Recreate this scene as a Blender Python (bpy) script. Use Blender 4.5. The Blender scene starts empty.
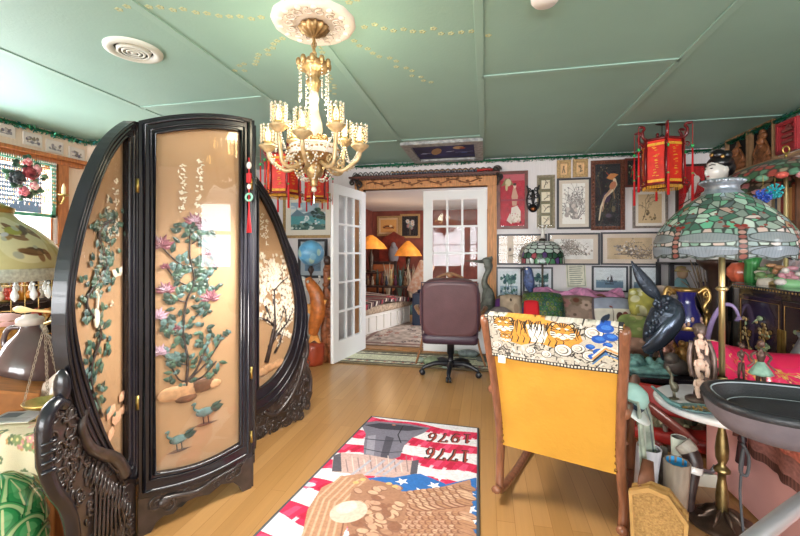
import bpy, bmesh, math, random
import numpy as np
from mathutils import Vector, Matrix, Euler
random.seed(7); np.random.seed(7)
SC = bpy.context.scene; COL = SC.collection
PI = math.pi
# ------------------------------------------------------------------ camera model (level camera, 90 degree lens)
YAW = math.radians(12.1); S_, C_ = math.sin(YAW), math.cos(YAW); F = 400.0; HY = 252.0; CH = 1.26
CAM = Vector((0, 0, CH))
def ray(px, py): u = (px-400)/F; return Vector((-S_+u*C_, C_+u*S_, (HY-py)/F))
def PD(px, py, d): return CAM + ray(px, py)*d
def PY(px, py, Y): r = ray(px, py); return CAM + r*(Y/r.y)
def PX(px, py, X): r = ray(px, py); return CAM + r*(X/r.x)
def PZ(px, py, Z): r = ray(px, py); return CAM + r*((Z-CH)/r.z)
# ------------------------------------------------------------------ colour and materials
def srgb(c):
    if isinstance(c, int): return ((c >> 16 & 255)/255, (c >> 8 & 255)/255, (c & 255)/255)
    return c
def l1(x): return x/12.92 if x <= .04045 else ((x+.055)/1.055)**2.4
def lin(c): return tuple(l1(x) for x in srgb(c)[:3])
_M = {}
def mat(name, col=0x808080, rough=.5, metal=0, var=0, vscale=8, bump=0, bscale=40, coat=0, emit=0, col2=None, stretch=(1, 1, 1), spec=.5, sss=0, detail=4):
    if name in _M: return _M[name]
    m = bpy.data.materials.new(name); m.use_nodes = True; nt = m.node_tree; N = nt.nodes; L = nt.links
    b = N['Principled BSDF']; c = lin(col)
    b.inputs['Base Color'].default_value = (*c, 1); b.inputs['Roughness'].default_value = rough; b.inputs['Metallic'].default_value = metal
    b.inputs['Coat Weight'].default_value = coat; b.inputs['Specular IOR Level'].default_value = spec
    if emit: b.inputs['Emission Color'].default_value = (*c, 1); b.inputs['Emission Strength'].default_value = emit
    if var or col2 is not None or bump:
        tc = N.new('ShaderNodeTexCoord'); mp = N.new('ShaderNodeMapping'); mp.inputs['Scale'].default_value = stretch
        L.new(tc.outputs['Object'], mp.inputs['Vector'])
    if var or col2 is not None:
        n = N.new('ShaderNodeTexNoise'); n.inputs['Scale'].default_value = vscale; n.inputs['Detail'].default_value = detail
        L.new(mp.outputs['Vector'], n.inputs['Vector'])
        r = N.new('ShaderNodeValToRGB'); r.color_ramp.elements[0].position = .35; r.color_ramp.elements[1].position = .65
        a = c if col2 is not None else tuple(x*(1-var) for x in c); d = lin(col2) if col2 is not None else tuple(min(1, x*(1+var)) for x in c)
        r.color_ramp.elements[0].color = (*a, 1); r.color_ramp.elements[1].color = (*d, 1)
        L.new(n.outputs['Fac'], r.inputs['Fac']); L.new(r.outputs['Color'], b.inputs['Base Color'])
    if bump:
        n2 = N.new('ShaderNodeTexNoise'); n2.inputs['Scale'].default_value = bscale; n2.inputs['Detail'].default_value = 3
        L.new(mp.outputs['Vector'], n2.inputs['Vector'])
        bp = N.new('ShaderNodeBump'); bp.inputs['Strength'].default_value = bump; bp.inputs['Distance'].default_value = .01
        L.new(n2.outputs['Fac'], bp.inputs['Height']); L.new(bp.outputs['Normal'], b.inputs['Normal'])
    _M[name] = m; return m
def vmat(name, rough=.6, metal=0, bump=0, bscale=60, coat=0, trans=0, vary=.12):
    """material whose colour is the pattern painted on the mesh (colour attribute Col) with fine procedural variation"""
    if name in _M: return _M[name]
    m = bpy.data.materials.new(name); m.use_nodes = True; nt = m.node_tree; N = nt.nodes; L = nt.links
    b = N['Principled BSDF']; b.inputs['Roughness'].default_value = rough; b.inputs['Metallic'].default_value = metal; b.inputs['Coat Weight'].default_value = coat
    a = N.new('ShaderNodeAttribute'); a.attribute_name = 'Col'
    tc = N.new('ShaderNodeTexCoord'); n = N.new('ShaderNodeTexNoise'); n.inputs['Scale'].default_value = bscale; n.inputs['Detail'].default_value = 3
    L.new(tc.outputs['Object'], n.inputs['Vector'])
    mr = N.new('ShaderNodeMapRange'); mr.inputs['To Min'].default_value = 1-vary; mr.inputs['To Max'].default_value = 1+vary
    L.new(n.outputs['Fac'], mr.inputs['Value'])
    mx = N.new('ShaderNodeVectorMath'); mx.operation = 'SCALE'
    L.new(a.outputs['Color'], mx.inputs[0]); L.new(mr.outputs['Result'], mx.inputs['Scale']); L.new(mx.outputs['Vector'], b.inputs['Base Color'])
    if bump:
        bp = N.new('ShaderNodeBump'); bp.inputs['Strength'].default_value = bump; bp.inputs['Distance'].default_value = .005
        L.new(n.outputs['Fac'], bp.inputs['Height']); L.new(bp.outputs['Normal'], b.inputs['Normal'])
    if trans:
        o = N['Material Output']; t = N.new('ShaderNodeBsdfTranslucent'); L.new(mx.outputs['Vector'], t.inputs['Color'])
        ms = N.new('ShaderNodeMixShader'); ms.inputs['Fac'].default_value = trans
        L.new(b.outputs['BSDF'], ms.inputs[1]); L.new(t.outputs['BSDF'], ms.inputs[2]); L.new(ms.outputs['Shader'], o.inputs['Surface'])
    _M[name] = m; return m
def pane_mat(name='clear_glass', tint=0xffffff, rough=.01, ior=1.5, gain=1.0):
    if name in _M: return _M[name]
    m = bpy.data.materials.new(name); m.use_nodes = True; nt = m.node_tree; N = nt.nodes; L = nt.links
    N.remove(N['Principled BSDF']); o = N['Material Output']
    t = N.new('ShaderNodeBsdfTransparent'); t.inputs['Color'].default_value = (*lin(tint), 1)
    g = N.new('ShaderNodeBsdfGlossy'); g.inputs['Roughness'].default_value = rough
    f = N.new('ShaderNodeLayerWeight'); f.inputs['Blend'].default_value = .5      # grazing-angle reflection of a thin sheet
    pw = N.new('ShaderNodeMath'); pw.operation = 'POWER'; pw.inputs[1].default_value = 5; L.new(f.outputs['Facing'], pw.inputs[0])
    mu = N.new('ShaderNodeMath'); mu.operation = 'MULTIPLY_ADD'; mu.inputs[1].default_value = .8*gain; mu.inputs[2].default_value = .04*gain; mu.use_clamp = True
    L.new(pw.outputs[0], mu.inputs[0])
    ms = N.new('ShaderNodeMixShader'); L.new(mu.outputs[0], ms.inputs[0]); L.new(t.outputs[0], ms.inputs[1]); L.new(g.outputs[0], ms.inputs[2])
    L.new(ms.outputs[0], o.inputs['Surface']); _M[name] = m; return m
# ------------------------------------------------------------------ mesh builder
def T(x=0, y=0, z=0): return Matrix.Translation((x, y, z))
def R(ax, deg): return Matrix.Rotation(math.radians(deg), 4, ax)
def SCL(x, y=None, z=None):
    y = x if y is None else y; z = x if z is None else z
    return Matrix.Diagonal((x, y, z, 1))
def basis(o, ex, ey, ez):
    m = Matrix.Identity(4)
    for i, v in enumerate((ex, ey, ez)):
        for k in range(3): m[k][i] = v[k]
    for k in range(3): m[k][3] = o[k]
    return m
class MB:
    def __init__(s, M=None): s.v = []; s.f = []; s.mi = []; s.sm = []; s.M = M or Matrix.Identity(4)
    def add(s, vs, fs, mi=0, smooth=False, M=None):
        b = len(s.v); m = s.M @ M if M is not None else s.M
        s.v += [tuple(m @ Vector(p)) for p in vs]
        for f in fs: s.f.append([b+i for i in f]); s.mi.append(mi); s.sm.append(smooth)
        return s
    def box(s, x0, y0, z0, x1, y1, z1, mi=0, M=None, ch=0):
        if ch <= 0:
            vs = [(x, y, z) for z in (z0, z1) for y in (y0, y1) for x in (x0, x1)]
            return s.add(vs, [(0, 2, 3, 1), (4, 5, 7, 6), (0, 1, 5, 4), (2, 6, 7, 3), (0, 4, 6, 2), (1, 3, 7, 5)], mi, False, M)
        c = min(ch, (x1-x0)/2.01, (y1-y0)/2.01, (z1-z0)/2.01)
        bm = bmesh.new(); bmesh.ops.create_cube(bm, size=1)
        for v in bm.verts: v.co = Vector(((x0+x1)/2+v.co.x*(x1-x0), (y0+y1)/2+v.co.y*(y1-y0), (z0+z1)/2+v.co.z*(z1-z0)))
        bmesh.ops.bevel(bm, geom=list(bm.edges), offset=c, segments=2 if c < .02 else 3, affect='EDGES', profile=.6)
        s.frombm(bm, mi, c >= .02, M); return s
    def cb(s, cx, cy, cz, sx, sy, sz, mi=0, M=None, ch=0): return s.box(cx-sx/2, cy-sy/2, cz-sz/2, cx+sx/2, cy+sy/2, cz+sz/2, mi, M, ch)
    def frombm(s, bm, mi=0, smooth=False, M=None):
        bm.verts.index_update(); s.add([v.co[:] for v in bm.verts], [[v.index for v in f.verts] for f in bm.faces], mi, smooth, M); bm.free()
    def tube(s, pts, r, n=8, mi=0, M=None, caps=True, closed=False, flat=1.0):
        P = [Vector(p) for p in pts]; k = len(P); rr = r if hasattr(r, '__len__') else [r]*k
        vs = []; up = None
        for i in range(k):
            a = P[(i-1) % k] if (i or closed) else P[i]; b = P[(i+1) % k] if (i < k-1 or closed) else P[i]
            t = (b-a); t = t.normalized() if t.length > 1e-9 else Vector((0, 0, 1))
            if up is None: up = Vector((0, 0, 1)) if abs(t.z) < .9 else Vector((1, 0, 0))
            x = up - t*up.dot(t)
            if x.length < 1e-6: x = t.orthogonal()
            x.normalize(); up = x; y = t.cross(x)
            for j in range(n):
                an = 2*PI*j/n; vs.append(P[i] + (x*math.cos(an) + y*math.sin(an)*flat)*rr[i])
        fs = []
        for i in range(k if closed else k-1):
            for j in range(n):
                i2 = (i+1) % k; fs.append((i*n+j, i*n+(j+1) % n, i2*n+(j+1) % n, i2*n+j))
        if caps and not closed: fs += [list(range(n))[::-1], [(k-1)*n+j for j in range(n)]]
        return s.add(vs, fs, mi, n > 4, M)
    def lathe(s, prof, n=24, mi=0, M=None, wave=None, a0=0, a1=2*PI):
        full = abs(a1-a0-2*PI) < 1e-6; nn = n if full else n+1; vs = []; fs = []
        for r, z in prof:
            for j in range(nn):
                a = a0+(a1-a0)*j/n; q = r*(wave(a, z) if wave else 1); vs.append((q*math.cos(a), q*math.sin(a), z))
        for i in range(len(prof)-1):
            for j in range(n):
                j2 = (j+1) % nn; fs.append((i*nn+j, i*nn+j2, (i+1)*nn+j2, (i+1)*nn+j))
        return s.add(vs, fs, mi, True, M)
    def ell(s, c, r, mi=0, M=None, nu=12, nv=8):
        r = r if hasattr(r, '__len__') else (r, r, r); vs = [(c[0], c[1], c[2]-r[2])]; fs = []
        for i in range(1, nv):
            ph = -PI/2+PI*i/nv
            for j in range(nu): a = 2*PI*j/nu; vs.append((c[0]+r[0]*math.cos(ph)*math.cos(a), c[1]+r[1]*math.cos(ph)*math.sin(a), c[2]+r[2]*math.sin(ph)))
        vs.append((c[0], c[1], c[2]+r[2])); t = len(vs)-1
        for j in range(nu): fs.append((0, 1+(j+1) % nu, 1+j)); fs.append((t, t-nu+j, t-nu+(j+1) % nu))
        for i in range(nv-2):
            for j in range(nu): a = 1+i*nu; fs.append((a+j, a+(j+1) % nu, a+nu+(j+1) % nu, a+nu+j))
        return s.add(vs, fs, mi, True, M)
    def prism(s, o, y0, y1, mi=0, M=None, smooth=False):
        """outline o in local x,z extruded from y0 to y1"""
        n = len(o); vs = [(x, y0, z) for x, z in o]+[(x, y1, z) for x, z in o]
        fs = [list(range(n)), list(range(2*n-1, n-1, -1))]+[(i, n+i, n+(i+1) % n, (i+1) % n) for i in range(n)]
        return s.add(vs, fs, mi, smooth, M)
    def ring(s, a, b, y0, y1, mi=0, M=None):
        """band between outlines a (outer) and b (inner), extruded"""
        n = len(a); vs = [(x, y0, z) for x, z in a]+[(x, y0, z) for x, z in b]+[(x, y1, z) for x, z in a]+[(x, y1, z) for x, z in b]; fs = []
        for i in range(n):
            j = (i+1) % n
            fs += [(i, j, n+j, n+i), (2*n+i, 3*n+i, 3*n+j, 2*n+j), (i, 2*n+i, 2*n+j, j), (n+i, n+j, 3*n+j, 3*n+i)]
        return s.add(vs, fs, mi, False, M)
    def surf(s, P, mi=0, M=None, cu=False, smooth=True):
        """grid of points P[i][j]"""
        n, m = len(P), len(P[0]); vs = [p for row in P for p in row]; fs = []
        for i in range(n-1):
            for j in range(m if cu else m-1): j2 = (j+1) % m; fs.append((i*m+j, i*m+j2, (i+1)*m+j2, (i+1)*m+j))
        return s.add(vs, fs, mi, smooth, M)
    def build(s, name, mats, parent=None, loc=None, rot=None, fix=True):
        """top-level: recentred on the base of its bounds unless loc is given; child: vertices in the parent's frame,
        or in world coordinates when the parent was made with world=True"""
        me = bpy.data.meshes.new(name); V = s.v; rec = parent is None and loc is None
        if parent is None and loc is None and V:
            a = np.array(V); o = ((a[:, 0].min()+a[:, 0].max())/2, (a[:, 1].min()+a[:, 1].max())/2, a[:, 2].min())
            V = [(p[0]-o[0], p[1]-o[1], p[2]-o[2]) for p in V]; loc = o
        off = WOFF.get(parent.name) if parent is not None else None
        if off is not None: V = [(p[0]-off[0], p[1]-off[1], p[2]-off[2]) for p in V]
        me.from_pydata(V, [], s.f); me.polygons.foreach_set('material_index', s.mi); me.polygons.foreach_set('use_smooth', s.sm)
        for m in (mats if isinstance(mats, (list, tuple)) else [mats]): me.materials.append(m)
        if fix:
            bm = bmesh.new(); bm.from_mesh(me); bmesh.ops.recalc_face_normals(bm, faces=bm.faces); bm.to_mesh(me); bm.free()
        me.update(); o = bpy.data.objects.new(name, me); COL.objects.link(o)
        if loc is not None: o.location = loc
        if rot is not None: o.rotation_euler = rot
        if parent is not None: o.parent = parent; WOFF[o.name] = off
        else: WOFF[o.name] = tuple(loc) if rec else None
        return o
WOFF = {}
def tag(o, label, cat, group=None, kind=None):
    o['label'] = label; o['category'] = cat
    if group: o['group'] = group
    if kind: o['kind'] = kind
    return o
def thing(name, label, cat, loc=(0, 0, 0), rz=0, group=None, world=False, rot=None):
    o = bpy.data.objects.new(name, None); COL.objects.link(o); o.empty_display_size = .1; o.location = loc
    o.rotation_euler = rot if rot is not None else (0, 0, rz)
    tag(o, label, cat, group); WOFF[o.name] = tuple(loc) if world else None; return o
def struct(o): o['kind'] = 'structure'; return o
def dup(root, loc, rz=None, label=None, group=None):
    r = root.copy(); COL.objects.link(r); r.location = loc
    if rz is not None: r.rotation_euler = (0, 0, rz)
    if label: r['label'] = label
    if group: r['group'] = group
    for ch in list(root.children):
        c = ch.copy(); COL.objects.link(c); c.parent = r
        for g in list(ch.children): d = g.copy(); COL.objects.link(d); d.parent = c
    return r
# ------------------------------------------------------------------ painted patterns (prints, embroidery, rugs, leaded glass)
class Cv:
    def __init__(s, W, H, res, bg):
        s.W, s.H, s.res = W, H, res; s.w, s.h = max(2, int(W*res)), max(2, int(H*res)); s.a = np.empty((s.h, s.w, 3)); s.a[:] = srgb(bg)
        s.X, s.Y = np.meshgrid((np.arange(s.w)+.5)/res, (np.arange(s.h)+.5)/res)
    def win(s, x0, y0, x1, y1):
        i0, i1 = max(0, int(y0*s.res)-1), min(s.h, int(y1*s.res)+2); j0, j1 = max(0, int(x0*s.res)-1), min(s.w, int(x1*s.res)+2)
        return (slice(i0, i1), slice(j0, j1)) if i1 > i0 and j1 > j0 else None
    def put(s, w, m, col, a=1): m = np.clip(m, 0, 1)[..., None]*a; s.a[w] = s.a[w]*(1-m)+np.array(srgb(col))*m
    def ell(s, cx, cy, rx, ry, col, rot=0, a=1):
        q = max(rx, ry); w = s.win(cx-q, cy-q, cx+q, cy+q)
        if not w: return s
        c, n = math.cos(rot), math.sin(rot); x, y = s.X[w]-cx, s.Y[w]-cy; u = (x*c+y*n)/rx; v = (-x*n+y*c)/ry
        s.put(w, (1-np.sqrt(u*u+v*v))*min(rx, ry)*s.res+.5, col, a); return s
    def poly(s, pts, col, a=1):
        xs = [p[0] for p in pts]; ys = [p[1] for p in pts]; w = s.win(min(xs), min(ys), max(xs), max(ys))
        if not w: return s
        X, Y = s.X[w], s.Y[w]; ins = np.zeros(X.shape, bool)
        for i in range(len(pts)):
            (x1, y1), (x2, y2) = pts[i], pts[i-1]
            if y1 == y2: continue
            ins ^= ((y1 > Y) != (y2 > Y)) & (X < (x2-x1)*(Y-y1)/(y2-y1)+x1)
        s.put(w, ins*1.0, col, a); return s
    def rect(s, x0, y0, x1, y1, col, a=1): return s.poly([(x0, y0), (x1, y0), (x1, y1), (x0, y1)], col, a)
    def line(s, pts, wd, col, a=1):
        ws = wd if hasattr(wd, '__len__') else [wd]*len(pts)
        for i in range(len(pts)-1):
            (x1, y1), (x2, y2) = pts[i], pts[i+1]; q = max(ws[i], ws[i+1]); w = s.win(min(x1, x2)-q, min(y1, y2)-q, max(x1, x2)+q, max(y1, y2)+q)
            if not w: continue
            X, Y = s.X[w], s.Y[w]; dx, dy = x2-x1, y2-y1; t = np.clip(((X-x1)*dx+(Y-y1)*dy)/max(dx*dx+dy*dy, 1e-9), 0, 1)
            d = np.hypot(X-x1-t*dx, Y-y1-t*dy); s.put(w, ((ws[i]+(ws[i+1]-ws[i])*t)/2-d)*s.res+.5, col, a)
        return s
    def noise(s, amt, cell=1.0, seed=1):
        rs = np.random.RandomState(seed); gh, gw = int(s.H/cell)+3, int(s.W/cell)+3; g = rs.rand(gh, gw)
        x, y = s.X/cell, s.Y/cell; i, j = y.astype(int), x.astype(int); fy, fx = y-i, x-j
        n = g[i, j]*(1-fy)*(1-fx)+g[i+1, j]*fy*(1-fx)+g[i, j+1]*(1-fy)*fx+g[i+1, j+1]*fy*fx
        s.a = np.clip(s.a*(1+amt*(n-.5)[..., None]*2), 0, 1); return s
    def blot(s, x0, y0, x1, y1, n, r, cols, seed=1, a=1, asp=.6):
        rd = random.Random(seed)
        for _ in range(n):
            q = r*rd.uniform(.5, 1.4); s.ell(rd.uniform(x0, x1), rd.uniform(y0, y1), q, q*rd.uniform(asp, 1), rd.choice(cols), rd.uniform(0, PI), a)
        return s
    def flower(s, x, y, r, col, mid, n=6, seed=0):
        rd = random.Random(seed+int(x*13+y*7)); o = rd.random()
        for k in range(n): t = o+2*PI*k/n; s.ell(x+math.cos(t)*r*.55, y+math.sin(t)*r*.55, r*.55, r*.4, col, t)
        s.ell(x, y, r*.3, r*.3, mid); return s
    def branch(s, x, y, ang, ln, w, col, dep, leaf, seed=0):
        rd = random.Random(seed); pts = [(x, y)]
        for i in range(5): ang += rd.uniform(-.25, .25); x += math.cos(ang)*ln/5; y += math.sin(ang)*ln/5; pts.append((x, y))
        s.line(pts, [w*(1-.1*i) for i in range(6)], col)
        if dep:
            for i in (2, 3, 4, 5): s.branch(*pts[i], ang+rd.choice((-1, 1))*rd.uniform(.4, 1.1), ln*.55, w*.6, col, dep-1, leaf, rd.random())
        elif leaf: leaf(s, x, y, rd)
        return s
    def script(s, x, y, n, size, col, seed=0):
        """a column of brush-stroke characters"""
        rd = random.Random(seed)
        for k in range(n):
            cy = y+k*size*1.35
            for _ in range(6):
                a, b = x+rd.uniform(-.5, .5)*size, cy+rd.uniform(-.5, .5)*size; t = rd.choice((0, PI/2, .8, -.8)); q = size*rd.uniform(.25, .6)
                s.line([(a, b), (a+math.cos(t)*q, b+math.sin(t)*q)], size*.13, col)
        return s
def lin_np(a): return np.where(a <= .04045, a/12.92, ((a+.055)/1.055)**2.4)
def cvmesh(name, cv, fn, m, parent=None, loc=None, cu=False, flip=False):
    """mesh whose vertex grid carries the canvas; fn(u, v) -> x, y, z arrays (u right, v down, 0..1)"""
    h, w = cv.h, cv.w; off = WOFF.get(parent.name) if parent is not None else None
    u, v = np.meshgrid(np.linspace(0, 1, w) if not cu else np.arange(w)/w, np.linspace(0, 1, h)); x, y, z = fn(u, v)
    V = np.stack([np.broadcast_to(q, u.shape) for q in (x, y, z)], -1).reshape(-1, 3).astype(float)
    if off is not None: V = V-np.array(off)
    rec = parent is None and loc is None
    if rec:
        loc = ((V[:, 0].min()+V[:, 0].max())/2, (V[:, 1].min()+V[:, 1].max())/2, V[:, 2].min()); V = V-np.array(loc)
    i, j = np.meshgrid(np.arange(h-1), np.arange(w if cu else w-1), indexing='ij'); j2 = (j+1) % w
    q = np.stack([i*w+j, (i+1)*w+j, (i+1)*w+j2, i*w+j2], -1).reshape(-1, 4)
    if flip: q = q[:, ::-1]
    me = bpy.data.meshes.new(name); nf = len(q); me.vertices.add(len(V)); me.vertices.foreach_set('co', V.ravel())
    me.loops.add(nf*4); me.loops.foreach_set('vertex_index', q.ravel().astype(np.int32)); me.polygons.add(nf)
    me.polygons.foreach_set('loop_start', np.arange(0, nf*4, 4, dtype=np.int32)); me.polygons.foreach_set('loop_total', np.full(nf, 4, np.int32))
    me.polygons.foreach_set('use_smooth', np.ones(nf, bool)); me.update(calc_edges=True); me.validate()
    c = np.ones((h*w, 4), np.float32); c[:, :3] = lin_np(np.clip(cv.a, 0, 1)).reshape(-1, 3)
    at = me.color_attributes.new('Col', 'FLOAT_COLOR', 'POINT'); at.data.foreach_set('color', c.ravel())
    me.materials.append(m); o = bpy.data.objects.new(name, me); COL.objects.link(o)
    if loc is not None: o.location = loc
    if parent is not None: o.parent = parent; WOFF[o.name] = off
    else: WOFF[o.name] = tuple(loc) if rec else None
    return o
def pillow(name, cv, w, h, t, m, parent=None, M=None, loc=None, droop=0):
    """square cushion in local x (width), z (height), y (thickness), printed on both faces"""
    c2 = Cv(cv.W*2, cv.H, cv.res, 0); c2.a = np.concatenate([cv.a, cv.a[:, ::-1]], 1)[:, :c2.w]; c2.w = c2.a.shape[1]; c2.h = c2.a.shape[0]
    def fn(u, v):
        front = u <= .5; a = np.where(front, u*4-1, 3-u*4); b = 1-2*v
        k = np.clip((1-a**4)*(1-b**4), 0, 1)**.55; pin = 1-.10*(a*a*b*b); y = np.where(front, -1, 1)*t/2*k
        x, z = a*w/2*pin*(1-.05*(1-b*b)*0), b*h/2*pin - droop*(1-a*a)*(b+1)/2
        if M is not None:
            x, y, z = (M[r][0]*x+M[r][1]*y+M[r][2]*z+M[r][3] for r in range(3))
        return x, y, z
    return cvmesh(name, c2, fn, m, parent, loc)
def aim(p, q):
    """matrix taking local +z of unit length to the segment p->q direction, origin p"""
    p, q = Vector(p), Vector(q); z = (q-p).normalized(); x = (Vector((0, 0, 1)) if abs(z.z) < .95 else Vector((1, 0, 0))).cross(z).normalized(); y = z.cross(x)
    return basis(p, x, y, z)
def smooth_path(pts, n=6, closed=False):
    P = [Vector(p) for p in pts]; k = len(P); out = []
    for i in range(k if closed else k-1):
        g = lambda q: P[q % k] if closed else P[min(max(q, 0), k-1)]
        a, b, c, d = g(i-1), g(i), g(i+1), g(i+2)
        for j in range(n):
            t = j/n; out.append(.5*((2*b)+(c-a)*t+(2*a-5*b+4*c-d)*t*t+(3*b-a-3*c+d)*t**3))
    if not closed: out.append(P[-1])
    return out
def curl(x, z, r, a0, turns, y=0, n=18, shrink=.8):
    """spiral in the local x,z plane"""
    return [(x+r*(1-shrink*i/n)*math.cos(a0+turns*2*PI*i/n), y, z+r*(1-shrink*i/n)*math.sin(a0+turns*2*PI*i/n)) for i in range(n+1)]
# ------------------------------------------------------------------ common materials
GOLD = mat('antique_gold', 0xb8945a, .36, .85, var=.25, vscale=30)
BRASS = mat('aged_brass', 0xb59a58, .3, .9, var=.2, vscale=20)
BRONZE = mat('dark_bronze', 0x4a4038, .4, .7, var=.3, vscale=30)
DARKWOOD = mat('dark_wood_frame', 0x3a2620, .4, var=.3, vscale=12)
REDWOOD = mat('reddish_wood_frame', 0x6b2f20, .4, var=.3, vscale=14)
BLACKFR = mat('black_wood_frame', 0x2c2a30, .45)
WHITEP = mat('white_paint', 0xf1f1f2, .45)
GLASS = pane_mat(gain=.35)
PRINT = vmat('printed_paper', .7, vary=.06)
EMBR = vmat('woven_textile', .9, bump=.5, bscale=260)
PORC = mat('white_porcelain', 0xf1ece6, .2, coat=.5)
# ------------------------------------------------------------------ floor, ceiling, walls
XL, XR, YB, ZC = -4.0, 2.44, 5.0, 2.4
FY = -4.6
def floor_mat():
    m = bpy.data.materials.new('oak_strip_floor'); m.use_nodes = True; N = m.node_tree.nodes; L = m.node_tree.links; b = N['Principled BSDF']
    tc = N.new('ShaderNodeTexCoord'); mp = N.new('ShaderNodeMapping'); mp.inputs['Rotation'].default_value = (0, 0, PI/2); L.new(tc.outputs['Object'], mp.inputs['Vector'])
    br = N.new('ShaderNodeTexBrick'); br.inputs['Scale'].default_value = 1; br.inputs['Brick Width'].default_value = 1.3; br.inputs['Row Height'].default_value = .083
    br.inputs['Mortar Size'].default_value = .0016; br.inputs['Mortar Smooth'].default_value = .2; br.inputs['Bias'].default_value = 0; br.offset = .37
    br.inputs['Color1'].default_value = (*lin(0xbd8f5a), 1); br.inputs['Color2'].default_value = (*lin(0xab7e4a), 1); br.inputs['Mortar'].default_value = (*lin(0x9a6c3c), 1)
    L.new(mp.outputs['Vector'], br.inputs['Vector'])
    m2 = N.new('ShaderNodeMapping'); m2.inputs['Scale'].default_value = (60, 2.5, 1); L.new(tc.outputs['Object'], m2.inputs['Vector'])
    n = N.new('ShaderNodeTexNoise'); n.inputs['Scale'].default_value = 1; n.inputs['Detail'].default_value = 5; L.new(m2.outputs['Vector'], n.inputs['Vector'])
    r = N.new('ShaderNodeMapRange'); r.inputs['To Min'].default_value = .86; r.inputs['To Max'].default_value = 1.12; L.new(n.outputs['Fac'], r.inputs['Value'])
    s = N.new('ShaderNodeVectorMath'); s.operation = 'SCALE'; L.new(br.outputs['Color'], s.inputs[0]); L.new(r.outputs['Result'], s.inputs['Scale']); L.new(s.outputs['Vector'], b.inputs['Base Color'])
    b.inputs['Roughness'].default_value = .33; b.inputs['Coat Weight'].default_value = .25; b.inputs['Coat Roughness'].default_value = .2; return m
CEIL = mat('sage_green_ceiling_paint', 0x98beb3, .6, var=.03, vscale=2, bump=.1, bscale=60)
WALL = mat('pale_lilac_panelling', 0xe6dfe0, .6, var=.05, vscale=6, stretch=(30, 30, 1))
WALLL = mat('pale_pink_panelling', 0xe3cdb8, .6, var=.06, vscale=6, stretch=(30, 30, 1))
MB().box(XL-.1, FY-.1, -.08, XR+.1, 10.2, 0).build('floor', floor_mat()); struct(bpy.data.objects['floor'])
struct(MB().box(XL-.1, FY-.1, ZC, XR+.1, YB+.1, ZC+.08).build('ceiling', CEIL))
DX0, DX1, DZ = -1.56, .02, 2.07
w = MB(); w.box(XL-.1, YB, 0, DX0, YB+.1, ZC); w.box(DX1, YB, 0, XR+.1, YB+.1, ZC); w.box(DX0, YB, DZ, DX1, YB+.1, ZC); struct(w.build('wall_back', WALL))
RY0, RY1, RZ0, RZ1 = .80, 1.30, 1.0, 1.98
w = MB(); w.box(XR, FY, 0, XR+.1, RY0, ZC); w.box(XR, RY1, 0, XR+.1, YB, ZC); w.box(XR, RY0, 0, XR+.1, RY1, RZ0); w.box(XR, RY0, RZ1, XR+.1, RY1, ZC)
struct(w.build('wall_right', mat('warm_panelling', 0xe4d8d2, .6, var=.05, vscale=6, stretch=(30, 30, 1))))
# left wall with a window, and the short return beyond it
WY0, WY1, WZ0, WZ1 = 1.2, 3.02, .82, 2.08
w = MB(); w.box(XL-.1, FY, 0, XL, WY0, ZC); w.box(XL-.1, WY1, 0, XL, YB, ZC); w.box(XL-.1, WY0, 0, XL, WY1, WZ0); w.box(XL-.1, WY0, WZ1, XL, WY1, ZC); struct(w.build('wall_left', WALLL))
struct(MB().box(XL, 3.34, 0, -2.9, 3.44, ZC).build('wall_alcove', WALLL))
OAKT = mat('orange_stained_trim', 0xa86434, .45, var=.25, vscale=10, stretch=(8, 8, 1))
wf = MB()
for y in (WY0, WY1-.05): wf.box(XL-.08, y, WZ0, XL+.03, y+.05, WZ1)
for z in (WZ0, WZ1-.05): wf.box(XL-.08, WY0, z, XL+.03, WY1, z+.05)
wo = struct(wf.build('window_1', OAKT)); MB().box(XL-.05, WY0+.05, WZ0+.05, XL-.044, WY1-.05, WZ1-.05).build('pane', GLASS, wo)
# front wall (behind the camera): a bank of four windows that light the room
FX = [(-3.7, -2.2), (-2.1, -.7), (-.6, .8), (.9, 2.3)]; FZ0, FZ1 = .7, 2.25
w = MB(); w.box(XL-.1, FY-.1, 0, XR+.1, FY, FZ0); w.box(XL-.1, FY-.1, FZ1, XR+.1, FY, ZC)
xs = [XL-.1]+[v for p in FX for v in p]+[XR+.1]
for i in range(0, len(xs), 2): w.box(xs[i], FY-.1, FZ0, xs[i+1], FY, FZ1)
struct(w.build('wall_front', WALL))
for k, (a, b) in enumerate(FX):
    f = MB(); f.ring([(a, FZ0), (b, FZ0), (b, FZ1), (a, FZ1)], [(a+.05, FZ0+.05), (b-.05, FZ0+.05), (b-.05, FZ1-.05), (a+.05, FZ1-.05)], FY-.08, FY+.02)
    f.box((a+b)/2-.02, FY-.06, FZ0, (a+b)/2+.02, FY-.03, FZ1); f.box(a, FY-.06, 1.5, b, FY-.03, 1.54)
    struct(f.build('window_%d' % (k+2), WHITEP))
f = MB()
for y in (RY0, RY1-.05): f.box(XR-.02, y, RZ0, XR+.06, y+.05, RZ1)
for z in (RZ0, RZ1-.05, 1.5): f.box(XR-.02, RY0, z, XR+.06, RY1, z+.05)
struct(f.build('window_6', WHITEP))
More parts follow.
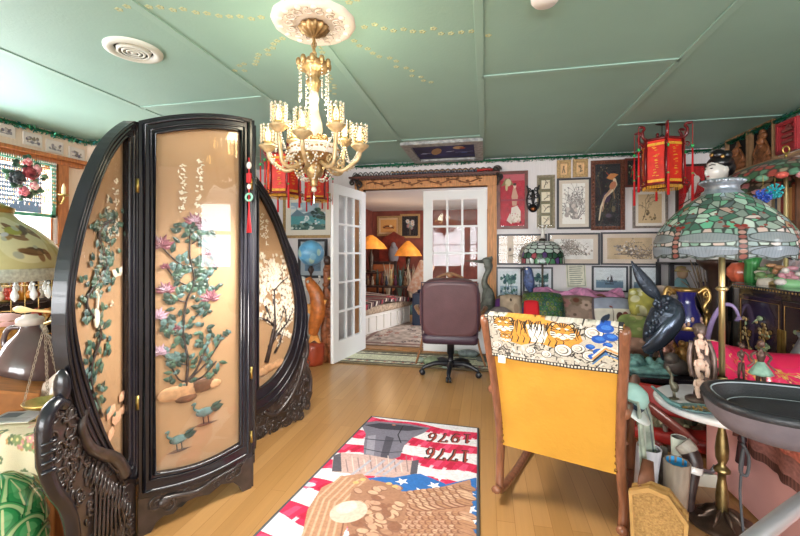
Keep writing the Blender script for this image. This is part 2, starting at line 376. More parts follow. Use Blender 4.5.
# ceiling battens over the board joints
TR = mat('sage_green_batten_paint', 0x9dc2b7, .55)
tn = [0]
def batten(x0, y0, x1, y1, w=.045):
    tn[0] += 1; m = MB(); a = Vector((x0, y0, 0)); b = Vector((x1, y1, 0)); d = (b-a); n = Vector((-d.y, d.x, 0)).normalized()*w/2; ln = d.length
    m.box(0, -w/2, -.007, ln, w/2, 0, 0, basis((x0, y0, ZC), d.normalized(), n.normalized(), (0, 0, 1)), ch=.003)
    struct(m.build('trim_%d' % tn[0], TR))
for x in (-2.67, -1.58, -.866, -.034, 1.128): batten(x, FY, x, YB-.02)
batten(-2.67, 2.66, -1.58, 2.66); batten(-.034, 2.66, 1.128, 2.66); batten(-.866, 4.0, -.034, 4.0); batten(1.128, 3.93, XR, 3.93); batten(XL, 3.9, -2.67, 3.9); batten(-1.58, 4.0, -.866, 4.0)
# tinsel garlands along the top of the walls
TINS = [mat('tinsel_dark_green', 0x1d6b45, .35, .4), mat('tinsel_green', 0x35936a, .3, .5), mat('tinsel_teal', 0x2c7f7d, .3, .5)]
def garland(p, q, label):
    m = MB(); p, q = Vector(p), Vector(q); ln = (q-p).length; rd = random.Random(int(ln*100))
    m.tube([p, q], .012, 6, 0)
    for i in range(int(ln*300)):
        c = p.lerp(q, rd.random())+Vector((rd.uniform(-.02, .02), rd.uniform(-.02, .02), rd.uniform(-.03, .018))); a = Vector((rd.uniform(-1, 1), rd.uniform(-1, 1), rd.uniform(-1, 1))).normalized()*.02; b = a.orthogonal().normalized()*.006
        m.add([c-a, c+b, c+a, c-b], [(0, 1, 2, 3)], rd.randrange(3))
    tag(m.build('tinsel_garland', TINS, fix=False), label, 'garland')
garland((XL+.03, .8, 2.372), (XL+.03, 3.3, 2.372), 'green tinsel garland along the ceiling edge above the window on the left')
garland((-2.85, YB-.03, 2.372), (XR-.04, YB-.03, 2.372), 'long green tinsel garland along the ceiling edge above the white french doors')
garland((XR-.03, 2.6, 2.372), (XR-.03, YB-.06, 2.372), 'green tinsel garland along the ceiling edge above the carved portraits')
garland((XL+.05, 3.31, 2.372), (-2.95, 3.31, 2.372), 'short green tinsel garland over the alcove behind the black screen')
# ------------------------------------------------------------------ doorway
CAS = mat('orange_pine_casing', 0xc98a52, .5, var=.22, vscale=9, stretch=(10, 10, 1))
f = MB(); f.box(DX0-.11, YB-.03, 0, DX0, YB+.1, DZ+.13); f.box(DX1, YB-.03, 0, DX1+.11, YB+.1, DZ+.13); f.box(DX0-.11, YB-.035, DZ, DX1+.11, YB+.1, DZ+.13, ch=.006)
dc = struct(f.build('trim_door_casing', CAS))
v = MB(); pts = [(DX0+.05+i*.03, YB-.042, DZ+.065+.022*math.sin(i*.55)) for i in range(50)]; v.tube(pts, .007, 6)
for i in range(3, 50, 4): v.ell((pts[i][0], YB-.04, pts[i][2]+.02), (.022, .006, .012), 0); v.ell((pts[i][0]+.03, YB-.04, pts[i][2]-.02), (.018, .006, .01), 0)
vc = v.build('carved_vine', mat('carved_brown_vine', 0x7a4a26, .5), dc)
def french_door(name, hinge, ang, handle_side):
    W, H = .787, 2.03; root = MB(); st, br_, tr_ = .115, .24, .115
    root.box(0, -.018, .012, st, .018, H); root.box(W-st, -.018, .012, W, .018, H); root.box(st, -.018, .012, W-st, .018, br_); root.box(st, -.018, H-tr_, W-st, .018, H)
    o = struct(root.build(name, WHITEP, loc=hinge, rot=(0, 0, ang)))
    cw, chh = (W-2*st)/3, (H-tr_-br_)/5; mu = MB()
    for i in (1, 2): mu.box(st+cw*i-.012, -.016, br_, st+cw*i+.012, .016, H-tr_)
    for k in (1, 2, 3, 4): mu.box(st, -.0155, br_+chh*k-.012, W-st, .0155, br_+chh*k+.012)
    mu.build('muntin', WHITEP, o)
    for i in range(3):
        for k in range(5): MB().box(st+cw*i+.012, -.002, br_+chh*k+.012, st+cw*(i+1)-.012, .002, br_+chh*(k+1)-.012).build('pane', PANE, o)
    h = MB(); h.lathe([(.028, 0), (.028, .006), (.01, .01), (.01, .03), (.026, .04), (.03, .055), (.02, .068), (0, .07)], 16, 0, T(W-.06, -.018, .96) @ R('X', 90)); h.build('handle', BRASS, o)
    return o
PANE = pane_mat('door_glass', 0xf4f6f8, .01, 1.5, .6)
french_door('door_1', (DX0+.02, YB-.02, 0), math.atan2(4.33-4.98, -1.655+1.54), 1)
french_door('door_2', (DX1-.005, YB+.03, 0), PI, 1)
struct(MB().box(DX0, YB-.02, 0, DX1, YB+.12, .012).build('trim_threshold', mat('oak_threshold', 0xa87848, .4, var=.2, vscale=20)))
for nm, x0, x1 in (('baseboard_back', DX1+.11, XR),): struct(MB().box(x0, YB-.015, 0, x1, YB, .09).build(nm, WHITEP))
# ------------------------------------------------------------------ the room beyond the doorway
FRX0, FRX1, FRY, FRZ = -2.75, 1.6, 9.6, 2.27
RED = mat('brick_red_wall', 0x7e4034, .7, var=.25, vscale=5)
struct(MB().box(FRX0-.1, FRY, 0, FRX1+.1, FRY+.1, 2.5).build('wall_far', RED))
struct(MB().box(FRX0-.1, YB+.1, 0, FRX0, FRY, 2.5).build('wall_far_left', RED))
struct(MB().box(FRX1, YB+.1, 0, FRX1+.1, FRY, 2.5).build('wall_far_right', RED))
struct(MB().box(FRX0-.1, YB+.1, FRZ, FRX1+.1, FRY+.1, FRZ+.08).build('ceiling_far', mat('grey_white_ceiling', 0xcfd0d4, .7)))
struct(MB().box(XR-.07, 3.4, 2.03, XR, 4.96, 2.05, ch=.004).build('trim_picture_rail', mat('pale_wood_rail', 0xc09a76, .5, var=.15)))
# ------------------------------------------------------------------ black lacquer folding screen
LACQ = mat('black_lacquer', 0x1d1c24, .25, var=.25, vscale=9, coat=.25)
LACQC = mat('carved_black_wood', 0x3a302e, .32, var=.35, vscale=20, coat=.4)
GROUND = vmat('tan_silk_ground', .55, vary=.05, bscale=30)
SCR = thing('folding_screen', 'tall black lacquer folding screen with arched top, carved dragon feet and gold flower panels', 'screen', (-1.4, 1.9, 0), world=True)
J = dict(gr=mat('jade_green_stone', 0x4c6a58, .35, var=.3, vscale=25), dg=mat('dark_green_stone', 0x32483f, .35, var=.3, vscale=25), te=mat('grey_teal_stone', 0x5f7c7a, .35, var=.3, vscale=25),
         pk=mat('rose_agate', 0x84505c, .35, var=.3, vscale=25), lp=mat('lilac_stone', 0xb394a6, .35, var=.25, vscale=25), wh=mat('mother_of_pearl', 0xf1e7d4, .25, var=.06, vscale=30, coat=.5), br=mat('brown_stone', 0x6d4a36, .4, var=.3, vscale=20),
         tan=mat('tan_stone', 0xc79a72, .4, var=.25, vscale=20), pch=mat('peach_stone', 0xe9b795, .4, var=.12, vscale=20), bk=mat('dark_branch_stone', 0x3a2f2c, .4, var=.3, vscale=20))
def frame_of(A, B):
    A, B = Vector((*A, 0)), Vector((*B, 0)); e = (B-A).normalized(); n = Vector((e.y, -e.x, 0))
    if n.dot(CAM-A) < 0: n = -n
    return basis(A, e, -n, (0, 0, 1))          # local -y faces the camera
def leaf(m, x, z, ang, ln, wd, y=-.004, mi=0):
    c, s = math.cos(ang), math.sin(ang); o = [(0, 0), (.3, .5), (.6, .45), (1, 0), (.6, -.45), (.3, -.5)]
    vs = [(x+ln*(a*c)-wd*b*s, y, z+ln*(a*s)+wd*b*c) for a, b in o]+[(x+ln*.45*c, y-.004, z+ln*.45*s)]
    m.add(vs, [(i, (i+1) % 6, 6) for i in range(6)], mi)
def bloom(m, x, z, r, mi, n=9, spread=PI, up=PI/2, y=-.005):
    for k in range(n): a = up-spread/2+spread*k/(n-1); leaf(m, x, z, a, r*(.8+.2*(k % 2)), r*.3, y-.0006*(k % 3), mi)
def chars(m, x, z, n, size, seed, y=-.004):
    rd = random.Random(seed)
    for k in range(n):
        cz = z-k*size*1.45
        for _ in range(7):
            a, b = x+rd.uniform(-.45, .45)*size, cz+rd.uniform(-.45, .45)*size; t = rd.choice((0, PI/2, .8, -.8, .1)); leaf(m, a, b, t, size*rd.uniform(.4, .8), size*.3, y)
def resample(o, n):
    P = [Vector((a, 0, b)) for a, b in o]+[Vector((o[0][0], 0, o[0][1]))]; L = [0]
    for i in range(len(P)-1): L.append(L[-1]+(P[i+1]-P[i]).length)
    out = []; k = 0
    for i in range(n):
        d = L[-1]*i/n
        while L[k+1] < d: k += 1
        q = P[k].lerp(P[k+1], (d-L[k])/max(1e-9, L[k+1]-L[k])); out.append((q.x, q.z))
    return out
def panel_ground(M, x0, x1, z0, z1, name, inside, seed):
    cv = Cv(x1-x0, z1-z0, 90, 0xd9b07c); cv.noise(.05, .12, seed); cv.noise(.03, .02, seed+1)
    o = cvmesh(name, cv, lambda u, v: tuple(M[r][0]*(x0+u*(x1-x0))+M[r][1]*.001+M[r][2]*(z1-v*(z1-z0))+M[r][3] for r in range(3)), GROUND, LEAF); return o
def flat_panel(M, outline, name, m, y=.002):
    b = MB(M); b.prism(outline, y, y+.012); return b.build(name, m, LEAF)
SILK = mat('tan_silk_panel', 0xb08c68, .5, var=.06, vscale=5)
def mould(m, path, rs, closed=True):
    for off, r in rs: m.tube([(p[0], off, p[1]) for p in path], r, 6, 0, closed=closed)
def arcs(f0, f1, n=14): return [(f0[0]+(f1[0]-f0[0])*i/n, f0[1]+(f1[1]-f0[1])*i/n) for i in range(n+1)]
def center_panel(A, B, flip):
    """middle leaf with half-arched top: higher towards the side where flip is False -> x=w"""
    M = frame_of(A, B); w = (Vector(A)-Vector(B)).length; fx = (lambda x: w-x) if flip else (lambda x: x)
    top = lambda x: 1.968-.131*(1-x/w)**2
    def loop(mx, zt, zb, sag):
        n = 16; a, b = mx, w-mx
        o = [(a+(b-a)*i/n, top(a+(b-a)*i/n)-zt) for i in range(n+1)]+[(b-(b-a)*i/n, zb-sag*math.sin(PI*i/n)) for i in range(n+1)]
        return [(fx(x), z) for x, z in o]
    par = MB(M); outer, inner = loop(0, 0, .17, .03), loop(.062, .075, .262, .03); par.ring(outer, inner, -.022, .022)
    mould(par, loop(.02, .022, .195, .03), [(-.022, .009)]); mould(par, loop(.06, .072, .258, .03), [(-.024, .008)]); mould(par, loop(.044, .052, .24, .03), [(-.022, .006)])
    global LEAF; LEAF = par.build('leaf_frame', LACQ, SCR)
    # carved apron with dragon relief and scalloped lower edge
    zb = [(0, .0), (.05, .0), (.07, .035), (.10, .05), (.14, .04), (.18, .07), (.24, .075), (.30, .06), (.36, .085), (.42, .07), (.455, .035), (.47, .0), (w, .0)]
    ap = [(fx(x), z) for x, z in zb]+[(fx(w-(w)*i/8), .185) for i in range(9)]
    c = MB(M); c.prism(ap, -.016, .016)
    for x, z, r, t in ((.07, .12, .035, 1.5), (.12, .09, .03, -1.4), (.44, .12, .035, 1.6), (.40, .11, .025, -1.5), (.2, .12, .02, 1.3), (.34, .1, .022, 1.2)):
        c.tube(curl(fx(x), z, r, 1.0, t, -.018), [.0065*(1-.6*i/18) for i in range(19)], 6)
    body = smooth_path([(fx(.09), -.018, .13), (fx(.16), -.02, .12), (fx(.24), -.022, .105), (fx(.32), -.02, .125), (fx(.40), -.02, .14), (fx(.46), -.018, .15)], 5)
    c.tube(body, [.014-.01*i/len(body) for i in range(len(body))], 8)
    c.ell((fx(.10), -.022, .115), (.028, .014, .022)); 
    for i in range(4): c.tube([(fx(.42+.012*i), -.017, .13), (fx(.44+.016*i), -.02, .16+.004*i), (fx(.455+.014*i), -.018, .172)], .004, 5)
    h = MB(M)  # flat dark patches paint the shade of carved openings that are not cut
    for x0, x1, z0 in ((.10, .17, .142), (.26, .37, .146), (.15, .20, .068)):
        h.prism([(fx(x0), z0), (fx((x0+x1)/2), z0-.012), (fx(x1), z0+.004), (fx((x0+x1)/2), z0+.012)], -.0168, -.0155)
    c.build('apron', LACQC, LEAF); h.build('apron_shade_patch', mat('painted_slot_shade', 0x0b0a0c, .6), LEAF)
    ins = loop(.06, .073, .26, .03); flat_panel(M, ins, 'painted_ground', SILK)
    return M, w, fx, ins
def glaze(M, ins): MB(M).prism(ins, -.0125, -.0105).build('pane', SGLASS, LEAF)
SGLASS = pane_mat('screen_glass', 0xffffff, .01, 1.5, .8)
H1, H2, H3 = (-1.51, 1.49), (-1.236, 1.93), (-1.51, 2.37)
W1, W2 = (-1.36, 1.02), (-1.31, 2.88)
M, w, fx, ins = center_panel(H1, H2, False)
# peony bush, rock and two cranes
st = MB(M); lf = MB(M); fl = MB(M); rk = MB(M); ch = MB(M); rd = random.Random(5)
chars(ch, .252, 1.70, 7, .030, 3); chars(ch, .178, 1.665, 6, .028, 9)
main = smooth_path([(.20, -.003, .62), (.205, -.004, .75), (.185, -.004, .88), (.2, -.004, 1.02), (.235, -.004, 1.12), (.215, -.004, 1.25), (.22, -.004, 1.40)], 5); st.tube(main, [.007-.004*i/len(main) for i in range(len(main))], 6)
heads = [(.09, 1.29, .07, 0, (.215, 1.18)), (.235, 1.41, .06, 0, (.22, 1.35)), (.11, 1.085, .055, 0, (.2, 1.02)), (.31, 1.03, .062, 0, (.215, .93)), (.075, .965, .06, 1, (.19, .86)), (.085, .80, .055, 1, (.2, .72)), (.30, 1.25, .04, 0, (.23, 1.12)), (.285, 1.385, .055, 1, (.225, 1.3)), (.11, 1.195, .03, 0, (.2, 1.1)), (.335, 1.195, .03, 0, (.25, 1.1)), (.16, .905, .03, 0, (.19, .86))]
for x, z, r, k, (bx, bz) in heads:
    st.tube(smooth_path([(bx, -.003, bz), ((bx+x)/2, -.004, (bz+z)/2-.015), (x, -.003, z)], 4), .0035, 5)
    bloom(fl, x, z-.01, r, k, 9, PI*.95); bloom(fl, x, z-.005, r*.6, 1-k if rd.random() < .3 else k, 6, PI*.7, y=-.008)
    for _ in range(6): a = rd.uniform(0, 2*PI); leaf(lf, (bx+x)/2+rd.uniform(-.03, .03), (bz+z)/2+rd.uniform(-.03, .02), a, rd.uniform(.035, .06), rd.uniform(.022, .034), -.004-rd.random()*.002, rd.choice((0, 1, 1, 2)))
for i in range(130):
    p = rd.choice(main); a = rd.uniform(0, 2*PI); leaf(lf, p.x+rd.uniform(-.08, .11), p.z+rd.uniform(-.06, .03), a, rd.uniform(.028, .05), rd.uniform(.018, .028), -.004-rd.random()*.002, rd.choice((0, 1, 1, 1, 2)))
for x, z in ((.13, .74), (.27, .75), (.31, .83), (.34, .71), (.38, .84)):
    st.tube(smooth_path([(.2, -.003, .64), ((.2+x)/2, -.004, (.64+z)/2-.03), (x, -.003, z)], 4), .004, 5)
    for _ in range(8): leaf(lf, x+rd.uniform(-.04, .04), z+rd.uniform(-.05, .03), rd.uniform(0, 6.3), rd.uniform(.03, .05), .02, -.005, rd.choice((0, 1, 2)))
for x, z, a, b, k in ((.14, .595, .07, .035, 0), (.2, .60, .06, .04, 0), (.27, .605, .07, .035, 1), (.2, .56, .05, .022, 1), (.33, .60, .035, .022, 0)): rk.ell((x, -.002, z), (a, .008, b), k, None, 14, 6)
def crane(m, x, z, s, flip):
    k = -1 if flip else 1
    m.ell((x, -.004, z), (.038*s, .007, .02*s), 0, None, 10, 6); leaf(m, x-.02*s*k, z+.004*s, PI*.93 if not flip else .2, .06*s, .035*s, -.008, 1); leaf(m, x-.02*s*k, z+.012*s, PI*.85 if not flip else .45, .055*s, .02*s, -.009, 1)
    m.tube(smooth_path([(x+.025*s*k, -.005, z+.008*s), (x+.045*s*k, -.005, z+.026*s), (x+.04*s*k, -.005, z+.045*s), (x+.056*s*k, -.005, z+.043*s)], 4), [.007*s, .006*s, .0055*s, .005*s, .0045*s, .004*s, .004*s, .005*s, .006*s, .006*s, .005*s, .003*s, .001*s][:13], 6, 0)
    for q in (-.008, .012): m.tube([(x+q*s, -.004, z-.015*s), (x+(q+.004)*s, -.004, z-.05*s), (x+(q+.016)*s, -.004, z-.052*s)], .002*s+.0005, 4, 2)
    leaf(m, x-.05*s, z-.052*s, 0, .11*s, .014*s, -.002, 3)
cr = MB(M); crane(cr, .285, .47, 1.15, True); crane(cr, .165, .375, 1.05, True)
st.build('stem', J['bk'], LEAF); lf.build('leaf_relief', [J['gr'], J['dg'], J['te']], LEAF); fl.build('blossom_relief', [J['pk'], J['lp']], LEAF); rk.build('rock_relief', [J['tan'], J['br']], LEAF)
cr.build('crane_relief', [J['te'], J['dg'], J['bk'], J['br']], LEAF); ch.build('inscription', J['wh'], LEAF); glaze(M, ins)
M, w, fx, ins = center_panel(H2, H3, True); glaze(M, ins)
b = MB(frame_of(H2, H3)); chars(b, .25, 1.6, 6, .03, 4); b.build('inscription', J['wh'], LEAF)
def rounded(o):
    return [(p.x, p.z) for p in smooth_path([(a, 0, b) for a, b in o], 5)]
# the two quarter-arched outer leaves
def wing(A, B, outer, glass, corner, seed):
    M = frame_of(A, B) @ T(0, .018, 0); outer = resample(rounded(outer), 96); g = resample(rounded(glass), 96)
    # rotate inner list so that it starts nearest the outer start
    k = min(range(96), key=lambda i: (g[i][0]-outer[0][0])**2+(g[i][1]-outer[0][1])**2); g = g[k:]+g[:k]
    sgn = lambda o: sum(o[i-1][0]*o[i][1]-o[i][0]*o[i-1][1] for i in range(len(o)))
    if sgn(outer)*sgn(g) < 0: g = [g[0]]+g[1:][::-1]
    f = MB(M); f.ring(outer, g, -.024, .020); mould(f, g, [(-.025, .007)])
    mid = [((a[0]*.45+b[0]*.55), (a[1]*.45+b[1]*.55)) for a, b in zip(outer, g)]; mould(f, mid, [(-.024, .007)]); mould(f, [((a[0]*.8+b[0]*.2), (a[1]*.8+b[1]*.2)) for a, b in zip(outer, g)], [(-.023, .006)])
    global LEAF; LEAF = f.build('leaf_frame', LACQ, SCR); flat_panel(M, g, 'painted_ground', SILK)
    c = MB(M); c.prism(corner, -.012, .02); rd = random.Random(seed); xs = [p[0] for p in corner]; zs = [p[1] for p in corner]
    def ins_(x, z):
        r = False
        for i in range(len(corner)):
            (x1, z1), (x2, z2) = corner[i], corner[i-1]
            if (z1 > z) != (z2 > z) and x < (x2-x1)*(z-z1)/(z2-z1)+x1: r = not r
        return r
    n = 0
    while n < 120:
        x, z = rd.uniform(min(xs), max(xs)), rd.uniform(min(zs), max(zs))
        if not ins_(x, z): continue
        n += 1; r = rd.uniform(.012, .042); c.tube(curl(x, z, r, rd.uniform(0, 6), rd.choice((-1, 1))*rd.uniform(.5, 1.5), -.014), [.006*(1-.7*i/18) for i in range(19)], 5)
    return M, g, c
o1 = [(0, 1.835), (.05, 1.82), (.182, 1.706), (.284, 1.547), (.354, 1.391), (.404, 1.233), (.427, 1.065), (.413, .892), (.364, .703), (.284, .54), (.18, .39), (.072, .299), (0, .25)]
g1 = [(.09, 1.75), (.115, 1.724), (.214, 1.599), (.312, 1.395), (.372, 1.197), (.384, 1.058), (.349, .875), (.273, .667), (.19, .49), (.115, .385), (.09, .37)]
k1 = [(0, .25), (.072, .299), (.18, .39), (.284, .54), (.364, .703), (.395, .80), (.45, .77), (.49, .75), (.515, .70), (.51, .58), (.475, .49), (.42, .40), (.39, .31), (.38, .24), (.385, .15), (.40, .06), (.40, 0), (.34, 0), (.31, .06), (.24, .03), (.18, .08), (.12, .05), (.08, 0), (0, 0)]
o1 = [(x*1.04, z) for x, z in o1]; g1 = [(.075 if x < .1 else x*1.07, z) for x, z in g1]
M, g, c = wing(H1, W1, o1, g1, k1, 2)
pil = smooth_path([(.43, -.01, .745), (.465, -.012, .765), (.505, -.014, .745), (.52, -.014, .69), (.512, -.014, .58), (.48, -.014, .49), (.425, -.014, .40), (.392, -.012, .30), (.385, -.012, .15), (.395, -.012, .0)], 5)
pm = MB(M); pm.tube(pil, .022, 12)  # spot added under the chandelier to brighten the floor from above
for z in (.57, .60, .63, .66): pm.tube([(.514-.026, -.02, z), (.514, -.042, z+.004), (.514+.026, -.02, z)], .007, 6)  # area lamp on a solid wall, added to brighten the far room
pm.ell((.44, -.012, .81), (.02, .026, .06)); pm.build('carved_pillar', LACQ, LEAF)
neck = smooth_path([(.10, -.016, .33), (.17, -.02, .43), (.25, -.022, .49), (.32, -.022, .55), (.36, -.02, .64), (.33, -.018, .70)], 6)
c.tube(neck, [.03-.02*i/len(neck) for i in range(len(neck))], 8)
for i in range(14):
    t = i/14; x, z = .05+.26*t, .18+.33*t; c.tube([(x, -.015, z), (x+.02, -.022, z-.03), (x+.035, -.016, z-.07)], [.006, .007, .002], 5)
for i in range(8): c.tube(smooth_path([(.10+.025*i, -.016, .28+.02*i), (.12+.025*i, -.022, .20), (.10+.03*i, -.018, .12), (.12+.026*i, -.016, .04)], 4), .006, 5)
c.build('carved_foot', LACQC, LEAF)
st = MB(M); lf = MB(M); fl = MB(M); ch = MB(M); rd = random.Random(8)
chars(ch, .125, 1.55, 6, .03, 14); chars(ch, .17, 1.47, 5, .028, 15)
vine = smooth_path([(.22, -.003, .62), (.29, -.004, .8), (.23, -.004, .95), (.31, -.004, 1.08), (.2, -.004, 1.2), (.24, -.004, 1.33), (.15, -.004, 1.4)], 6); st.tube(vine, .006, 6)
for i in range(190): p = rd.choice(vine); leaf(lf, p.x+rd.uniform(-.08, .05), p.z+rd.uniform(-.06, .06), rd.uniform(0, 6.3), rd.uniform(.025, .045), .022, -.004-rd.random()*.003, rd.choice((0, 0, 1, 2)))
for x, z, r in ((.19, 1.27, .02), (.25, 1.12, .018), (.16, 1.05, .018), (.23, .97, .016), (.13, 1.35, .018)): bloom(fl, x, z, r, 0, 7, 2*PI)
fl.ell((.255, -.006, 1.01), (.018, .006, .04), 0); fl.tube(smooth_path([(.255, -.006, 1.04), (.25, -.006, 1.09), (.262, -.006, 1.11)], 4), .006, 6, 0); leaf(fl, .12, 1.16, 2.2, .05, .03, -.006, 0); leaf(fl, .12, 1.16, .6, .05, .03, -.006, 0)
for i in range(9): leaf(fl, .12+rd.uniform(-.03, .06), .60+rd.uniform(-.06, .06), rd.uniform(0, 6), .06, .04, -.004, 1)
st.build('stem', J['bk'], LEAF); lf.build('leaf_relief', [J['gr'], J['dg'], J['te']], LEAF); fl.build('blossom_relief', [J['wh'], J['pch']], LEAF); ch.build('inscription', J['wh'], LEAF); glaze(M, g)
o2 = [(0, 1.80), (.014, 1.789), (.15, 1.653), (.25, 1.50), (.327, 1.347), (.41, 1.21), (.472, 1.048), (.525, .87), (.534, .737), (.52, .62), (.482, .516), (.42, .39), (.327, .294), (.22, .22), (.109, .184), (0, .17)]
g2 = [(.05, 1.668), (.12, 1.57), (.193, 1.449), (.26, 1.30), (.325, 1.13), (.37, .98), (.385, .837), (.37, .68), (.32, .54), (.22, .42), (.12, .36), (.05, .34)]
o2 = [(x*.93, z) for x, z in o2]
k2 = [(0, .17), (.1, .184), (.2, .22), (.304, .294), (.39, .39), (.45, .516), (.485, .62), (.50, .60), (.515, .50), (.50, .42), (.54, .34), (.53, .26), (.555, .17), (.52, .10), (.46, .07), (.43, .0), (.36, .02), (.33, -.0), (.26, .04), (.22, .0), (.15, .03), (.1, .0), (.05, .0), (0, .0)]
M, g, c = wing(H3, W2, o2, g2, k2, 6)
for pts in ([(.49, .60), (.50, .5), (.47, .40), (.53, .3), (.53, .18)], [(.1, .17), (.2, .12), (.33, .2), (.42, .32), (.47, .46)]): c.tube(smooth_path([(x, -.014, z) for x, z in pts], 6), .014, 8)
c.build('carved_foot', LACQC, LEAF)
st = MB(M); fl = MB(M); ch = MB(M); rk = MB(M); rd = random.Random(11)
chars(ch, .09, 1.50, 4, .028, 24); chars(ch, .13, 1.47, 5, .026, 25)
def in_leaf(x, z):
    r = False
    for i in range(len(g)):
        (x1, z1), (x2, z2) = g[i], g[i-1]
        if (z1 > z) != (z2 > z) and x < (x2-x1)*(z-z1)/(z2-z1)+x1: r = not r
    return r and x > .06
def twig(x, z, a, ln, r, dep):
    pts = [(x, -.004, z)]
    for i in range(4):
        a += rd.uniform(-.35, .35); x += math.cos(a)*ln/4; z += math.sin(a)*ln/4
        if not in_leaf(x, z): break
        pts.append((x, -.004, z))
    if len(pts) < 2: return
    st.tube(pts, [r*(1-.12*i) for i in range(len(pts))], 6)
    for p in pts[1:]:
        if dep and rd.random() < .8: twig(p[0], p[2], a+rd.choice((-1, 1))*rd.uniform(.5, 1.1), ln*.6, r*.55, dep-1)
        for _ in range(4 if dep < 3 else 0):
            q, t = p[0]+rd.uniform(-.025, .025), p[2]+rd.uniform(-.025, .025)
            if in_leaf(q, t) and in_leaf(q+.015, t) and in_leaf(q, t+.015) and t > .5: bloom(fl, q, t, rd.uniform(.011, .018), 0, 6, 2*PI, y=-.007)
twig(.13, .50, 1.3, .5, .017, 3); twig(.15, .6, 1.1, .42, .012, 3); twig(.16, .8, 1.7, .4, .009, 3); twig(.2, .55, 1.0, .3, .009, 2)
for x, z, q in ((.16, .46, .06), (.24, .47, .06), (.1, .44, .05)): rk.ell((x, -.002, z), (q, .008, .03), 0, None, 12, 6)
st.build('branch', J['bk'], LEAF); fl.build('blossom_relief', J['wh'], LEAF); ch.build('inscription', J['wh'], LEAF); rk.build('rock_relief', J['tan'], LEAF); glaze(M, g)
# brass hinges between the leaves
for (x, y), zs in ((H2, (1.62, .62, .28)), (H1, (1.55, .6))):
    for z in zs: m = MB(T(x, y, z)); m.tube([(.02, -.02, -.03), (.02, -.02, .03)], .007, 8); m.build('hinge', BRASS, LEAF)
# knotted charm hanging on the hinge side
p = PD(249, 165, 2.08); t = thing('knotted_charm', 'red and white knotted charm with a jade disc hanging on the black screen', 'ornament', (p.x, p.y, 1.36), world=True)
m = MB(T(p.x, p.y, 0)); m.tube([(0, 0, 1.75), (0, 0, 1.36)], .004, 6); m.box(-.012, -.008, 1.62, .012, .008, 1.67, ch=.004)
for i in range(7): m.tube([(0, 0, 1.50), ((i-3)*.004, 0, 1.36)], .003, 5)
m.build('red_cord', mat('red_silk_cord', 0xc3242c, .6), t)
m = MB(T(p.x, p.y, 1.545) @ R('X', 90)); P_ = [(.018*math.cos(a), .018*math.sin(a), 0) for a in [2*PI*i/20 for i in range(20)]]; m.tube(P_, .006, 8, closed=True); m.build('jade_disc', mat('pale_jade', 0x8fd0b4, .25, coat=.5), t)
m = MB(T(p.x, p.y, 0)); m.ell((0, 0, 1.71), (.013, .012, .02)); m.ell((0, 0, 1.60), (.011, .01, .015)); m.build('white_bead', PORC, t)
# ------------------------------------------------------------------ ceiling medallion, stencil, chandelier
CX, CY = -.833, 1.85
m = MB(T(CX, CY, ZC) @ SCL(1, 1, -1))
m.lathe([(0, .012), (.06, .014), (.075, .02), (.09, .014), (.15, .016), (.165, .024), (.185, .022), (.2, .012), (.205, 0)], 56, wave=lambda a, z: 1+.012*math.cos(14*a))
for k in range(14):
    a = 2*PI*k/14; m.tube(curl(0, 0, .028, 0, 1.2, 0, 12), [.006*(1-.05*i) for i in range(13)], 5, 0, R('Z', math.degrees(a)) @ T(.12, 0, .018) @ R('X', 90)); m.ell((.165*math.cos(a+.2), .165*math.sin(a+.2), .022), (.018, .018, .008), 0, None, 8, 5)
tag(m.build('ceiling_medallion', mat('blush_white_plaster', 0xe6dcd6, .6, var=.05)), 'round pinkish white plaster medallion on the green ceiling around the chandelier mount', 'ceiling medallion')
st = MB(); rd = random.Random(3)
for ang, ln in ((60, .75), (20, .7), (-30, .6), (200, .7), (150, .6), (250, .5), (300, .6), (105, .7)):
    a = math.radians(ang)
    for i in range(14):
        r = .25+ln*i/14; q = rd.uniform(-.03, .03); x, y = CX+r*math.cos(a)-q*math.sin(a), CY+r*math.sin(a)+q*math.cos(a)
        for k in range(5): b = 2*PI*k/5; st.ell((x+.011*math.cos(b), y+.011*math.sin(b), ZC-.0005), (.008, .008, .0012), 0, None, 8, 4)
struct(st.build('trim_ceiling_stencil', mat('faded_yellow_stencil_paint', 0xbec69c, .7)))
CRY = mat('crystal_bead', 0xd6cebe, .1, coat=.8, spec=.8); CGOLD = mat('gilt_metal', 0xb8996c, .42, .75, var=.3, vscale=40)
ALAB = mat('cream_alabaster', 0xf3ead6, .25, coat=.4)
CARM = mat('cream_gilt_arm', 0xcdb48a, .4, .35, var=.25, vscale=30)
BULB = mat('lit_flame_bulb', 0xffdca0, .3, emit=4.5)
CUP = pane_mat('crystal_cup', 0xfff4dc, .05, 1.6, 2.2)
ch = thing('chandelier', 'lit gilt and crystal chandelier with eight beaded candle cups below the ceiling medallion', 'chandelier', (CX, CY, 1.58), world=True)
L0 = T(CX, CY, 0)
MB(L0).lathe([(0, 2.384), (.06, 2.382), (.07, 2.368), (.06, 2.352), (.04, 2.34), (.02, 2.328), (0, 2.32)], 48, wave=lambda a, z: 1+.13*math.cos(12*a)).build('canopy', CGOLD, ch)
m = MB(L0); m.tube([(0, 0, 2.33), (0, 0, 2.2)], .006, 8)
for i in range(5): m.tube([(.012*math.cos(a), 0, 2.31-.024*i+.016*math.sin(a)) for a in [2*PI*k/12 for k in range(12)]] if i % 2 else [(0, .012*math.cos(a), 2.31-.024*i+.016*math.sin(a)) for a in [2*PI*k/12 for k in range(12)]], .0035, 5, closed=True)
m.build('chain', CGOLD, ch)
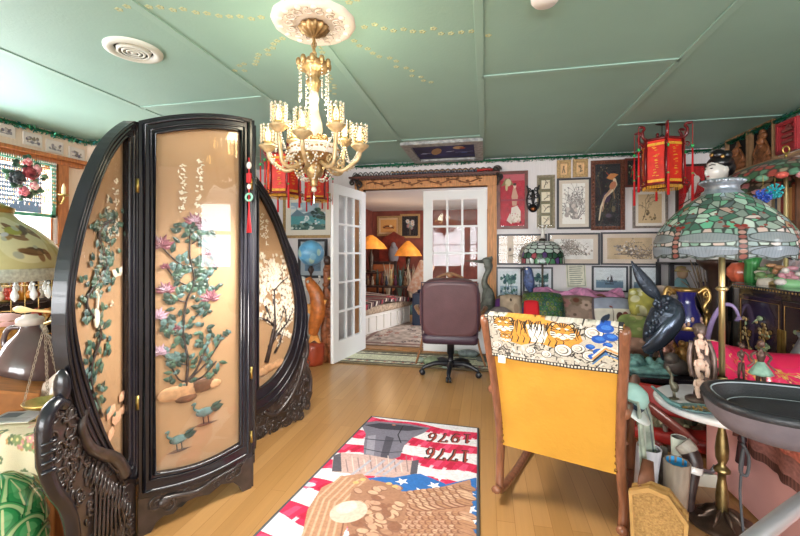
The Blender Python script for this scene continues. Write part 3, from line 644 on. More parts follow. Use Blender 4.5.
m = MB(L0); m.lathe([(.012, 2.21), (.03, 2.205), (.062, 2.2), (.075, 2.175), (.06, 2.16), (.035, 2.15), (.025, 2.12), (.04, 2.1), (.028, 2.08), (.02, 2.05)], 32, wave=lambda a, z: 1+.08*math.cos(12*a))
for k in range(10): m.ell((.075*math.cos(k*.628), .075*math.sin(k*.628), 2.19), (.014, .014, .022), 0, None, 8, 5)
m.build('crown', CGOLD, ch)
MB(L0).lathe([(.014, 2.06), (.022, 2.045), (.026, 2.02), (.02, 1.99), (.024, 1.96), (.04, 1.90), (.043, 1.86), (.03, 1.81), (.024, 1.79)], 28).build('stem_vase', ALAB, ch)
m = MB(L0); m.lathe([(.02, 1.80), (.06, 1.80), (.07, 1.79), (.11, 1.788), (.118, 1.78)], 36)
m.lathe([(.118, 1.735), (.1, 1.72), (.06, 1.70), (.04, 1.68), (.05, 1.66), (.03, 1.63), (.015, 1.6), (.02, 1.59), (0, 1.58)], 32)
for k in range(9):
    a = 2*PI*k/9; m.tube(curl(0, 0, .02, 0, 1.1, 0, 10), .0045, 5, 0, R('Z', 40*k) @ T(.05, 0, 1.82)); m.ell((.03*math.cos(a), .03*math.sin(a), 1.81), (.014, .014, .018), 0, None, 8, 5)
m.build('gilt_mount', CGOLD, ch)
m = MB(L0); m.lathe([(.112, 1.785), (.122, 1.78), (.124, 1.74), (.113, 1.733)], 40); bw = m.build('porcelain_bowl', PORC, ch)
m = MB(L0)
for k in range(36): a = 2*PI*k/36; m.ell((.1245*math.cos(a), .1245*math.sin(a), 1.76+.004*math.sin(k*2.1)), (.008, .008, .005), 0, None, 6, 4)
m.build('gilt_decoration', CGOLD, bw)
def beads(m, pts, r=.0055):
    P = smooth_path(pts, 8); acc = 0
    for i in range(1, len(P)):
        acc += (P[i]-P[i-1]).length
        if acc > r*1.9: m.ell(P[i], r, 0, None, 6, 4); acc = 0
for k in range(8):
    a = 2*PI*k/8+.2; Rz = L0 @ R('Z', math.degrees(a)); rr = .228 if k % 2 == 0 else .188; zt = 1.80 if k % 2 == 0 else 1.86
    m = MB(Rz); m.tube(smooth_path([(.06, 0, 1.70), (.12, 0, 1.665), (.165, 0, 1.675), (rr-.01, 0, 1.72), (rr, 0, zt-.04)], 6), .010, 8); m.tube(curl(.13, 1.70, .022, 0, 1.2), .005, 5)
    m.lathe([(.008, zt-.05), (.014, zt-.045), (.042, zt-.02), (.045, zt-.012), (.02, zt-.006), (.018, zt+.006), (0, zt+.006)], 18, 0, T(rr, 0, 0)); arm = m.build('arm', CARM, ch)
    m = MB(Rz @ T(rr, 0, zt)); m.lathe([(.02, .0), (.03, .01), (.033, .045), (.03, .075), (.036, .085)], 14, wave=lambda a_, z: 1+.05*math.cos(7*a_)); m.build('crystal_cup', CUP, arm)
    m = MB(Rz @ T(rr, 0, zt))
    for j in range(10):
        b = 2*PI*j/10
        for q in range(6): m.ell((.036*math.cos(b), .036*math.sin(b), .008+.015*q), (.0055, .0055, .0068), 0, None, 6, 4)
    m.build('bead_sleeve', CRY, arm)
    m = MB(Rz @ T(rr, 0, zt)); m.lathe([(.006, 0), (.009, .01), (.014, .035), (.009, .06), (0, .078)], 10); m.build('bulb', BULB, arm)
    m = MB(L0); nx = a+2*PI/8; r2 = .188 if k % 2 == 0 else .228; z2 = 1.86 if k % 2 == 0 else 1.80
    p, q = Vector((rr*math.cos(a), rr*math.sin(a), zt-.02)), Vector((r2*math.cos(nx), r2*math.sin(nx), z2-.02)); md = (p+q)/2*1.0; beads(m, [p, p.lerp(md, .5)+Vector((0, 0, -.08)), Vector((md.x, md.y, 1.69)), q.lerp(md, .5)+Vector((0, 0, -.08)), q])
    e = Vector((.12*math.cos(a+.35), .12*math.sin(a+.35), 1.73)); beads(m, [p, (p+e)/2+Vector((0, 0, -.09)), e]); e2 = Vector((.03*math.cos(a), .03*math.sin(a), 1.62)); beads(m, [e, (e+e2)/2+Vector((.0, 0, -.05)), e2])
    m.build('bead_swag', CRY, ch); m = MB(L0); t = Vector((.072*math.cos(a), .072*math.sin(a), 2.17)); beads(m, [t, t+Vector((0, 0, -.06)), t+Vector((0, 0, -.13))], .005); (k % 3 == 0) and beads(m, [t, t*.75+Vector((0, 0, 1.99-2.17*.75)), Vector((.11*math.cos(a), .11*math.sin(a), 1.79))], .0045)
    m.ell(t+Vector((0, 0, -.15)), (.006, .006, .018), 0, None, 6, 4)
    m.build('crown_strand', CRY, ch)
m = MB(L0); m.tube([(0, 0, 1.585), (0, 0, 1.50)], .0015, 4); m.ell((0, 0, 1.57), .014); m.build('pull_cord', CRY, ch)
# air vent, small smoke detector, framed plaque on the ceiling
v = thing('ceiling_vent', 'round white air vent with concentric rings in the green ceiling on the left', 'vent', (-1.94, 1.89, ZC), world=True)
g = MB(T(-1.94, 1.89, ZC) @ SCL(1, 1, -1)); g.lathe([(.145, 0), (.143, .012), (.12, .02), (.098, .012), (.094, 0)], 40); g.build('outer_ring', mat('off_white_metal', 0xd8dcd4, .45), v)
g = MB(T(-1.94, 1.89, ZC) @ SCL(1, 1, -1)); g.lathe([(0, .001), (.096, .001)], 30); g.build('duct', mat('dark_duct', 0x1d2220, .8), v)
g = MB(T(-1.94, 1.89, ZC) @ SCL(1, 1, -1))
for r in (.08, .058, .036): g.lathe([(r+.004, .004), (r, .02), (r-.012, .022), (r-.008, .016)], 32)
g.lathe([(0, .022), (.016, .02), (.018, .01)], 20)
for k in range(4): g.box(.0, -.004, .008, .094, .004, .014, 0, R('Z', 90*k+20))
g.build('louvre_ring', mat('off_white_metal', 0), v)
p = PZ(545, -3, ZC); g = MB(T(p.x, p.y, ZC) @ SCL(1, 1, -1)); g.lathe([(0, .03), (.05, .028), (.06, .015), (.062, 0)], 24); tag(g.build('smoke_detector', WHITEP), 'small white disc detector at the top edge of the green ceiling', 'smoke detector')
cv = Cv(8, 9, 22, 0x2a2a62); cv.noise(.3, .8, 3)
cv.rect(0, 0, 8, .5, 0x5f5f66); cv.rect(0, 8.5, 8, 9, 0x5f5f66)
for x, y, w_, h_, c in ((2.9, 4.3, 1.3, 3.8, 0xcfa574), (5.9, 2.6, 1.4, 1.6, 0xd8b48a), (6.4, 2.9, .8, .9, 0xb5523c), (1.2, 5.2, .8, .8, 0x8fa0d0), (4.6, 4.6, .7, .5, 0x9fb0dd), (6.5, 5.6, .9, .6, 0x4a5ea8)): cv.ell(x, y, w_*.5, h_*.5, c, .2)
for i in range(7): cv.line([(2.3, 2.7+i*.5), (3.5, 2.75+i*.5)], .16, 0x5a2f26)
cv.line([(.7, 5.4), (2.0, 5.0)], .18, 0xc8cde8); cv.line([(4.2, 4.7), (5.2, 4.4)], .15, 0xd8def2); cv.line([(5.4, 5.2), (7.6, 5.0)], .16, 0x98a8d8)
t = thing('ceiling_plaque', 'dark blue framed picture fixed flat to the green ceiling in front of the doors', 'picture', (-.45, 4.5, ZC), world=True)
b = MB(T(-.45, 4.5, ZC)); b.ring([(-.42, -.44), (.42, -.44), (.42, .44), (-.42, .44)], [(-.33, -.33), (.33, -.33), (.33, .33), (-.33, .33)], 0, .035, 0, R('X', -90)); b.build('frame', mat('pewter_ornate_frame', 0x9a9c9c, .45, .1, var=.35, vscale=25, bump=.5), t)
cvmesh('picture', cv, lambda u, v_: (-.45-.335+.67*u, 4.5-.335+.67*v_, ZC-.012+0*u), PRINT, t)
# ------------------------------------------------------------------ red silk palace lanterns
RSILK = mat('red_lantern_silk', 0xdc2c1c, .5, var=.12, vscale=14, emit=.0); RLAC = mat('dark_red_carved_wood', 0x6e1418, .35, var=.3, vscale=20, coat=.3)
YEL = mat('yellow_silk_fringe', 0xe6a832, .6, var=.2, vscale=40); RTAS = mat('red_tassel_thread', 0xd01820, .7); JGRN = mat('green_jade_bead', 0x2fae5a, .3)
def lantern(loc, s, label, rz, hang):
    t = thing('palace_lantern', label, 'lantern', loc, rz)
    n, r, h = 6, .17, .42; A = [2*PI*k/n for k in range(n)]; P = [(r*math.cos(a), r*math.sin(a)) for a in A]
    for k in range(n):
        (x0, y0), (x1, y1) = P[k], P[(k+1) % n]; mx, my = (x0+x1)/2, (y0+y1)/2; a = math.atan2(my, mx); Mx = SCL(s) @ basis((mx*.97, my*.97, 0), (-math.sin(a), math.cos(a), 0), (math.cos(a), math.sin(a), 0), (0, 0, 1)); w = r*.42
        f = MB(Mx); f.surf([[(-w, 0, -h/2), (w, 0, -h/2)], [(-w*.97, .012, 0), (w*.97, .012, 0)], [(-w, 0, h/2), (w, 0, h/2)]]); pn = f.build('silk_panel', RSILK, t)
        d = MB(Mx)
        for z in (-h/2+.03, h/2-.05): d = MB(Mx); d.prism([(-w, z-.012), (w, z-.012), (w, z+.012), (-w, z+.012)], .006, .009); d.build('gold_band', YEL, pn)
        d = MB(Mx)
        rd = random.Random(k)
        for q in range(5):
            z = .12-.06*q
            for _ in range(4): x_, z_ = rd.uniform(-.02, .02), z+rd.uniform(-.02, .02); d.prism([(x_-.012, z_-.003), (x_+.012, z_), (x_+.01, z_+.005), (x_-.012, z_+.003)], .014, .016)
        d.build('gold_lettering', YEL, pn); d = MB(Mx)
        for q in range(12): d.tube([(-w+.014*q*.95, .004, -h/2), (-w+.014*q*.95, .004, -h/2-.04)], .004, 4)
        d.build('silk_fringe', YEL, pn)
    for k in range(n):
        a = A[k]; Mx = SCL(s) @ R('Z', math.degrees(a)); p = MB(Mx); p.tube([(r, 0, -h/2-.02), (r+.004, 0, 0), (r, 0, h/2+.02)], .011, 6)
        p.tube(smooth_path([(r, 0, h/2), (r+.03, 0, h/2+.03), (r+.035, 0, h/2+.08), (r+.015, 0, h/2+.11), (r+.04, 0, h/2+.13), (r+.07, 0, h/2+.12)], 4), [.014]*8+[.012]*8+[.01]*4+[.004], 6); p.ell((r+.05, 0, h/2+.125), (.03, .012, .014), 0, None, 8, 5)
        p.tube(curl(r+.035, -h/2+.0, .03, 1.5, 1.1), .006, 5); p.tube(curl(r+.03, h/2-.06, .025, -1.5, 1.1), .006, 5); po = p.build('carved_post', RLAC, t)
        q = MB(Mx); z0 = h/2+.11; q.tube([(r+.075, 0, z0), (r+.075, 0, z0-.2)], .0025, 4, 0); q.ell((r+.075, 0, z0-.2), (.016, .01, .016), 1, None, 8, 6); q.tube([(r+.075, 0, z0-.22), (r+.075, 0, z0-.6-.05*(k % 3))], [.007, .012], 6, 0); q.ell((r+.075, 0, z0-.45), (.01, .01, .02), 1, None, 8, 6)
        q.build('tassel', [RTAS, JGRN], po)
    for z in (h/2, -h/2):
        f = MB(SCL(s)); f.tube([(x*1.0, y*1.0, z) for x, y in P], .012, 6, closed=True)
        for k in range(3): f.tube([(*P[k], z), (*P[k+3], z)], .006, 5)
        f.build('hoop', RLAC, t)
    f = MB(SCL(s)); f.tube([(0, 0, h/2), (0, 0, hang/s)], .004, 6); f.tube(curl(0, h/2+.04, .03, 0, .9), .005, 5); f.build('hanger', BRONZE, t)
    f = MB(); f.lathe([(0, hang), (.06*s+.02, hang-.002), (.06*s, hang-.012), (0, hang-.02)], 18, 0, SCL(1, .45, 1)); f.build('ceiling_hook', BRONZE, t)
    return t
p = PD(662, 164, 3.55); lantern((p.x, p.y, 2.045), 0.93, 'large red silk palace lantern with dark red dragon posts hanging in the right corner', .35, ZC-2.045)
p = PD(283, 178, 3.7); lantern((p.x, p.y, 1.97), .85, 'red silk palace lantern hanging just right of the black screen top', .2, ZC-1.97)
p = PD(317, 188, 4.4); lantern((p.x, p.y, 1.99), .72, 'smaller red palace lantern partly behind the chandelier, beside the open door', .6, ZC-1.99)
# ------------------------------------------------------------------ framed pictures on the back wall
def wall_pic(rect, label, fmat, cv, fw=3, mat_px=0, mat_col=0xe9dfd2, glass=True, depth=.025, name='framed_picture', group=None, Y=YB, cat='picture', bead=False):
    """rect: the outer edge of the frame as seen; hung flat on the back wall at its own place and size"""
    x0, y0, x1, y1 = rect; a, b = PY(x0, (y0+y1)/2, Y-.02), PY(x1, (y0+y1)/2, Y-.02); c, d = PY((x0+x1)/2, y0, Y-.02), PY((x0+x1)/2, y1, Y-.02)
    cx, cz, w, h = (a.x+b.x)/2, (c.z+d.z)/2, b.x-a.x, c.z-d.z; k = w/(x1-x0)
    t = thing(name, label, cat, (cx, Y, cz-h/2), group=group); M_ = T(0, 0, h/2)
    fill_frame(t, M_, w, h, fw*k, mat_px*k, fmat, mat_col, cv, depth, glass, bead); return t
_mc = {}
def fill_frame(t, M_, w, h, f, mw, fmat, mat_col, cv, depth=.025, glass=True, bead=False):
    R_ = lambda q: [(-w/2+q, -h/2+q), (w/2-q, -h/2+q), (w/2-q, h/2-q), (-w/2+q, h/2-q)]
    m = MB(M_); m.ring(R_(0), R_(f), -depth, -.001); m.ring(R_(f*.15), R_(f*.7), -depth-.006, -depth+.001)
    if bead:
        n = int(2*(w+h)/(f*1.1)); P = resample(R_(f*.45), n)
        for x, z in P: m.ell((x, -depth-.006, z), f*.34, 0, None, 6, 4)
    m.build('frame', fmat, t); iw, ih = w-2*f, h-2*f
    if mw > 0:
        key = 'mat_board_%06x' % mat_col; mm = mat(key, mat_col, .8); m = MB(M_); m.ring(R_(f*.9), R_(f+mw), -.012, -.004); m.build('mat_board', mm, t)
    if cv is not None:
        o = cvmesh('picture', cv, lambda u, v: (-iw/2+mw*.95+(iw-1.9*mw)*u, -.006+0*u, -ih/2+mw*.95+(ih-1.9*mw)*(1-v)), PRINT, t); o.matrix_local = M_
    if glass: m = MB(M_); m.box(-iw/2, -.016, -ih/2, iw/2, -.0145, ih/2); m.build('pane', GLASS, t)
LF = lambda cols, r: (lambda s, x, y, rd: s.ell(x+rd.uniform(-r, r), y+rd.uniform(-r, r), r, r*.5, rd.choice(cols), rd.uniform(0, PI)))
GILT = mat('gilt_mottled_frame', 0xb09060, .45, .3, var=.3, vscale=60, bump=.4); GREYG = mat('grey_gold_frame', 0x8c8068, .5, .2, var=.25, vscale=40)
# lady under a parasol on red
cv = Cv(30, 56, 4, 0xb8283c); cv.noise(.12, 3, 2); cv.rect(0, 0, 30, 7, 0xc8606c); cv.line([(2, 12), (12, 4), (13, 12)], .7, 0x6e5a36); cv.poly([(1, 13), (7, 4), (13, 6), (17, 12), (10, 11)], 0x8a7a4c); cv.ell(10, 9, 3.5, 4, 0xd8ccaa); cv.ell(8, 14, 1.5, 4, 0xcbbf90)
cv.poly([(14, 24), (16, 15), (19, 15), (22, 24), (20, 34), (15, 34)], 0xcaa08a); cv.ell(18, 13, 1.8, 2.4, 0xe6c8b4); cv.ell(18, 11, 1.8, 1.5, 0x3c2826); cv.poly([(12, 52), (14, 36), (21, 34), (25, 40), (25, 52)], 0xe9dcd2); cv.poly([(8, 50), (12, 42), (16, 50), (14, 54)], 0xdccabf); cv.blot(14, 40, 24, 52, 12, 1.2, [0xd08a8c, 0xc9b6a2], 4); cv.rect(0, 27, 30, 29, 0x9c3248); cv.ell(25, 52, 1.2, 1.5, 0x6a1420)
wall_pic((497, 171, 528, 229), 'tall framed red print of a lady under a parasol, right of the doors', REDWOOD, cv, 3.2)
# four small squares in one long frame
cv = Cv(13, 48, 5, 0x7d745a)
for i in range(4): y = 3+i*11.7; cv.rect(2.5, y, 10.5, y+8.5, 0xe8dcc4); cv.branch(5, y+7, -1.2+.2*i, 6, .7, 0x5a4a3a, 1, LF([0x6a6a5a, 0xa07a66], .6), i+1)
wall_pic((537, 175, 555, 228), 'narrow vertical frame holding four small square bird prints', GREYG, cv, 2.2)
for i, (rc, lb) in enumerate((((557, 160, 571, 178), 'small square gilt frame with a gold sketch, left one above the white floral print'), ((573, 159, 588, 177), 'small square gilt frame with a gold sketch, next to the tall black bird picture'))):
    cv = Cv(8, 10, 8, 0xe0b888); cv.noise(.1, 1.5, i); cv.line([(2.5, 8), (4, 4), (5.5, 8)] if i == 0 else [(2.5, 3), (5, 5), (4, 8), (6, 7)], .8, 0x6a5a4a); cv.ell(4, 3, 1, 1, 0x8a6a4a)
    wall_pic(rc, lb, GILT, cv, 3.4, 0, glass=False)
cv = Cv(22, 38, 5, 0xf3efe9)
for i in range(9): cv.branch(10+i*.7, 33, -1.57+(i-4)*.18, 13+(i % 3)*4, .8, 0x8d8684, 2, LF([0xa59a98, 0x78736f, 0xc7b6b0], .9), i)
cv.blot(4, 20, 14, 32, 30, 1.6, [0x8b8482, 0xa9a09c, 0xcfc3bd], 3); cv.script(18.5, 7, 5, 1.4, 0x4a4646, 3); cv.ell(18, 33, .6, .6, 0x8a4a40)
wall_pic((557, 178, 591, 229), 'white floral ink print with dark script beside the tall black bird picture', BLACKFR, cv, 2, 3.5, 0xd9cdbf)
# the long-tailed bird on black
cv = Cv(26, 58, 4, 0x2c2a2e); cv.noise(.3, 4, 6)
for i in range(8): cv.branch(6+i*2, 56-i*3, -1.5, 14, .5, 0x4e4636, 1, LF([0x6a6248, 0x8a7c58, 0x4a4a3c], .9), i+20)
cv.branch(6, 28, -1.3, 16, .6, 0x5e523c, 2, LF([0x7a6e4e, 0xa08c64], .8), 31); cv.ell(19, 42, 2, 3, 0x6a6048); cv.ell(14, 48, 3, 2, 0x5a4e5c); cv.ell(12, 31, 4, 5, 0x43344c)
cv.line([(20, 15), (21, 19), (18, 24), (11, 30), (6.5, 40), (4.5, 52)], [3.2, 3.6, 3.4, 2.6, 2, 1.2], 0xe2cfb2); cv.line([(18, 22), (10, 31), (8, 44)], [2, 1.6, .8], 0xcaa488); cv.ell(18.5, 20, 3, 4, 0xc9805e, .6); cv.poly([(12, 13), (16, 9), (20, 9), (24, 10), (20, 13), (18, 15), (14, 14)], 0xd2894e); cv.line([(14, 10), (12, 8)], .8, 0xb24a34); cv.line([(19, 23), (20, 32)], .6, 0xb58a5a)
wall_pic((591, 160, 625, 230), 'tall carved brown frame with a long-tailed white bird on black', mat('carved_brown_frame', 0x6a3a26, .45, var=.4, vscale=60, bump=.6), cv, 4.2, bead=True)
for i, (rc, lb) in enumerate((((625, 158, 641, 187), 'small dark framed picture of a red parrot on black, left of the big red lantern'), ((642, 158, 658, 187), 'small dark framed picture mostly hidden behind the big red lantern'))):
    cv = Cv(11, 24, 6, 0x1f1c1e)
    for k in range(5): cv.branch(5, 22, -1.6+k*.2, 12, .5, 0x35502f, 1, LF([0x3f6a3c, 0x6d8a56, 0xb6b8a0], 1), k+i)
    cv.line([(4, 16), (6, 9), (7, 6)], [.8, 2.2, 1.6], 0xb5302c); cv.ell(7, 5, 1.3, 1.2, 0xc64a38); cv.ell(6, 12, 1.2, 2, 0x4d8a4c)
    wall_pic(rc, lb, REDWOOD, cv, 2.4)
cv = Cv(24, 26, 5, 0xd8bc94); cv.branch(5, 23, -1.0, 18, .7, 0x6a5640, 2, LF([0x6a5a44, 0x8a7250, 0x4a4438], .8), 4); cv.blot(4, 15, 20, 23, 18, 1, [0x7a684e, 0x5c5040, 0xa68a60], 5); cv.script(4.5, 8, 3, 1.4, 0x4a3c30, 7)
wall_pic((633, 189, 668, 228), 'tan ink painting in a beaded silver frame below the big red lantern', mat('silver_brown_frame', 0x8d8078, .4, .3, var=.3, vscale=50), cv, 2.4, 3.2, 0xefe6dc, bead=True)
# row of three wide prints
def wide(i):
    c = Cv(44, 26, 4, (0xd6c5b4, 0xf3efec, 0xd3b997)[i])  # middle print's near-white ground paints in the window reflection on its glass
    c.noise(.06, 5, i)
    for k in range(7): c.branch((6, 40, 8)[i]+k*(3, -3, 3)[i], (22, 20, 20)[i], (-.5, -2.7, -.4)[i]+k*.07, 16, .9, 0x7a6a60, 2, LF([0x8d7f76, 0xb9aaa2, 0x6b625c, 0xd8cfc8], .9), k+i*10)
    c.blot(8 if i != 1 else 18, 10, 30 if i != 1 else 42, 20, 26, 1.3, [0xeae2da, 0x9a8d86, 0x746a66, 0xb9a9a0], i+3)
    if i: c.line([(22, 5), (27, 5)] if i == 1 else [(27, 6), (35, 6)], .1, 0x4a423e)
    for k in range(4): c.script((8 if i == 1 else 27)+k*2.1, 5 if i == 1 else 6, 1, 1.3, 0x4a423e, k+i) if i else None
    if i == 1: c.ell(10, 9, .9, .9, 0x6a5a52)
    return c
for i, (rc, lb) in enumerate((((497, 234, 547, 265), 'wide dark framed ink landscape behind the small stained-glass lamp, left of three'), ((548, 233, 600, 265), 'wide dark framed blossom print with painted window glare, middle of three in a row'), ((601, 232, 659, 265), 'wide dark framed tan print of blossoms, nearest the large stained-glass shade'))):
    wall_pic(rc, lb, mat('grey_black_frame', 0x46444a, .45), wide(i), 1.8, 4.5, 0xdccbbd)
# lower row
def tree_scene(seed, sail=False):
    c = Cv(22, 26, 5, 0xdfe6ec); c.rect(0, 15, 22, 26, 0x9fb6c6); c.noise(.06, 2, seed); rd = random.Random(seed)
    if sail:
        c.rect(0, 17, 22, 26, 0x6f8ba4); c.blot(0, 15, 22, 17.5, 20, 1.2, [0x5b7488, 0x8298a6], seed); c.line([(8, 20), (14, 20)], 1.3, 0x3a4048); c.poly([(10.8, 18), (13, 7), (14, 18)], 0x4a4a56); c.poly([(10, 18), (9, 12), (10.6, 10)], 0x6a5f66); c.line([(12, 7), (12, 20)], .3, 0x30343a)
    else:
        for k in range(4): x = rd.uniform(5, 17); c.line([(x, 22), (x+rd.uniform(-2, 2), 9)], .7, 0x3e5a58); c.blot(x-5, 4, x+5, 12, 14, 1.5, [0x3f6a66, 0x2f5560, 0x6f9690], seed+k)
        c.blot(1, 17, 21, 25, 30, 1.3, [0x46705e, 0x35586a, 0x7fa0a6, 0xd8e2e6], seed)
    return c
BLF = mat('blue_black_frame', 0x34363e, .4)
for rc, lb, sd, sl in (((496, 267, 522, 301), 'blue green tree print at the left end of the lower row of frames', 1, 0), ((523, 267, 553, 298), 'blue green tree print in a thin dark frame directly behind the parrot figure', 2, 0), ((592, 266, 628, 292), 'blue seascape print with a sailing boat in a thin dark frame', 3, 1), ((630, 266, 660, 295), 'blue seascape print crossed by the upright bronze feather', 4, 1)): wall_pic(rc, lb, BLF, tree_scene(sd, sl), 1.7, 2.6, 0xe6eaf0)
# pinned notice
cv = Cv(18, 24, 5, 0xe4e0cf); cv.noise(.05, 2, 1); cv.line([(1, 1), (17, 1), (17, 23), (1, 23), (1, 1)], .5, 0x7a8068)
for i in range(9): cv.line([(3, 4+i*2.1), (15-(i % 3), 4+i*2.1)], .55, 0x6d7264)
a, b = PY(567, 263, 4.985), PY(587, 288, 4.985); w, h = b.x-a.x, a.z-b.z
m = MB(); t = thing('paper_notice', 'cream paper notice with printed lines pinned above the sofa', 'notice', (a.x, 4.998, b.z), rot=(0, math.radians(-3), 0)); m.box(0, -.004, 0, w, .002, h, ch=.001); m.build('sheet', mat('cream_paper', 0xe4e0cf, .8), t); cvmesh('print', cv, lambda u, v: (w*(.02+.96*u), -.0055+0*u, h*(.98-.96*v)), PRINT, t)
# red picture with a white parrot in the corner
cv = Cv(26, 42, 4, 0xc01e24); cv.noise(.12, 3, 4); cv.line([(17, 14), (14, 22), (9, 32), (5, 40)], [5, 7, 5, 2], 0xe8e2dc); cv.ell(18, 12, 3.6, 3.6, 0xf0eae4); cv.poly([(17, 9), (15, 5), (19, 9)], 0xe4d9c8); cv.poly([(21, 12), (23.5, 14), (21, 15)], 0x4a4040); cv.blot(8, 24, 16, 36, 12, 1.4, [0xcfc8c4, 0xf4f0ec], 3); cv.branch(2, 36, -.4, 24, 1, 0x3a2a20, 1, LF([0x4a6a44, 0x86524a], 1.6), 3)
wall_pic((676, 164, 708, 214), 'red picture of a white parrot in the back corner behind the lantern', DARKWOOD, cv, 2.6)
# open-work black wall mask
p = PY(533, 202, 4.97); t = thing('wall_mask', 'black metal scroll wall ornament between the red print and the four-square frame', 'wall ornament', (p.x, 4.99, 1.72)); m = MB()
for k in (-1, 1):
    m.tube(smooth_path([(0, -.02, .02), (k*.05, -.03, .06), (k*.07, -.03, .16), (k*.05, -.02, .26), (k*.07, -.02, .33)], 5), .011, 6)
    for z, r in ((.1, .03), (.2, .035), (.28, .03)): m.tube(curl(k*.04, z, r, 0, 1.3*k, -.02), .007, 5)
m.ell((0, -.025, .06), (.05, .03, .05)); m.ell((0, -.03, .19), (.022, .02, .09)); m.build('scrollwork', mat('black_iron', 0x1f1d1f, .4, .5), t); m = MB(); m.ell((0, -.045, .05), (.03, .02, .025)); m.build('copper_boss', mat('copper', 0x9a5a34, .35, .8), t)
# landscape left of the doors and the small dark frame under it
cv = Cv(32, 34, 4, 0xcfdfe4); cv.rect(0, 0, 32, 12, 0x9fb8c8); cv.blot(0, 2, 32, 10, 18, 3, [0xb8ccd6, 0xe2e6e2, 0xd8c8c0], 3); cv.poly([(0, 16), (6, 9), (12, 14), (20, 11), (32, 15), (32, 20), (0, 20)], 0x6f8a98); cv.rect(0, 17, 32, 27, 0x58a0a6); cv.blot(8, 18, 26, 28, 20, 1.6, [0xe8eef0, 0xcfe0e4, 0x87b8ba], 5); cv.blot(20, 8, 31, 22, 26, 1.8, [0x2f4a46, 0x3f6458, 0x223a3a], 6); cv.rect(0, 27, 32, 34, 0x49706c); cv.blot(0, 26, 32, 34, 26, 1.8, [0x2f5450, 0x7a968c, 0xd8e0da], 7)
wall_pic((283, 194, 333, 238), 'gilt framed river landscape with pale mat, left of the open french door', GILT, cv, 2.6, 5, 0xefe8da)
cv = Cv(30, 30, 2, 0x6b86a0); cv.noise(.3, 5, 3); wall_pic((298, 239, 327, 278), 'dark framed picture half hidden behind the blue globe', BLACKFR, cv, 2.4, 4, 0xb8c2cc)
# ------------------------------------------------------------------ right wall: carved portraits and red plaque
def right_pic(xa, xb, top, bot, label, fmat, f, fillfn, back):
    a, b = PX(xa, 150, XR-.02), PX(xb, 150, XR-.02); w = abs(a.y-b.y); yc = (a.y+b.y)/2; xm = PX((xa+xb)/2, top, XR-.02); xn = PX((xa+xb)/2, bot, XR-.02); h = xm.z-xn.z
    t = thing('carved_portrait' if back is not None else 'wall_plaque', label, 'wall carving' if back is not None else 'plaque', (XR-.001, yc, xn.z), rot=(0, 0, -PI/2)); M_ = T(0, 0, h/2); R_ = lambda q: [(-w/2+q, -h/2+q), (w/2-q, -h/2+q), (w/2-q, h/2-q), (-w/2+q, h/2-q)]
    m = MB(M_); m.ring(R_(0), R_(f), -.035, -.001); m.ring(R_(f*.2), R_(f*.7), -.042, -.03); m.build('frame', fmat, t)
    m = MB(M_); m.prism(R_(f*.9), -.012, -.004); m.build('panel', back or fmat, t); fillfn(t, M_, w, h)
CARV = mat('carved_brown_relief', 0x8a5634, .45, var=.35, vscale=30); BLKP = mat('black_velvet_panel', 0x161313, .8)
def figure(hat):
    def fn(t, M_, w, h):
        m = MB(M_); s = h
        m.ell((0, -.02, -.20*s), (.33*w, .03, .22*s)); m.ell((0, -.024, -.33*s), (.38*w, .03, .14*s)); m.ell((0, -.034, .08*s), (.12*w, .03, .105*s)); m.ell((0, -.062, .07*s), (.02*w, .01, .02*s)); m.ell((-.04*w, -.055, .1*s), (.025*w, .01, .012*s)); m.ell((.04*w, -.055, .1*s), (.025*w, .01, .012*s)); m.ell((0, -.056, .03*s), (.05*w, .01, .01*s)); m.ell((0, -.034, -.02*s), (.06*w, .022, .06*s))
        if hat == 0: m.lathe([(.16*w, .16*s), (.12*w, .2*s), (.06*w, .3*s), (.02*w, .38*s), (0, .4*s)], 14, 0, T(0, -.02, 0) @ SCL(1, .3, 1))
        else: m.ell((0, -.022, .2*s), (.17*w, .03, .09*s)); m.ell((0, -.022, .28*s), (.1*w, .025, .08*s))
        for k in (-1, 1):
            m.tube(smooth_path([(k*.12*w, -.03, .1*s), (k*.2*w, -.03, 0), (k*.3*w, -.035, -.15*s), (k*.12*w, -.05, -.28*s)], 5), .03*w, 6)
            for q in range(5): m.tube([(k*.05*w*(q+1), -.045, -.12*s-.02*s*q), (k*.05*w*(q+1)*.8, -.05, -.44*s)], .012*w, 5)
        m.build('carved_figure', CARV, t)
    return fn
PALEW = mat('pale_brown_frame', 0x9c7a58, .5, var=.2, vscale=14)
right_pic(727, 750, 135, 173, 'carved wooden portrait with a pointed hat on black, high on the right wall', PALEW, .03, figure(0), BLKP)
right_pic(751, 776, 122, 168, 'carved wooden portrait with a rounded crown on black, beside the square red plaque', PALEW, .03, figure(1), BLKP)
def plq(t, M_, w, h):
    m = MB(M_)
    for q in range(3): m.box(-w*.25, -.03, -h*.2+q*h*.18, w*.25, -.014, -h*.12+q*h*.18)
    m.tube(curl(0, h*.26, .03, 0, 1.3, -.02), .007, 6); m.build('relief', mat('worn_red_relief', 0x8c4a44, .6), t)
right_pic(778, 799, 120, 152, 'square red plaque high on the right wall by the photo edge', mat('red_lacquer_frame', 0xa8343a, .4), .035, plq, None)
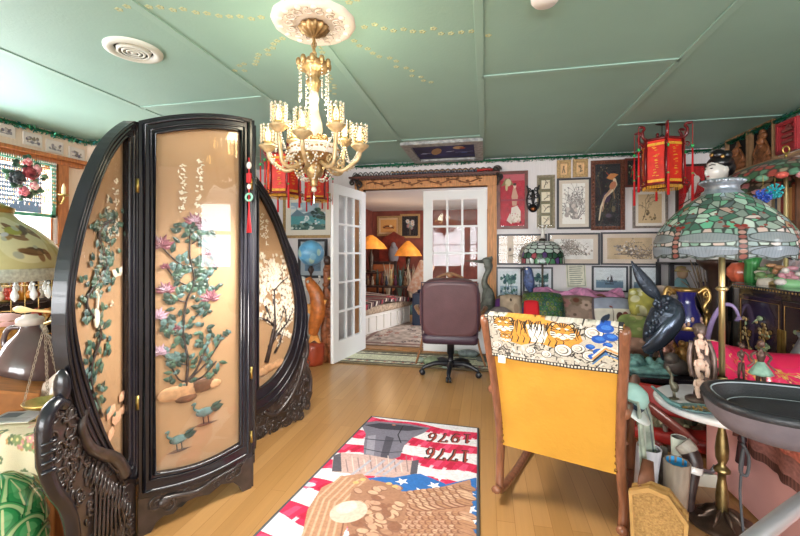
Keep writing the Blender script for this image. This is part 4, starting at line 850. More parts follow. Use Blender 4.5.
# ------------------------------------------------------------------ carved header, its shelf pieces and the heron by the door
IRON = mat('dark_scroll_carving', 0x2e2623, .4, var=.3, vscale=20)
t = thing('door_header_shelf', 'narrow dark shelf with a row of scroll arches over the french doors', 'shelf', (-.77, YB-.08, 2.2), world=True)
m = MB(); m.box(-1.72, YB-.13, 2.2, .16, YB-.0, 2.222, ch=.004); m.box(-1.68, YB-.11, 2.185, .12, YB, 2.2); m.build('shelf_board', mat('red_brown_shelf', 0x5a2c20, .4, var=.25, vscale=14), t)
m = MB()
for i in range(26):
    x = -1.64+i*.07; A = [(x+.032*math.cos(a), YB-.1, 2.225+.05*math.sin(a)) for a in [PI*k/8 for k in range(9)]]; m.tube(A, .006, 5); m.ell((x, YB-.1, 2.235), (.012, .01, .016), 0, None, 8, 5)
m.tube([(-1.68, YB-.1, 2.226), (.12, YB-.1, 2.226)], .006, 5); m.build('scroll_arches', IRON, t)
m = MB()
for i in range(44): m.tube([(-1.68+i*.042, YB-.12, 2.195), (-1.66+i*.042, YB-.122, 2.165)], .004, 4)
m.build('dark_fringe', IRON, t)
t = thing('long_wood_tray', 'long flat wooden box lying on the shelf over the doors below the ceiling plaque', 'box', (-.6, YB-.05, 2.3), world=True)
m = MB(); m.box(-1.15, YB-.06, 2.222, .0, YB-.005, 2.262, ch=.004); m.build('blue_side', mat('blue_printed_box', 0x3c4a78, .5, col2=0xb8bcc8, vscale=14, stretch=(3, 1, 1)), t); m = MB(); m.box(-1.17, YB-.07, 2.262, .02, YB-.003, 2.275, ch=.003); m.build('wooden_lid', mat('pine_lid', 0xc79a6a, .5, var=.2, vscale=12, stretch=(10, 1, 1)), t)
t = thing('carved_dragon_bracket', 'dark curled dragon carving with red edge at the right end of the door shelf', 'carving', (.13, YB-.1, 2.0), world=True); m = MB()
for c in (curl(.13, 2.24, .05, 0, 1.6, YB-.11), curl(.16, 2.15, .04, 2, -1.4, YB-.11), [(.12, YB-.11, 2.23), (.15, YB-.12, 2.13), (.14, YB-.11, 2.06)]): m.tube(c, .011, 6)
m.ell((.12, YB-.12, 2.24), (.03, .02, .02)); m.build('dragon', IRON, t); m = MB(); m.tube([(-.1, YB-.125, 2.235), (.0, YB-.13, 2.245), (.08, YB-.125, 2.24)], .014, 8); m.build('red_toy_rail', mat('red_enamel', 0xb02a2a, .4), t)
m = MB(T(-1.62, YB-.1, 2.12))
for c in (curl(0, .09, .05, 0, 1.5, 0), curl(.03, 0, .045, 2, -1.4, 0), curl(-.06, .03, .035, 1, 1.4, 0), [(-.05, 0, .1), (0, 0, .02), (.03, 0, -.09)]): m.tube(c, .012, 6)
tag(m.build('carved_scroll_bracket', IRON), 'dark curled carving at the left end of the door shelf above the open door', 'carving')
def heron(loc, rz, label):
    t = thing('heron_statue', label, 'statue', loc, rz); BR = mat('verdigris_bronze', 0x6c6e66, .5, .3, var=.3, vscale=20); m = MB()
    ribs = smooth_path([(0, 0, .42), (.015, 0, .55), (.02, 0, .68), (0, 0, .82), (-.03, 0, .90), (-.015, 0, .98), (.015, 0, 1.05), (.01, 0, 1.12), (-.03, 0, 1.15)], 5)
    rad = [.055, .065, .075, .085, .09, .095, .1, .1, .1, .095, .09, .08, .075, .07, .06, .05, .045, .042, .04, .037, .035, .034, .033, .032, .031, .03, .03, .03, .031, .033, .036, .04, .045, .05, .05, .048, .045, .042, .038, .03, .02]
    m.tube(ribs, rad[:len(ribs)], 14, flat=.95); m.build('body', BR, t)
    m = MB(); m.tube([(-.04, 0, 1.15), (-.14, 0, 1.152), (-.26, 0, 1.158)], [.022, .012, .003], 8); m.build('beak', BR, t)
    m = MB(); m.ell((.0, 0, 1.16), (.06, .035, .04)); m.tube([(.02, 0, 1.18), (.055, 0, 1.2), (.07, 0, 1.17)], [.02, .014, .003], 6); m.build('head_crest', BR, t)
    for k in (-1, 1):
        m = MB(); m.ell((.02, k*.062, .66), (.07, .03, .2), 0, None, 12, 8)
        for q in range(4): m.tube([(.05-.02*q, k*.085, .66), (.05-.022*q, k*.07, .5)], [.012, .004], 5)
        m.build('wing', BR, t); m = MB(); m.tube([(.01, k*.03, .48), (.02, k*.03, .25), (.0, k*.03, .02)], [.014, .01, .011], 7); m.build('leg', BR, t)
    m = MB(); m.ell((0, 0, .02), (.13, .1, .035)); m.build('base', BR, t); return t
p = PY(487, 300, 4.72); heron((p.x, 4.72, 0), .1, 'tall bronze heron statue standing between the right french door and the prints')
# ------------------------------------------------------------------ runner mat at the threshold
cv = Cv(150, 30, 3, 0xd9d6bd)
for y in (3, 8, 21, 26): cv.rect(0, y, 150, y+1.6, 0x3c3832)
cv.rect(0, 9.6, 150, 21, 0xdfe0c4); cv.rect(0, 0, 150, 3, 0x8a7a5e); cv.rect(0, 27.6, 150, 30, 0x9a8a6a)
for x in range(6, 150, 9): cv.line([(x, 6.2), (x+4, 5.4)], .9, 0x3f4a3c); cv.line([(x, 24.5), (x+5, 23.6)], .9, 0x7c3a34 if x % 2 else 0x2f2f2a); cv.ell(x+2, 24, 1.2, 1, 0xa0504a)
cv.noise(.12, .7, 3)
RT, RB = PZ(341, 347, 0).y, 4.33
def floor_rug(name, label, cat, x0, x1, y0, y1, cv, mm, th=.012, skew=0, trim=0x6e604a):
    t = thing(name, label, cat, ((x0+x1)/2, (y0+y1)/2, 0), world=True)
    cvmesh('pile', cv, lambda u, v: (x0+(x1-x0)*u-skew*v, y1+(y0-y1)*v, th+.0006*np.sin(u*90)*np.sin(v*70)), mm, t)
    m = MB(); m.add([(x0, y1, 0), (x1, y1, 0), (x1-skew, y0, 0), (x0-skew, y0, 0), (x0, y1, th-.001), (x1, y1, th-.001), (x1-skew, y0, th-.001), (x0-skew, y0, th-.001)], [(0, 1, 2, 3), (4, 5, 6, 7), (0, 1, 5, 4), (1, 2, 6, 5), (2, 3, 7, 6), (3, 0, 4, 7)])
    m.tube([(x0, y1, th*.6), (x1, y1, th*.6), (x1-skew, y0, th*.6), (x0-skew, y0, th*.6)], th*.55, 8, closed=True); m.build('bound_edge', mat('rug_binding_%06x' % trim, trim, .9), t); return t
floor_rug('runner_mat', 'cream runner mat with black bands lying across the french door threshold', 'rug', -1.64, .12, 4.30, 4.90, cv, EMBR)
# ------------------------------------------------------------------ office chair seen from behind
LEA = mat('oxblood_leather', 0x5d3f44, .42, var=.12, vscale=6, bump=.15, bscale=90); LEA2 = mat('dark_plum_leather', 0x3a2636, .4, bump=.2, bscale=60); BLKM = mat('black_plastic', 0x1b1c22, .35); LWOOD = mat('walnut_arm', 0x8d6546, .4, var=.2, vscale=14)
t = thing('office_chair', 'brown leather swivel office chair seen from behind, in front of the right french door', 'chair', (-.355, 4.16, 0), .05); t.scale = (1.05, 1.05, 1.05)
m = MB(); 
def rbox(m, w, h, th, M_, mi=0, n=10, pw=4.0):
    P = []
    for i in range(2*n+1):
        row = []
        a = -1+2*i/(2*n)
        for j in range(4*n):
            b = 2*PI*j/(4*n); c, s = math.cos(b), math.sin(b); q = (abs(c)**pw+abs(s)**pw)**(-1/pw); k = (1-abs(a)**3.5)**(1/3.5)*.12+.88 if abs(a) < .999 else .84
            row.append((c*q*w/2*k, a*th/2*(1-.15*(c*q)**4), s*q*h/2*k))
        P.append(row)
    m.surf(P, mi, M_, cu=True); m.add([p for p in P[0]], [list(range(4*n))], mi, True, M_); m.add([p for p in P[-1]], [list(range(4*n))], mi, True, M_)
rbox(m, .56, .56, .13, T(0, -.24, .68) @ R('X', 8)); bk = m.build('backrest', LEA, t)
m = MB(); P_ = [(.262*s_*(1 if abs(s_) < 2 else 1), 0, 0) for s_ in (0,)]
o = resample([(-.262, -.26), (.262, -.26), (.262, .26), (-.262, .26)], 40); m.tube([(x*.97, -.058, z*.97) for x, z in o], .006, 6, 0, T(0, -.24, .68) @ R('X', 8), closed=True); m.build('piping', LEA2, bk)
m = MB(); m.box(-.26, -.27, .34, .26, .25, .44, ch=.045); m.build('seat', LEA2, t)
m = MB(); m.tube(smooth_path([(-.12, -.2, .955), (-.06, -.22, .985), (0, -.225, 1.0), (.06, -.22, .985), (.12, -.2, .955)], 5), .014, 8); m.ell((0, -.24, .985), (.03, .02, .025)); m.build('carved_crest', LWOOD, t)
for k in (-1, 1):
    m = MB(); m.tube(smooth_path([(k*.28, -.22, .62), (k*.33, -.1, .66), (k*.34, .05, .65), (k*.33, .18, .62), (k*.3, .2, .5), (k*.27, .15, .40)], 5), .02, 8); m.tube(smooth_path([(k*.255, -.22, .40), (k*.275, -.2, .30), (k*.33, -.12, .12)], 4), .01, 6) ; m.build('armrest', LWOOD, t)
m = MB(); m.lathe([(.035, .34), (.035, .2), (.026, .2), (.026, .1), (.05, .1), (.05, .075), (0, .075)], 16); m.build('gas_post', BLKM, t)
for k in range(5):
    a = 2*PI*k/5-.35; m = MB(R('Z', math.degrees(a))); m.tube(smooth_path([(.03, 0, .1), (.14, 0, .11), (.25, 0, .08), (.285, 0, .06)], 4), [.03, .029, .028, .026, .024, .023, .022, .021, .02, .019, .018, .016, .015][:13], 8); lg = m.build('leg', BLKM, t)
    m = MB(R('Z', math.degrees(a)) @ T(.285, 0, .028));
    for q in (-.014, .014): m.lathe([(0, -.009), (.024, -.009), (.028, 0), (.024, .009), (0, .009)], 14, 0, T(0, q, 0) @ R('X', 90))
    m.tube([(0, 0, 0), (0, 0, .04)], .008, 6); m.build('caster', BLKM, lg)
# odds and ends on the floor beside the door
STN = mat('grey_green_stone', 0x7d8a7c, .6, var=.3, vscale=14)
def turtle(px, py, label, cat, col, s):
    p = PZ(px, py, 0); t = thing(cat.replace(' ', '_'), label, cat, (p.x, p.y, 0)); m = MB(SCL(s)); m.ell((0, 0, .055), (.16, .1, .055), 0, None, 14, 8); m.build('shell', mat('shell_%06x' % col, col, .5, var=.35, vscale=18), t)
    m = MB(SCL(s)); m.ell((-.18, 0, .06), (.045, .035, .03)); m.build('head', STN, t)
    for x, y in ((-.1, .09), (-.1, -.09), (.1, .09), (.1, -.09)): m = MB(SCL(s)); m.ell((x, y, .018), (.04, .025, .018)); m.build('foot', STN, t)
turtle(437, 366, 'grey green stone turtle on the floor behind the office chair legs', 'turtle figure', 0x7d8a6e, 1.0); turtle(468, 357, 'smaller grey stone turtle on the floor beside the heron statue', 'turtle figure', 0x8c9696, .8)
p = PZ(468, 352, 0); m = MB(T(p.x, p.y+.1, 0)); m.lathe([(0, 0), (.05, 0), (.075, .06), (.07, .12), (.045, .15), (.055, .17), (.05, .17), (.04, .15), (0, .12)], 20); tag(m.build('small_jar', mat('blue_glazed_jar', 0x5d7fa0, .25, var=.25, vscale=10, coat=.5)), 'small blue glazed jar on the floor by the base of the heron', 'jar')
# ------------------------------------------------------------------ things in the room beyond
cv = Cv(30, 24, 3, 0xd9a25c); cv.ell(15, 14, 11, 4, 0xb5733a); cv.line([(6, 15), (12, 12), (20, 14), (24, 16)], 2, 0x4a2f22); cv.ell(19, 12, 3, 2, 0xe8d0a0); wall_pic((377, 216, 400, 236), 'orange landscape picture on the far red wall beyond the doorway', GILT, cv, 2, 1.5, 0xd8b890, Y=FRY)
cv = Cv(20, 24, 3, 0x1c1a1e); [cv.flower(10+3*math.cos(k), 10+4*math.sin(k*1.7), 2.4, (0xd8d0c8, 0xa87a80, 0x7a9a9c)[k % 3], 0xc8a060, 6, k) for k in range(7)]; cv.line([(10, 14), (10, 22)], 1.5, 0x6a5a44); wall_pic((400, 214, 420, 238), 'dark still life of pale flowers on the far red wall beyond the doorway', GILT, cv, 2, 0, Y=FRY)
SHADE_LIT = mat('lit_amber_lamp_shade', 0xd88a34, .6, var=.25, vscale=7, emit=.25); CLUT = [mat('clutter_%d' % i, c, .6, var=.3, vscale=12) for i, c in enumerate((0x3f4a3c, 0x8a6a4a, 0xb8a890, 0x6a2a24, 0x2f3a4a, 0xc9b27c, 0x7a3f5a, 0x4a6a6a))]
def far_lamp(px, py_top, py_rim, Y, r, label):
    a, b = PY(px, py_top, Y), PY(px, py_rim, Y); t = thing('table_lamp', label, 'lamp', (a.x, Y, .85)); h = a.z-.85; zr = b.z-.85
    MB().lathe([(r, zr), (r*.8, zr+(h-zr)*.35), (r*.3, zr+(h-zr)*.85), (.03, h)], 24, wave=lambda q, z: 1+.03*math.cos(8*q)).build('shade', SHADE_LIT, t)
    MB().lathe([(0, 0), (.1, 0), (.1, .03), (.03, .05), (.05, .2), (.06, .3), (.02, max(.31, zr-.05)), (.01, zr+.05)], 16).build('lamp_base', mat('dark_bronze', 0), t); return t
far_lamp(371, 235, 249, 8.0, .34, 'lit amber table lamp on the left in the room beyond the doorway'); far_lamp(408, 241, 256, 8.6, .30, 'lit amber table lamp on the right in the room beyond the doorway')
def table(name, label, x0, x1, y0, y1, z, m_, th=.03, cat='table'):
    t = thing(name, label, cat, ((x0+x1)/2, (y0+y1)/2, 0), world=True); m = MB(); m.box(x0, y0, z-th, x1, y1, z, ch=.006); m.build('table_top', m_, t)
    for x in (x0+.03, x1-.03):
        for y in (y0+.03, y1-.03): m = MB(); m.box(x-.022, y-.022, 0, x+.022, y+.022, z-th, ch=.004); m.build('leg', m_, t)
    return t
table('side_table', 'dark side table with a lit amber lamp at the left in the far room', -2.72, -2.1, 7.75, 8.25, .85, DARKWOOD); table('side_table', 'dark side table with a lit amber lamp at the right in the far room', -1.75, -1.35, 8.4, 8.88, .85, DARKWOOD)
p = PY(392, 262, 9.25); t = thing('carved_armchair', 'tall carved red wooden hall chair against the far red wall', 'chair', (p.x, 9.25, 0)); MAH = mat('red_mahogany', 0x7a2a1c, .35, var=.3, vscale=10, coat=.3)
m = MB(); m.prism([(-.33, .45), (.33, .45), (.38, .9), (.36, 1.4), (.25, 1.62), (.12, 1.68), (0, 1.76), (-.12, 1.68), (-.25, 1.62), (-.36, 1.4), (-.38, .9)], .2, .28); m.build('backrest', MAH, t); m = MB(); m.box(-.36, -.3, .4, .36, .28, .48, ch=.02); m.build('seat', MAH, t); m = MB(); m.ell((0, .17, 1.2), (.13, .05, .25)); m.ell((0, .15, 1.42), (.06, .04, .08)); m.build('carved_bust', mat('grey_bust', 0x8e8a90, .5), t)
for x in (-.33, .33):
    for y in (-.27, .25): m = MB(); m.tube([(x, y, 0), (x, y, .4)], .035, 8); m.build('leg', MAH, t)
    m = MB(); m.tube([(x, .2, .8), (x, -.28, .78), (x, -.27, .45)], .03, 8); m.build('armrest', MAH, t)
# daybed with a striped blanket
a, b = PZ(366, 336, 0), PZ(411, 322, 0); e = (b-a).normalized(); n = Vector((-e.y, e.x, 0)); LN = (b-a).length
t = thing('daybed', 'white panelled daybed base just inside the room beyond the doorway', 'daybed', a, math.atan2(e.y, e.x)); m = MB(); m.box(-.35, .02, 0, LN, .88, .3, ch=.01)
for i in range(8): m.box(-.33+i*.21, 0, .04, -.15+i*.21, .03, .26, ch=.005)
m.build('base', mat('cream_white_paint', 0xe6e0d8, .5), t); m = MB(); m.box(-.36, -.02, .3, LN+.02, .9, .42, ch=.04); m.build('mattress', mat('patterned_beige_cover', 0xb8a088, .9, var=.35, vscale=30), t)
cv = Cv(70, 44, 3, 0x3a2228)
for i in range(12): cv.line([(i*6+3, 0), (i*6+5, 22), (i*6+3, 44)], 1.5, (0xe2d6c8, 0xb04048, 0xd8c8b4)[i % 3]); cv.line([(i*6+5.2, 0), (i*6+7, 22), (i*6+5.2, 44)], .8, 0x9a8078)
for i in range(6): cv.flower(8+i*11, 10+9*(i % 3), 3, 0xb8384a, 0xe0c8b0, 6, i)
cvm = cvmesh('striped_blanket', cv, lambda u, v: (-.3+(LN+.25)*u, -.06+.8*np.clip(v*1.4-.35, 0, 1)+.01*np.sin(u*30), .44+.07*np.sin(u*9)*np.clip(v, .1, 1)-.13*np.clip(.25-v, 0, 1)*4*.5+.10*np.clip(1-np.abs(u-.5)*2.2, 0, 1)), EMBR, loc=a); cvm.rotation_euler = (0, 0, math.atan2(e.y, e.x)); tag(cvm, 'dark striped blanket with red flowers spread on the white daybed', 'blanket')
p = PY(372, 300, 7.0)
def cushion(loc, w, h, th, cvs, label, rz=0, tilt=-20, name='cushion', mm=None, droop=0, group=None):
    o = pillow(name, cvs, w, h, th, mm or EMBR, None, T(0, 0, 0) @ R('X', tilt) @ T(0, 0, h/2), loc=loc, droop=droop); o.rotation_euler = (0, 0, rz); return tag(o, label, 'cushion', group)
cv = Cv(20, 20, 3, 0xd9ccc0); [cv.flower(5+5*(k % 3), 5+5*(k//3), 2.2, 0xa03a44, 0x5a2a2a, 6, k) for k in range(9)]
cushion((a.x-.35, a.y+.45, .45), .4, .36, .14, cv, 'pale cushion with red flowers at the left end of the far daybed', .2)
p = PY(381, 288, 8.58); t = thing('wooden_armchair', 'small wooden armchair with an orange slatted back behind the far daybed', 'chair', (p.x, 8.58, 0)); OR = mat('orange_leather', 0xb0683c, .5, var=.2, vscale=9)
m = MB(); m.box(-.25, .2, .52, .25, .26, 1.0, ch=.02); m.build('backrest', OR, t); m = MB(); m.box(-.27, -.25, .4, .27, .25, .48, ch=.02); m.build('seat', OR, t)
for x in (-.28, .28):
    m = MB(); m.box(x-.03, .19, 0, x+.03, .27, 1.06, ch=.008); m.box(x-.03, -.25, .62, x+.03, .25, .67, ch=.01); m.box(x-.025, -.25, 0, x+.025, -.2, .64); m.build('side_frame', DARKWOOD, t)
m = MB(); m.box(-.28, .19, .98, .28, .27, 1.05, ch=.01); m.build('top_rail', DARKWOOD, t)
p = PY(414, 290, 7.2); t = thing('sun_lounger_cushion', 'tilted peach floral cushion pad at the right edge of the doorway view', 'cushion', (p.x, 7.2, .5)); m = MB(R('Y', 24)); m.box(-.15, -.05, .0, .15, .05, .62, ch=.04); m.build('pad', mat('peach_floral_cloth', 0xd99a78, .9, col2=0xe8d0b8, vscale=16), t)
p = PY(414, 316, 6.9); m = MB(T(p.x+.16, 6.9, 0)); m.box(-.16, -.2, 0, .16, .2, .55, ch=.03); m.lathe([(.1, .55), (.1, .6), (.0, .62)], 16); tag(m.build('storage_bin', mat('blue_plastic', 0x26344e, .5)), 'dark blue bin beside the daybed in the room beyond', 'bin')
table('console_table', 'dark console with many ornaments behind the daybed in the far room', -2.7, -1.2, 7.25, 7.55, .62, DARKWOOD)
rd = random.Random(4); KINDS = ['brown', 'pale', 'dark green', 'red', 'blue', 'golden', 'plum', 'teal']; mts = [1, 2, 0, 3, 4, 5, 6, 7]
for i in range(10):
    px = 368+i*4.6; Y = rd.uniform(7.38, 7.44); p = PY(px, 275, Y)
    if not -2.66 < p.x < -1.2: continue
    h = rd.uniform(.16, .34); q = rd.uniform(.03, .04); k = i % 8; m = MB(T(p.x, Y, .62)); m.lathe([(0, 0), (q*.7, 0), (q, h*.3), (q*.6, h*.6), (q*.3, h*.8), (q*.5, h), (q*.4, h), (0, h*.9)], 12)
    tag(m.build('vase', CLUT[mts[k]]), 'small %s vase in the crowded row on the far console' % KINDS[k], 'vase', 'vases on the far console')
for i in range(3):
    px = 390+i*11; Y = 8.1; p = PY(px, 262+(i % 2)*8, Y); t = thing('potted_plant', 'leafy potted plant of the crowded row in front of the far console', 'plant', (p.x, Y-.12, 0), group='plants by the far console'); rd2 = random.Random(i); m = MB(); m.lathe([(0, 0), (.09, 0), (.12, .22), (.11, .22), (0, .18)], 14); m.build('pot', CLUT[(i*3+1) % 8], t); m = MB()
    for k in range(34):
        az = rd2.uniform(0, 6.3); q = rd2.uniform(.04, .13); zt = rd2.uniform(.6, 1.05); m.tube([(0, 0, .2), (q*.4*math.cos(az), q*.4*math.sin(az), .2+(zt-.2)*.6), (q*math.cos(az), q*math.sin(az), zt)], [.004, .016, .002], 4, flat=.3)
    m.build('foliage', CLUT[0 if i % 2 else 2], t)
cv = Cv(80, 60, 2.5, 0xb8a79a); cv.noise(.2, 2, 5); cv.line([(4, 4), (76, 4), (76, 56), (4, 56), (4, 4)], 3, 0x8a6a60)
for i in range(60): cv.flower(random.uniform(4, 76), random.uniform(4, 56), 2, random.choice((0xa06a60, 0x8a8a80, 0xd8ccc0, 0x6a5a5a)), 0xc8b090, 5, i)
floor_rug('area_rug', 'faded rose patterned rug on the floor of the room beyond the doorway', 'rug', -1.75, -.2, 5.2, 7.0, cv, EMBR, trim=0x8a7468)
# ------------------------------------------------------------------ sofa with its cushions
t = thing('sofa', 'dark patterned sofa along the back wall under the framed prints', 'sofa', (.83, 4.6, 0), world=True); SOF = mat('brown_sofa_cloth', 0x6a5548, .9, var=.3, vscale=18)
m = MB(); m.box(.12, 4.15, .12, 1.56, 4.66, .44, ch=.05); m.build('seat', SOF, t); m = MB(); m.box(.12, 4.52, .4, 1.56, 4.68, .78, ch=.06); m.build('backrest', SOF, t)
for x in (.06, 1.5): m = MB(); m.box(x, 4.12, .1, x+.16, 4.66, .60, ch=.06); m.build('armrest', SOF, t)
for x in (.15, 1.53):
    for y in (4.22, 4.6): m = MB(); m.tube([(x, y, 0), (x, y, .13)], .025, 8); m.build('foot', DARKWOOD, t)
cv = Cv(60, 30, 3, 0xd58fb8); cv.noise(.22, 4, 2); cv.noise(.1, 1, 4)
def throw(u, v): x = .52+.9*u; y = 4.50+.30*np.clip(v-.0, 0, 1)-.10*np.clip(1-v*2, 0, 1); z = .80+.035*np.sin(u*14)*np.clip(v, .1, 1)-.26*np.clip(.45-v, 0, 1)+.02*np.sin(u*27+v*9); return x, np.minimum(y, 4.72), z+.03
tag(cvmesh('pink_throw', cv, throw, vmat('pink_velvet', .8, vary=.1, bscale=20)), 'crumpled pink velvet throw along the top of the sofa back', 'throw')
def PC(px, py, Y): p = PY(px, py, Y); return (p.x, Y, p.z)
cv = Cv(20, 20, 4, 0x8a7568); cv.noise(.2, 2, 3); [cv.flower(rx, ry, 2.4, random.Random(i).choice((0xa08478, 0xb49a8c, 0x75604f, 0x9a6c68)), 0x6a5648, 7, i) for i, (rx, ry) in enumerate([(5, 5), (14, 6), (9, 11), (5, 16), (15, 15), (10, 4), (17, 11), (3, 10)])]; cv.ell(10, 3.5, 1.3, 1.3, 0x6a3a2c)
cushion(PC(577, 334, 4.33), .46, .40, .18, cv, 'faded rose patterned cushion with a button, below the pinned notice')
cv = Cv(20, 20, 3, 0xd8202c); cushion(PC(532, 324, 4.12), .15, .24, .08, cv, 'plain red cushion between the beige and peacock cushions')
cv = Cv(20, 20, 4, 0xb29c86); cv.noise(.15, 2, 3); cv.ell(9, 4, .9, .9, 0x4a3a30); cv.ell(13, 9, 2, 3, 0xa48a74); cushion(PC(513, 330, 4.32), .24, .38, .14, cv, 'beige plush cushion left of the plain red cushion', .15)
cv = Cv(22, 20, 5, 0xe4dcd0); cv.rect(0, 0, 22, 8, 0x9aa0b4); cv.noise(.08, 2, 5); cv.line([(2, 18), (8, 12)], 1.4, 0x3a4456); cv.ell(6, 14, 3, 1.6, 0x3f4a60, -.7); cv.ell(14, 13, 2, 3, 0x5c3a34); cv.ell(17, 12, 1.6, 2.4, 0x8a4a40); cv.branch(4, 19, -.3, 16, .6, 0x4a3a30, 1, LF([0x5a6a4a, 0x8a4a44], 1), 3); cv.line([(.5, .5), (21.5, .5), (21.5, 19.5), (.5, 19.5), (.5, .5)], .8, 0x5a4a50)
cushion(PC(614, 330, 4.25), .37, .33, .13, cv, 'cream cushion with dark birds and a grey blue top band')
# sequinned peacock cushion
cv = Cv(28, 24, 6, 0x2f4a3e); rd = random.Random(3)
for r in range(9):
    for c in range(12): x, y = c*2.5+(r % 2)*1.2, r*2.8; cv.ell(x, y, 1.3, 1.5, rd.choice((0x3f6a3c, 0x5a7a34, 0x2f5a4a, 0x6f7a3c))); cv.ell(x, y+.2, .6, .7, 0x24406a); cv.ell(x, y+.3, .3, .3, 0x8a8a3a)
cv.poly([(0, 10), (6, 12), (14, 20), (18, 24), (0, 24)], 0x2a3a72); cv.noise(.2, 1, 5); cushion(PC(545, 331, 4.2), .42, .40, .16, cv, 'shimmering green peacock feather cushion below the small stained-glass lamp', .1, mm=vmat('sequin_cloth', .35, .3, bump=.6, bscale=200))
for px, py, w, h, c1, c2, lb, ti in ((645, 316, .26, .28, 0xb4ac58, 0xdcd8b0, 'yellow and cream cushion at the back beside the bronze peacock', -28), (636, 338, .34, .24, 0x8a9a5c, 0xb8b480, 'olive green crumpled cushion to the left of the bronze peacock', -35), (664, 314, .34, .30, 0xb8a49a, 0xd8c4b4, 'pale mauve cushion behind the bronze peacock on its right', -30), (634, 352, .3, .2, 0xb48c7c, 0xd0aa98, 'dusky pink satin cushion at the foot of the olive cushion', -30)):
    cv = Cv(20, 20, 3, c1); cv.blot(0, 0, 20, 20, 26, 2.6, [c1, c2, c1], px); cv.noise(.2, 3, px); cushion(PC(px, py, 4.14 if px < 660 else 4.3), w, h, .14, cv, lb, -.2, ti)
m = MB(); p = PY(500, 322, 4.25); m = MB(T(p.x, 4.25, p.z-.02)); m.lathe([(.15, 0), (.155, .02), (.15, .07), (.12, .13), (.06, .17), (0, .18)], 20, wave=lambda a, z: 1+.02*math.sin(7*a)); tag(m.build('felt_hat', mat('mauve_grey_felt', 0x8d7f80, .9, var=.2, vscale=16)), 'mauve grey felt hat at the left end of the sofa', 'hat')
p = PY(505, 312, 4.34); cv = Cv(16, 16, 3, 0x5a2a6a); cushion((p.x, 4.42, p.z-.08), .2, .22, .1, cv, 'small deep purple cushion peeking behind the felt hat')
m = MB(); a, b = PY(592, 297, 4.6), PY(624, 300, 4.55); m.tube(smooth_path([a, a.lerp(b, .3)+Vector((0, 0, .03)), a.lerp(b, .6)+Vector((0, 0, -.02)), b], 5), .012, 7); m.tube(smooth_path([a+Vector((0, -.02, .03)), a.lerp(b, .5)+Vector((0, 0, -.03)), b+Vector((0, 0, .02))], 5), .01, 7); tag(m.build('driftwood_branch', mat('brown_driftwood', 0x7a4a34, .6, var=.3, vscale=30)), 'brown branch lying on the pink throw below the sailing boat print', 'branch')
# ------------------------------------------------------------------ leaded glass
def leaded(W, H, res, sites, cols, lead=.035, leadc=0x2a2c2c, wrap=True):
    """coloured glass pieces with lead lines between"""
    c = Cv(W, H, res, leadc); pts = np.array([(x+dx, y) for dx in ((-W, 0, W) if wrap else (0,)) for x, y in sites]); k = len(sites); C3 = np.array([srgb(q) for q in cols])
    for r in range(c.h):
        X, Y = c.X[r], c.Y[r]; near = np.abs(pts[:, 1]-Y[0]) < .9; q = pts[near]; idx = np.nonzero(near)[0] % k
        if len(q) < 2: continue
        d = np.hypot(X[:, None]-q[:, 0], Y[:, None]-q[:, 1]); o = np.argsort(d, 1)[:, :2]; ar = np.arange(len(X)); d1, d2 = d[ar, o[:, 0]], d[ar, o[:, 1]]
        e = np.clip((d2-d1-lead)*40, 0, 1)[:, None]; c.a[r] = np.array(srgb(leadc))*(1-e)+C3[idx[o[:, 0]]]*e
    return c
SGL = vmat('stained_glass', .18, coat=.4, trans=.35, vary=.25, bscale=14)
# small stained-glass lamp behind the sofa
p = PY(542, 270, 4.84); t = thing('small_stained_glass_lamp', 'small flowered stained-glass table lamp with a white figure on top, behind the sofa', 'lamp', (p.x, 4.84, .80), world=True)
rd = random.Random(6); W = 6.0; sites = []; cols = []
for r in range(5):
    for k in range(14): sites.append((W*k/14+.05*(r % 2), .1+r*.24)); cols.append(rd.choice((0xe4ece6, 0xd4e4da, 0xeef0ee, 0xc8dcd0)))
for k in range(24): sites.append((W*k/24+rd.uniform(-.05, .05), 1.28+rd.uniform(-.06, .1))); cols.append(rd.choice((0x5a3a7a, 0x8a3044, 0x3f6a52, 0x74609a, 0x2f5f4a, 0xb0505c)))
for k in range(26): sites.append((W*k/26, 1.55+rd.uniform(-.05, .05))); cols.append(rd.choice((0x7a5aa0, 0xb85060, 0x5a9a70, 0xdce4dc, 0x4a7a60)))
cv = leaded(W, 1.7, 70, sites, cols, .03); cxx = p.x; z0 = PY(542, 263, 4.84).z; z1 = PY(542, 241, 4.84).z; rr = .235
cvmesh('glass_shade', cv, lambda u, v: (cxx+rr*np.clip(np.sin(v*PI/2*.98+.1)**.75, 0, 1)*np.cos(u*2*PI), 4.78+rr*.8*np.clip(np.sin(v*PI/2*.98+.1)**.75, 0, 1)*np.sin(u*2*PI), z0+(z1-z0)*np.cos(v*PI/2)), SGL, t, cu=True)
m = MB(T(cxx, 4.80, 0)); m.lathe([(0, .80), (.085, .80), (.085, .815), (.03, .84), (.012, .88), (.010, z1)], 16); m.build('stem', BRONZE, t)
m = MB(T(cxx, 4.80, z1)); m.lathe([(.04, 0), (.035, .02), (.015, .03), (0, .03)], 12); m.build('cap', BRONZE, t); m = MB(T(cxx, 4.80, z1+.03)); m.tube([(0, 0, 0), (.005, 0, .07), (0, 0, .12)], [.022, .018, .012], 8); m.ell((0, 0, .14), .016); m.tube([(-.05, 0, .13), (-.02, 0, .09), (.03, 0, .10), (.045, 0, .14)], .009, 6); m.build('white_figure', PORC, t)
m = MB(); m.box(cxx-.2, 4.71, .765, cxx+.25, 4.95, .80, ch=.01); 
for dx in (-.17, .22): m.box(cxx+dx-.015, 4.73, 0, cxx+dx+.015, 4.93, .77)
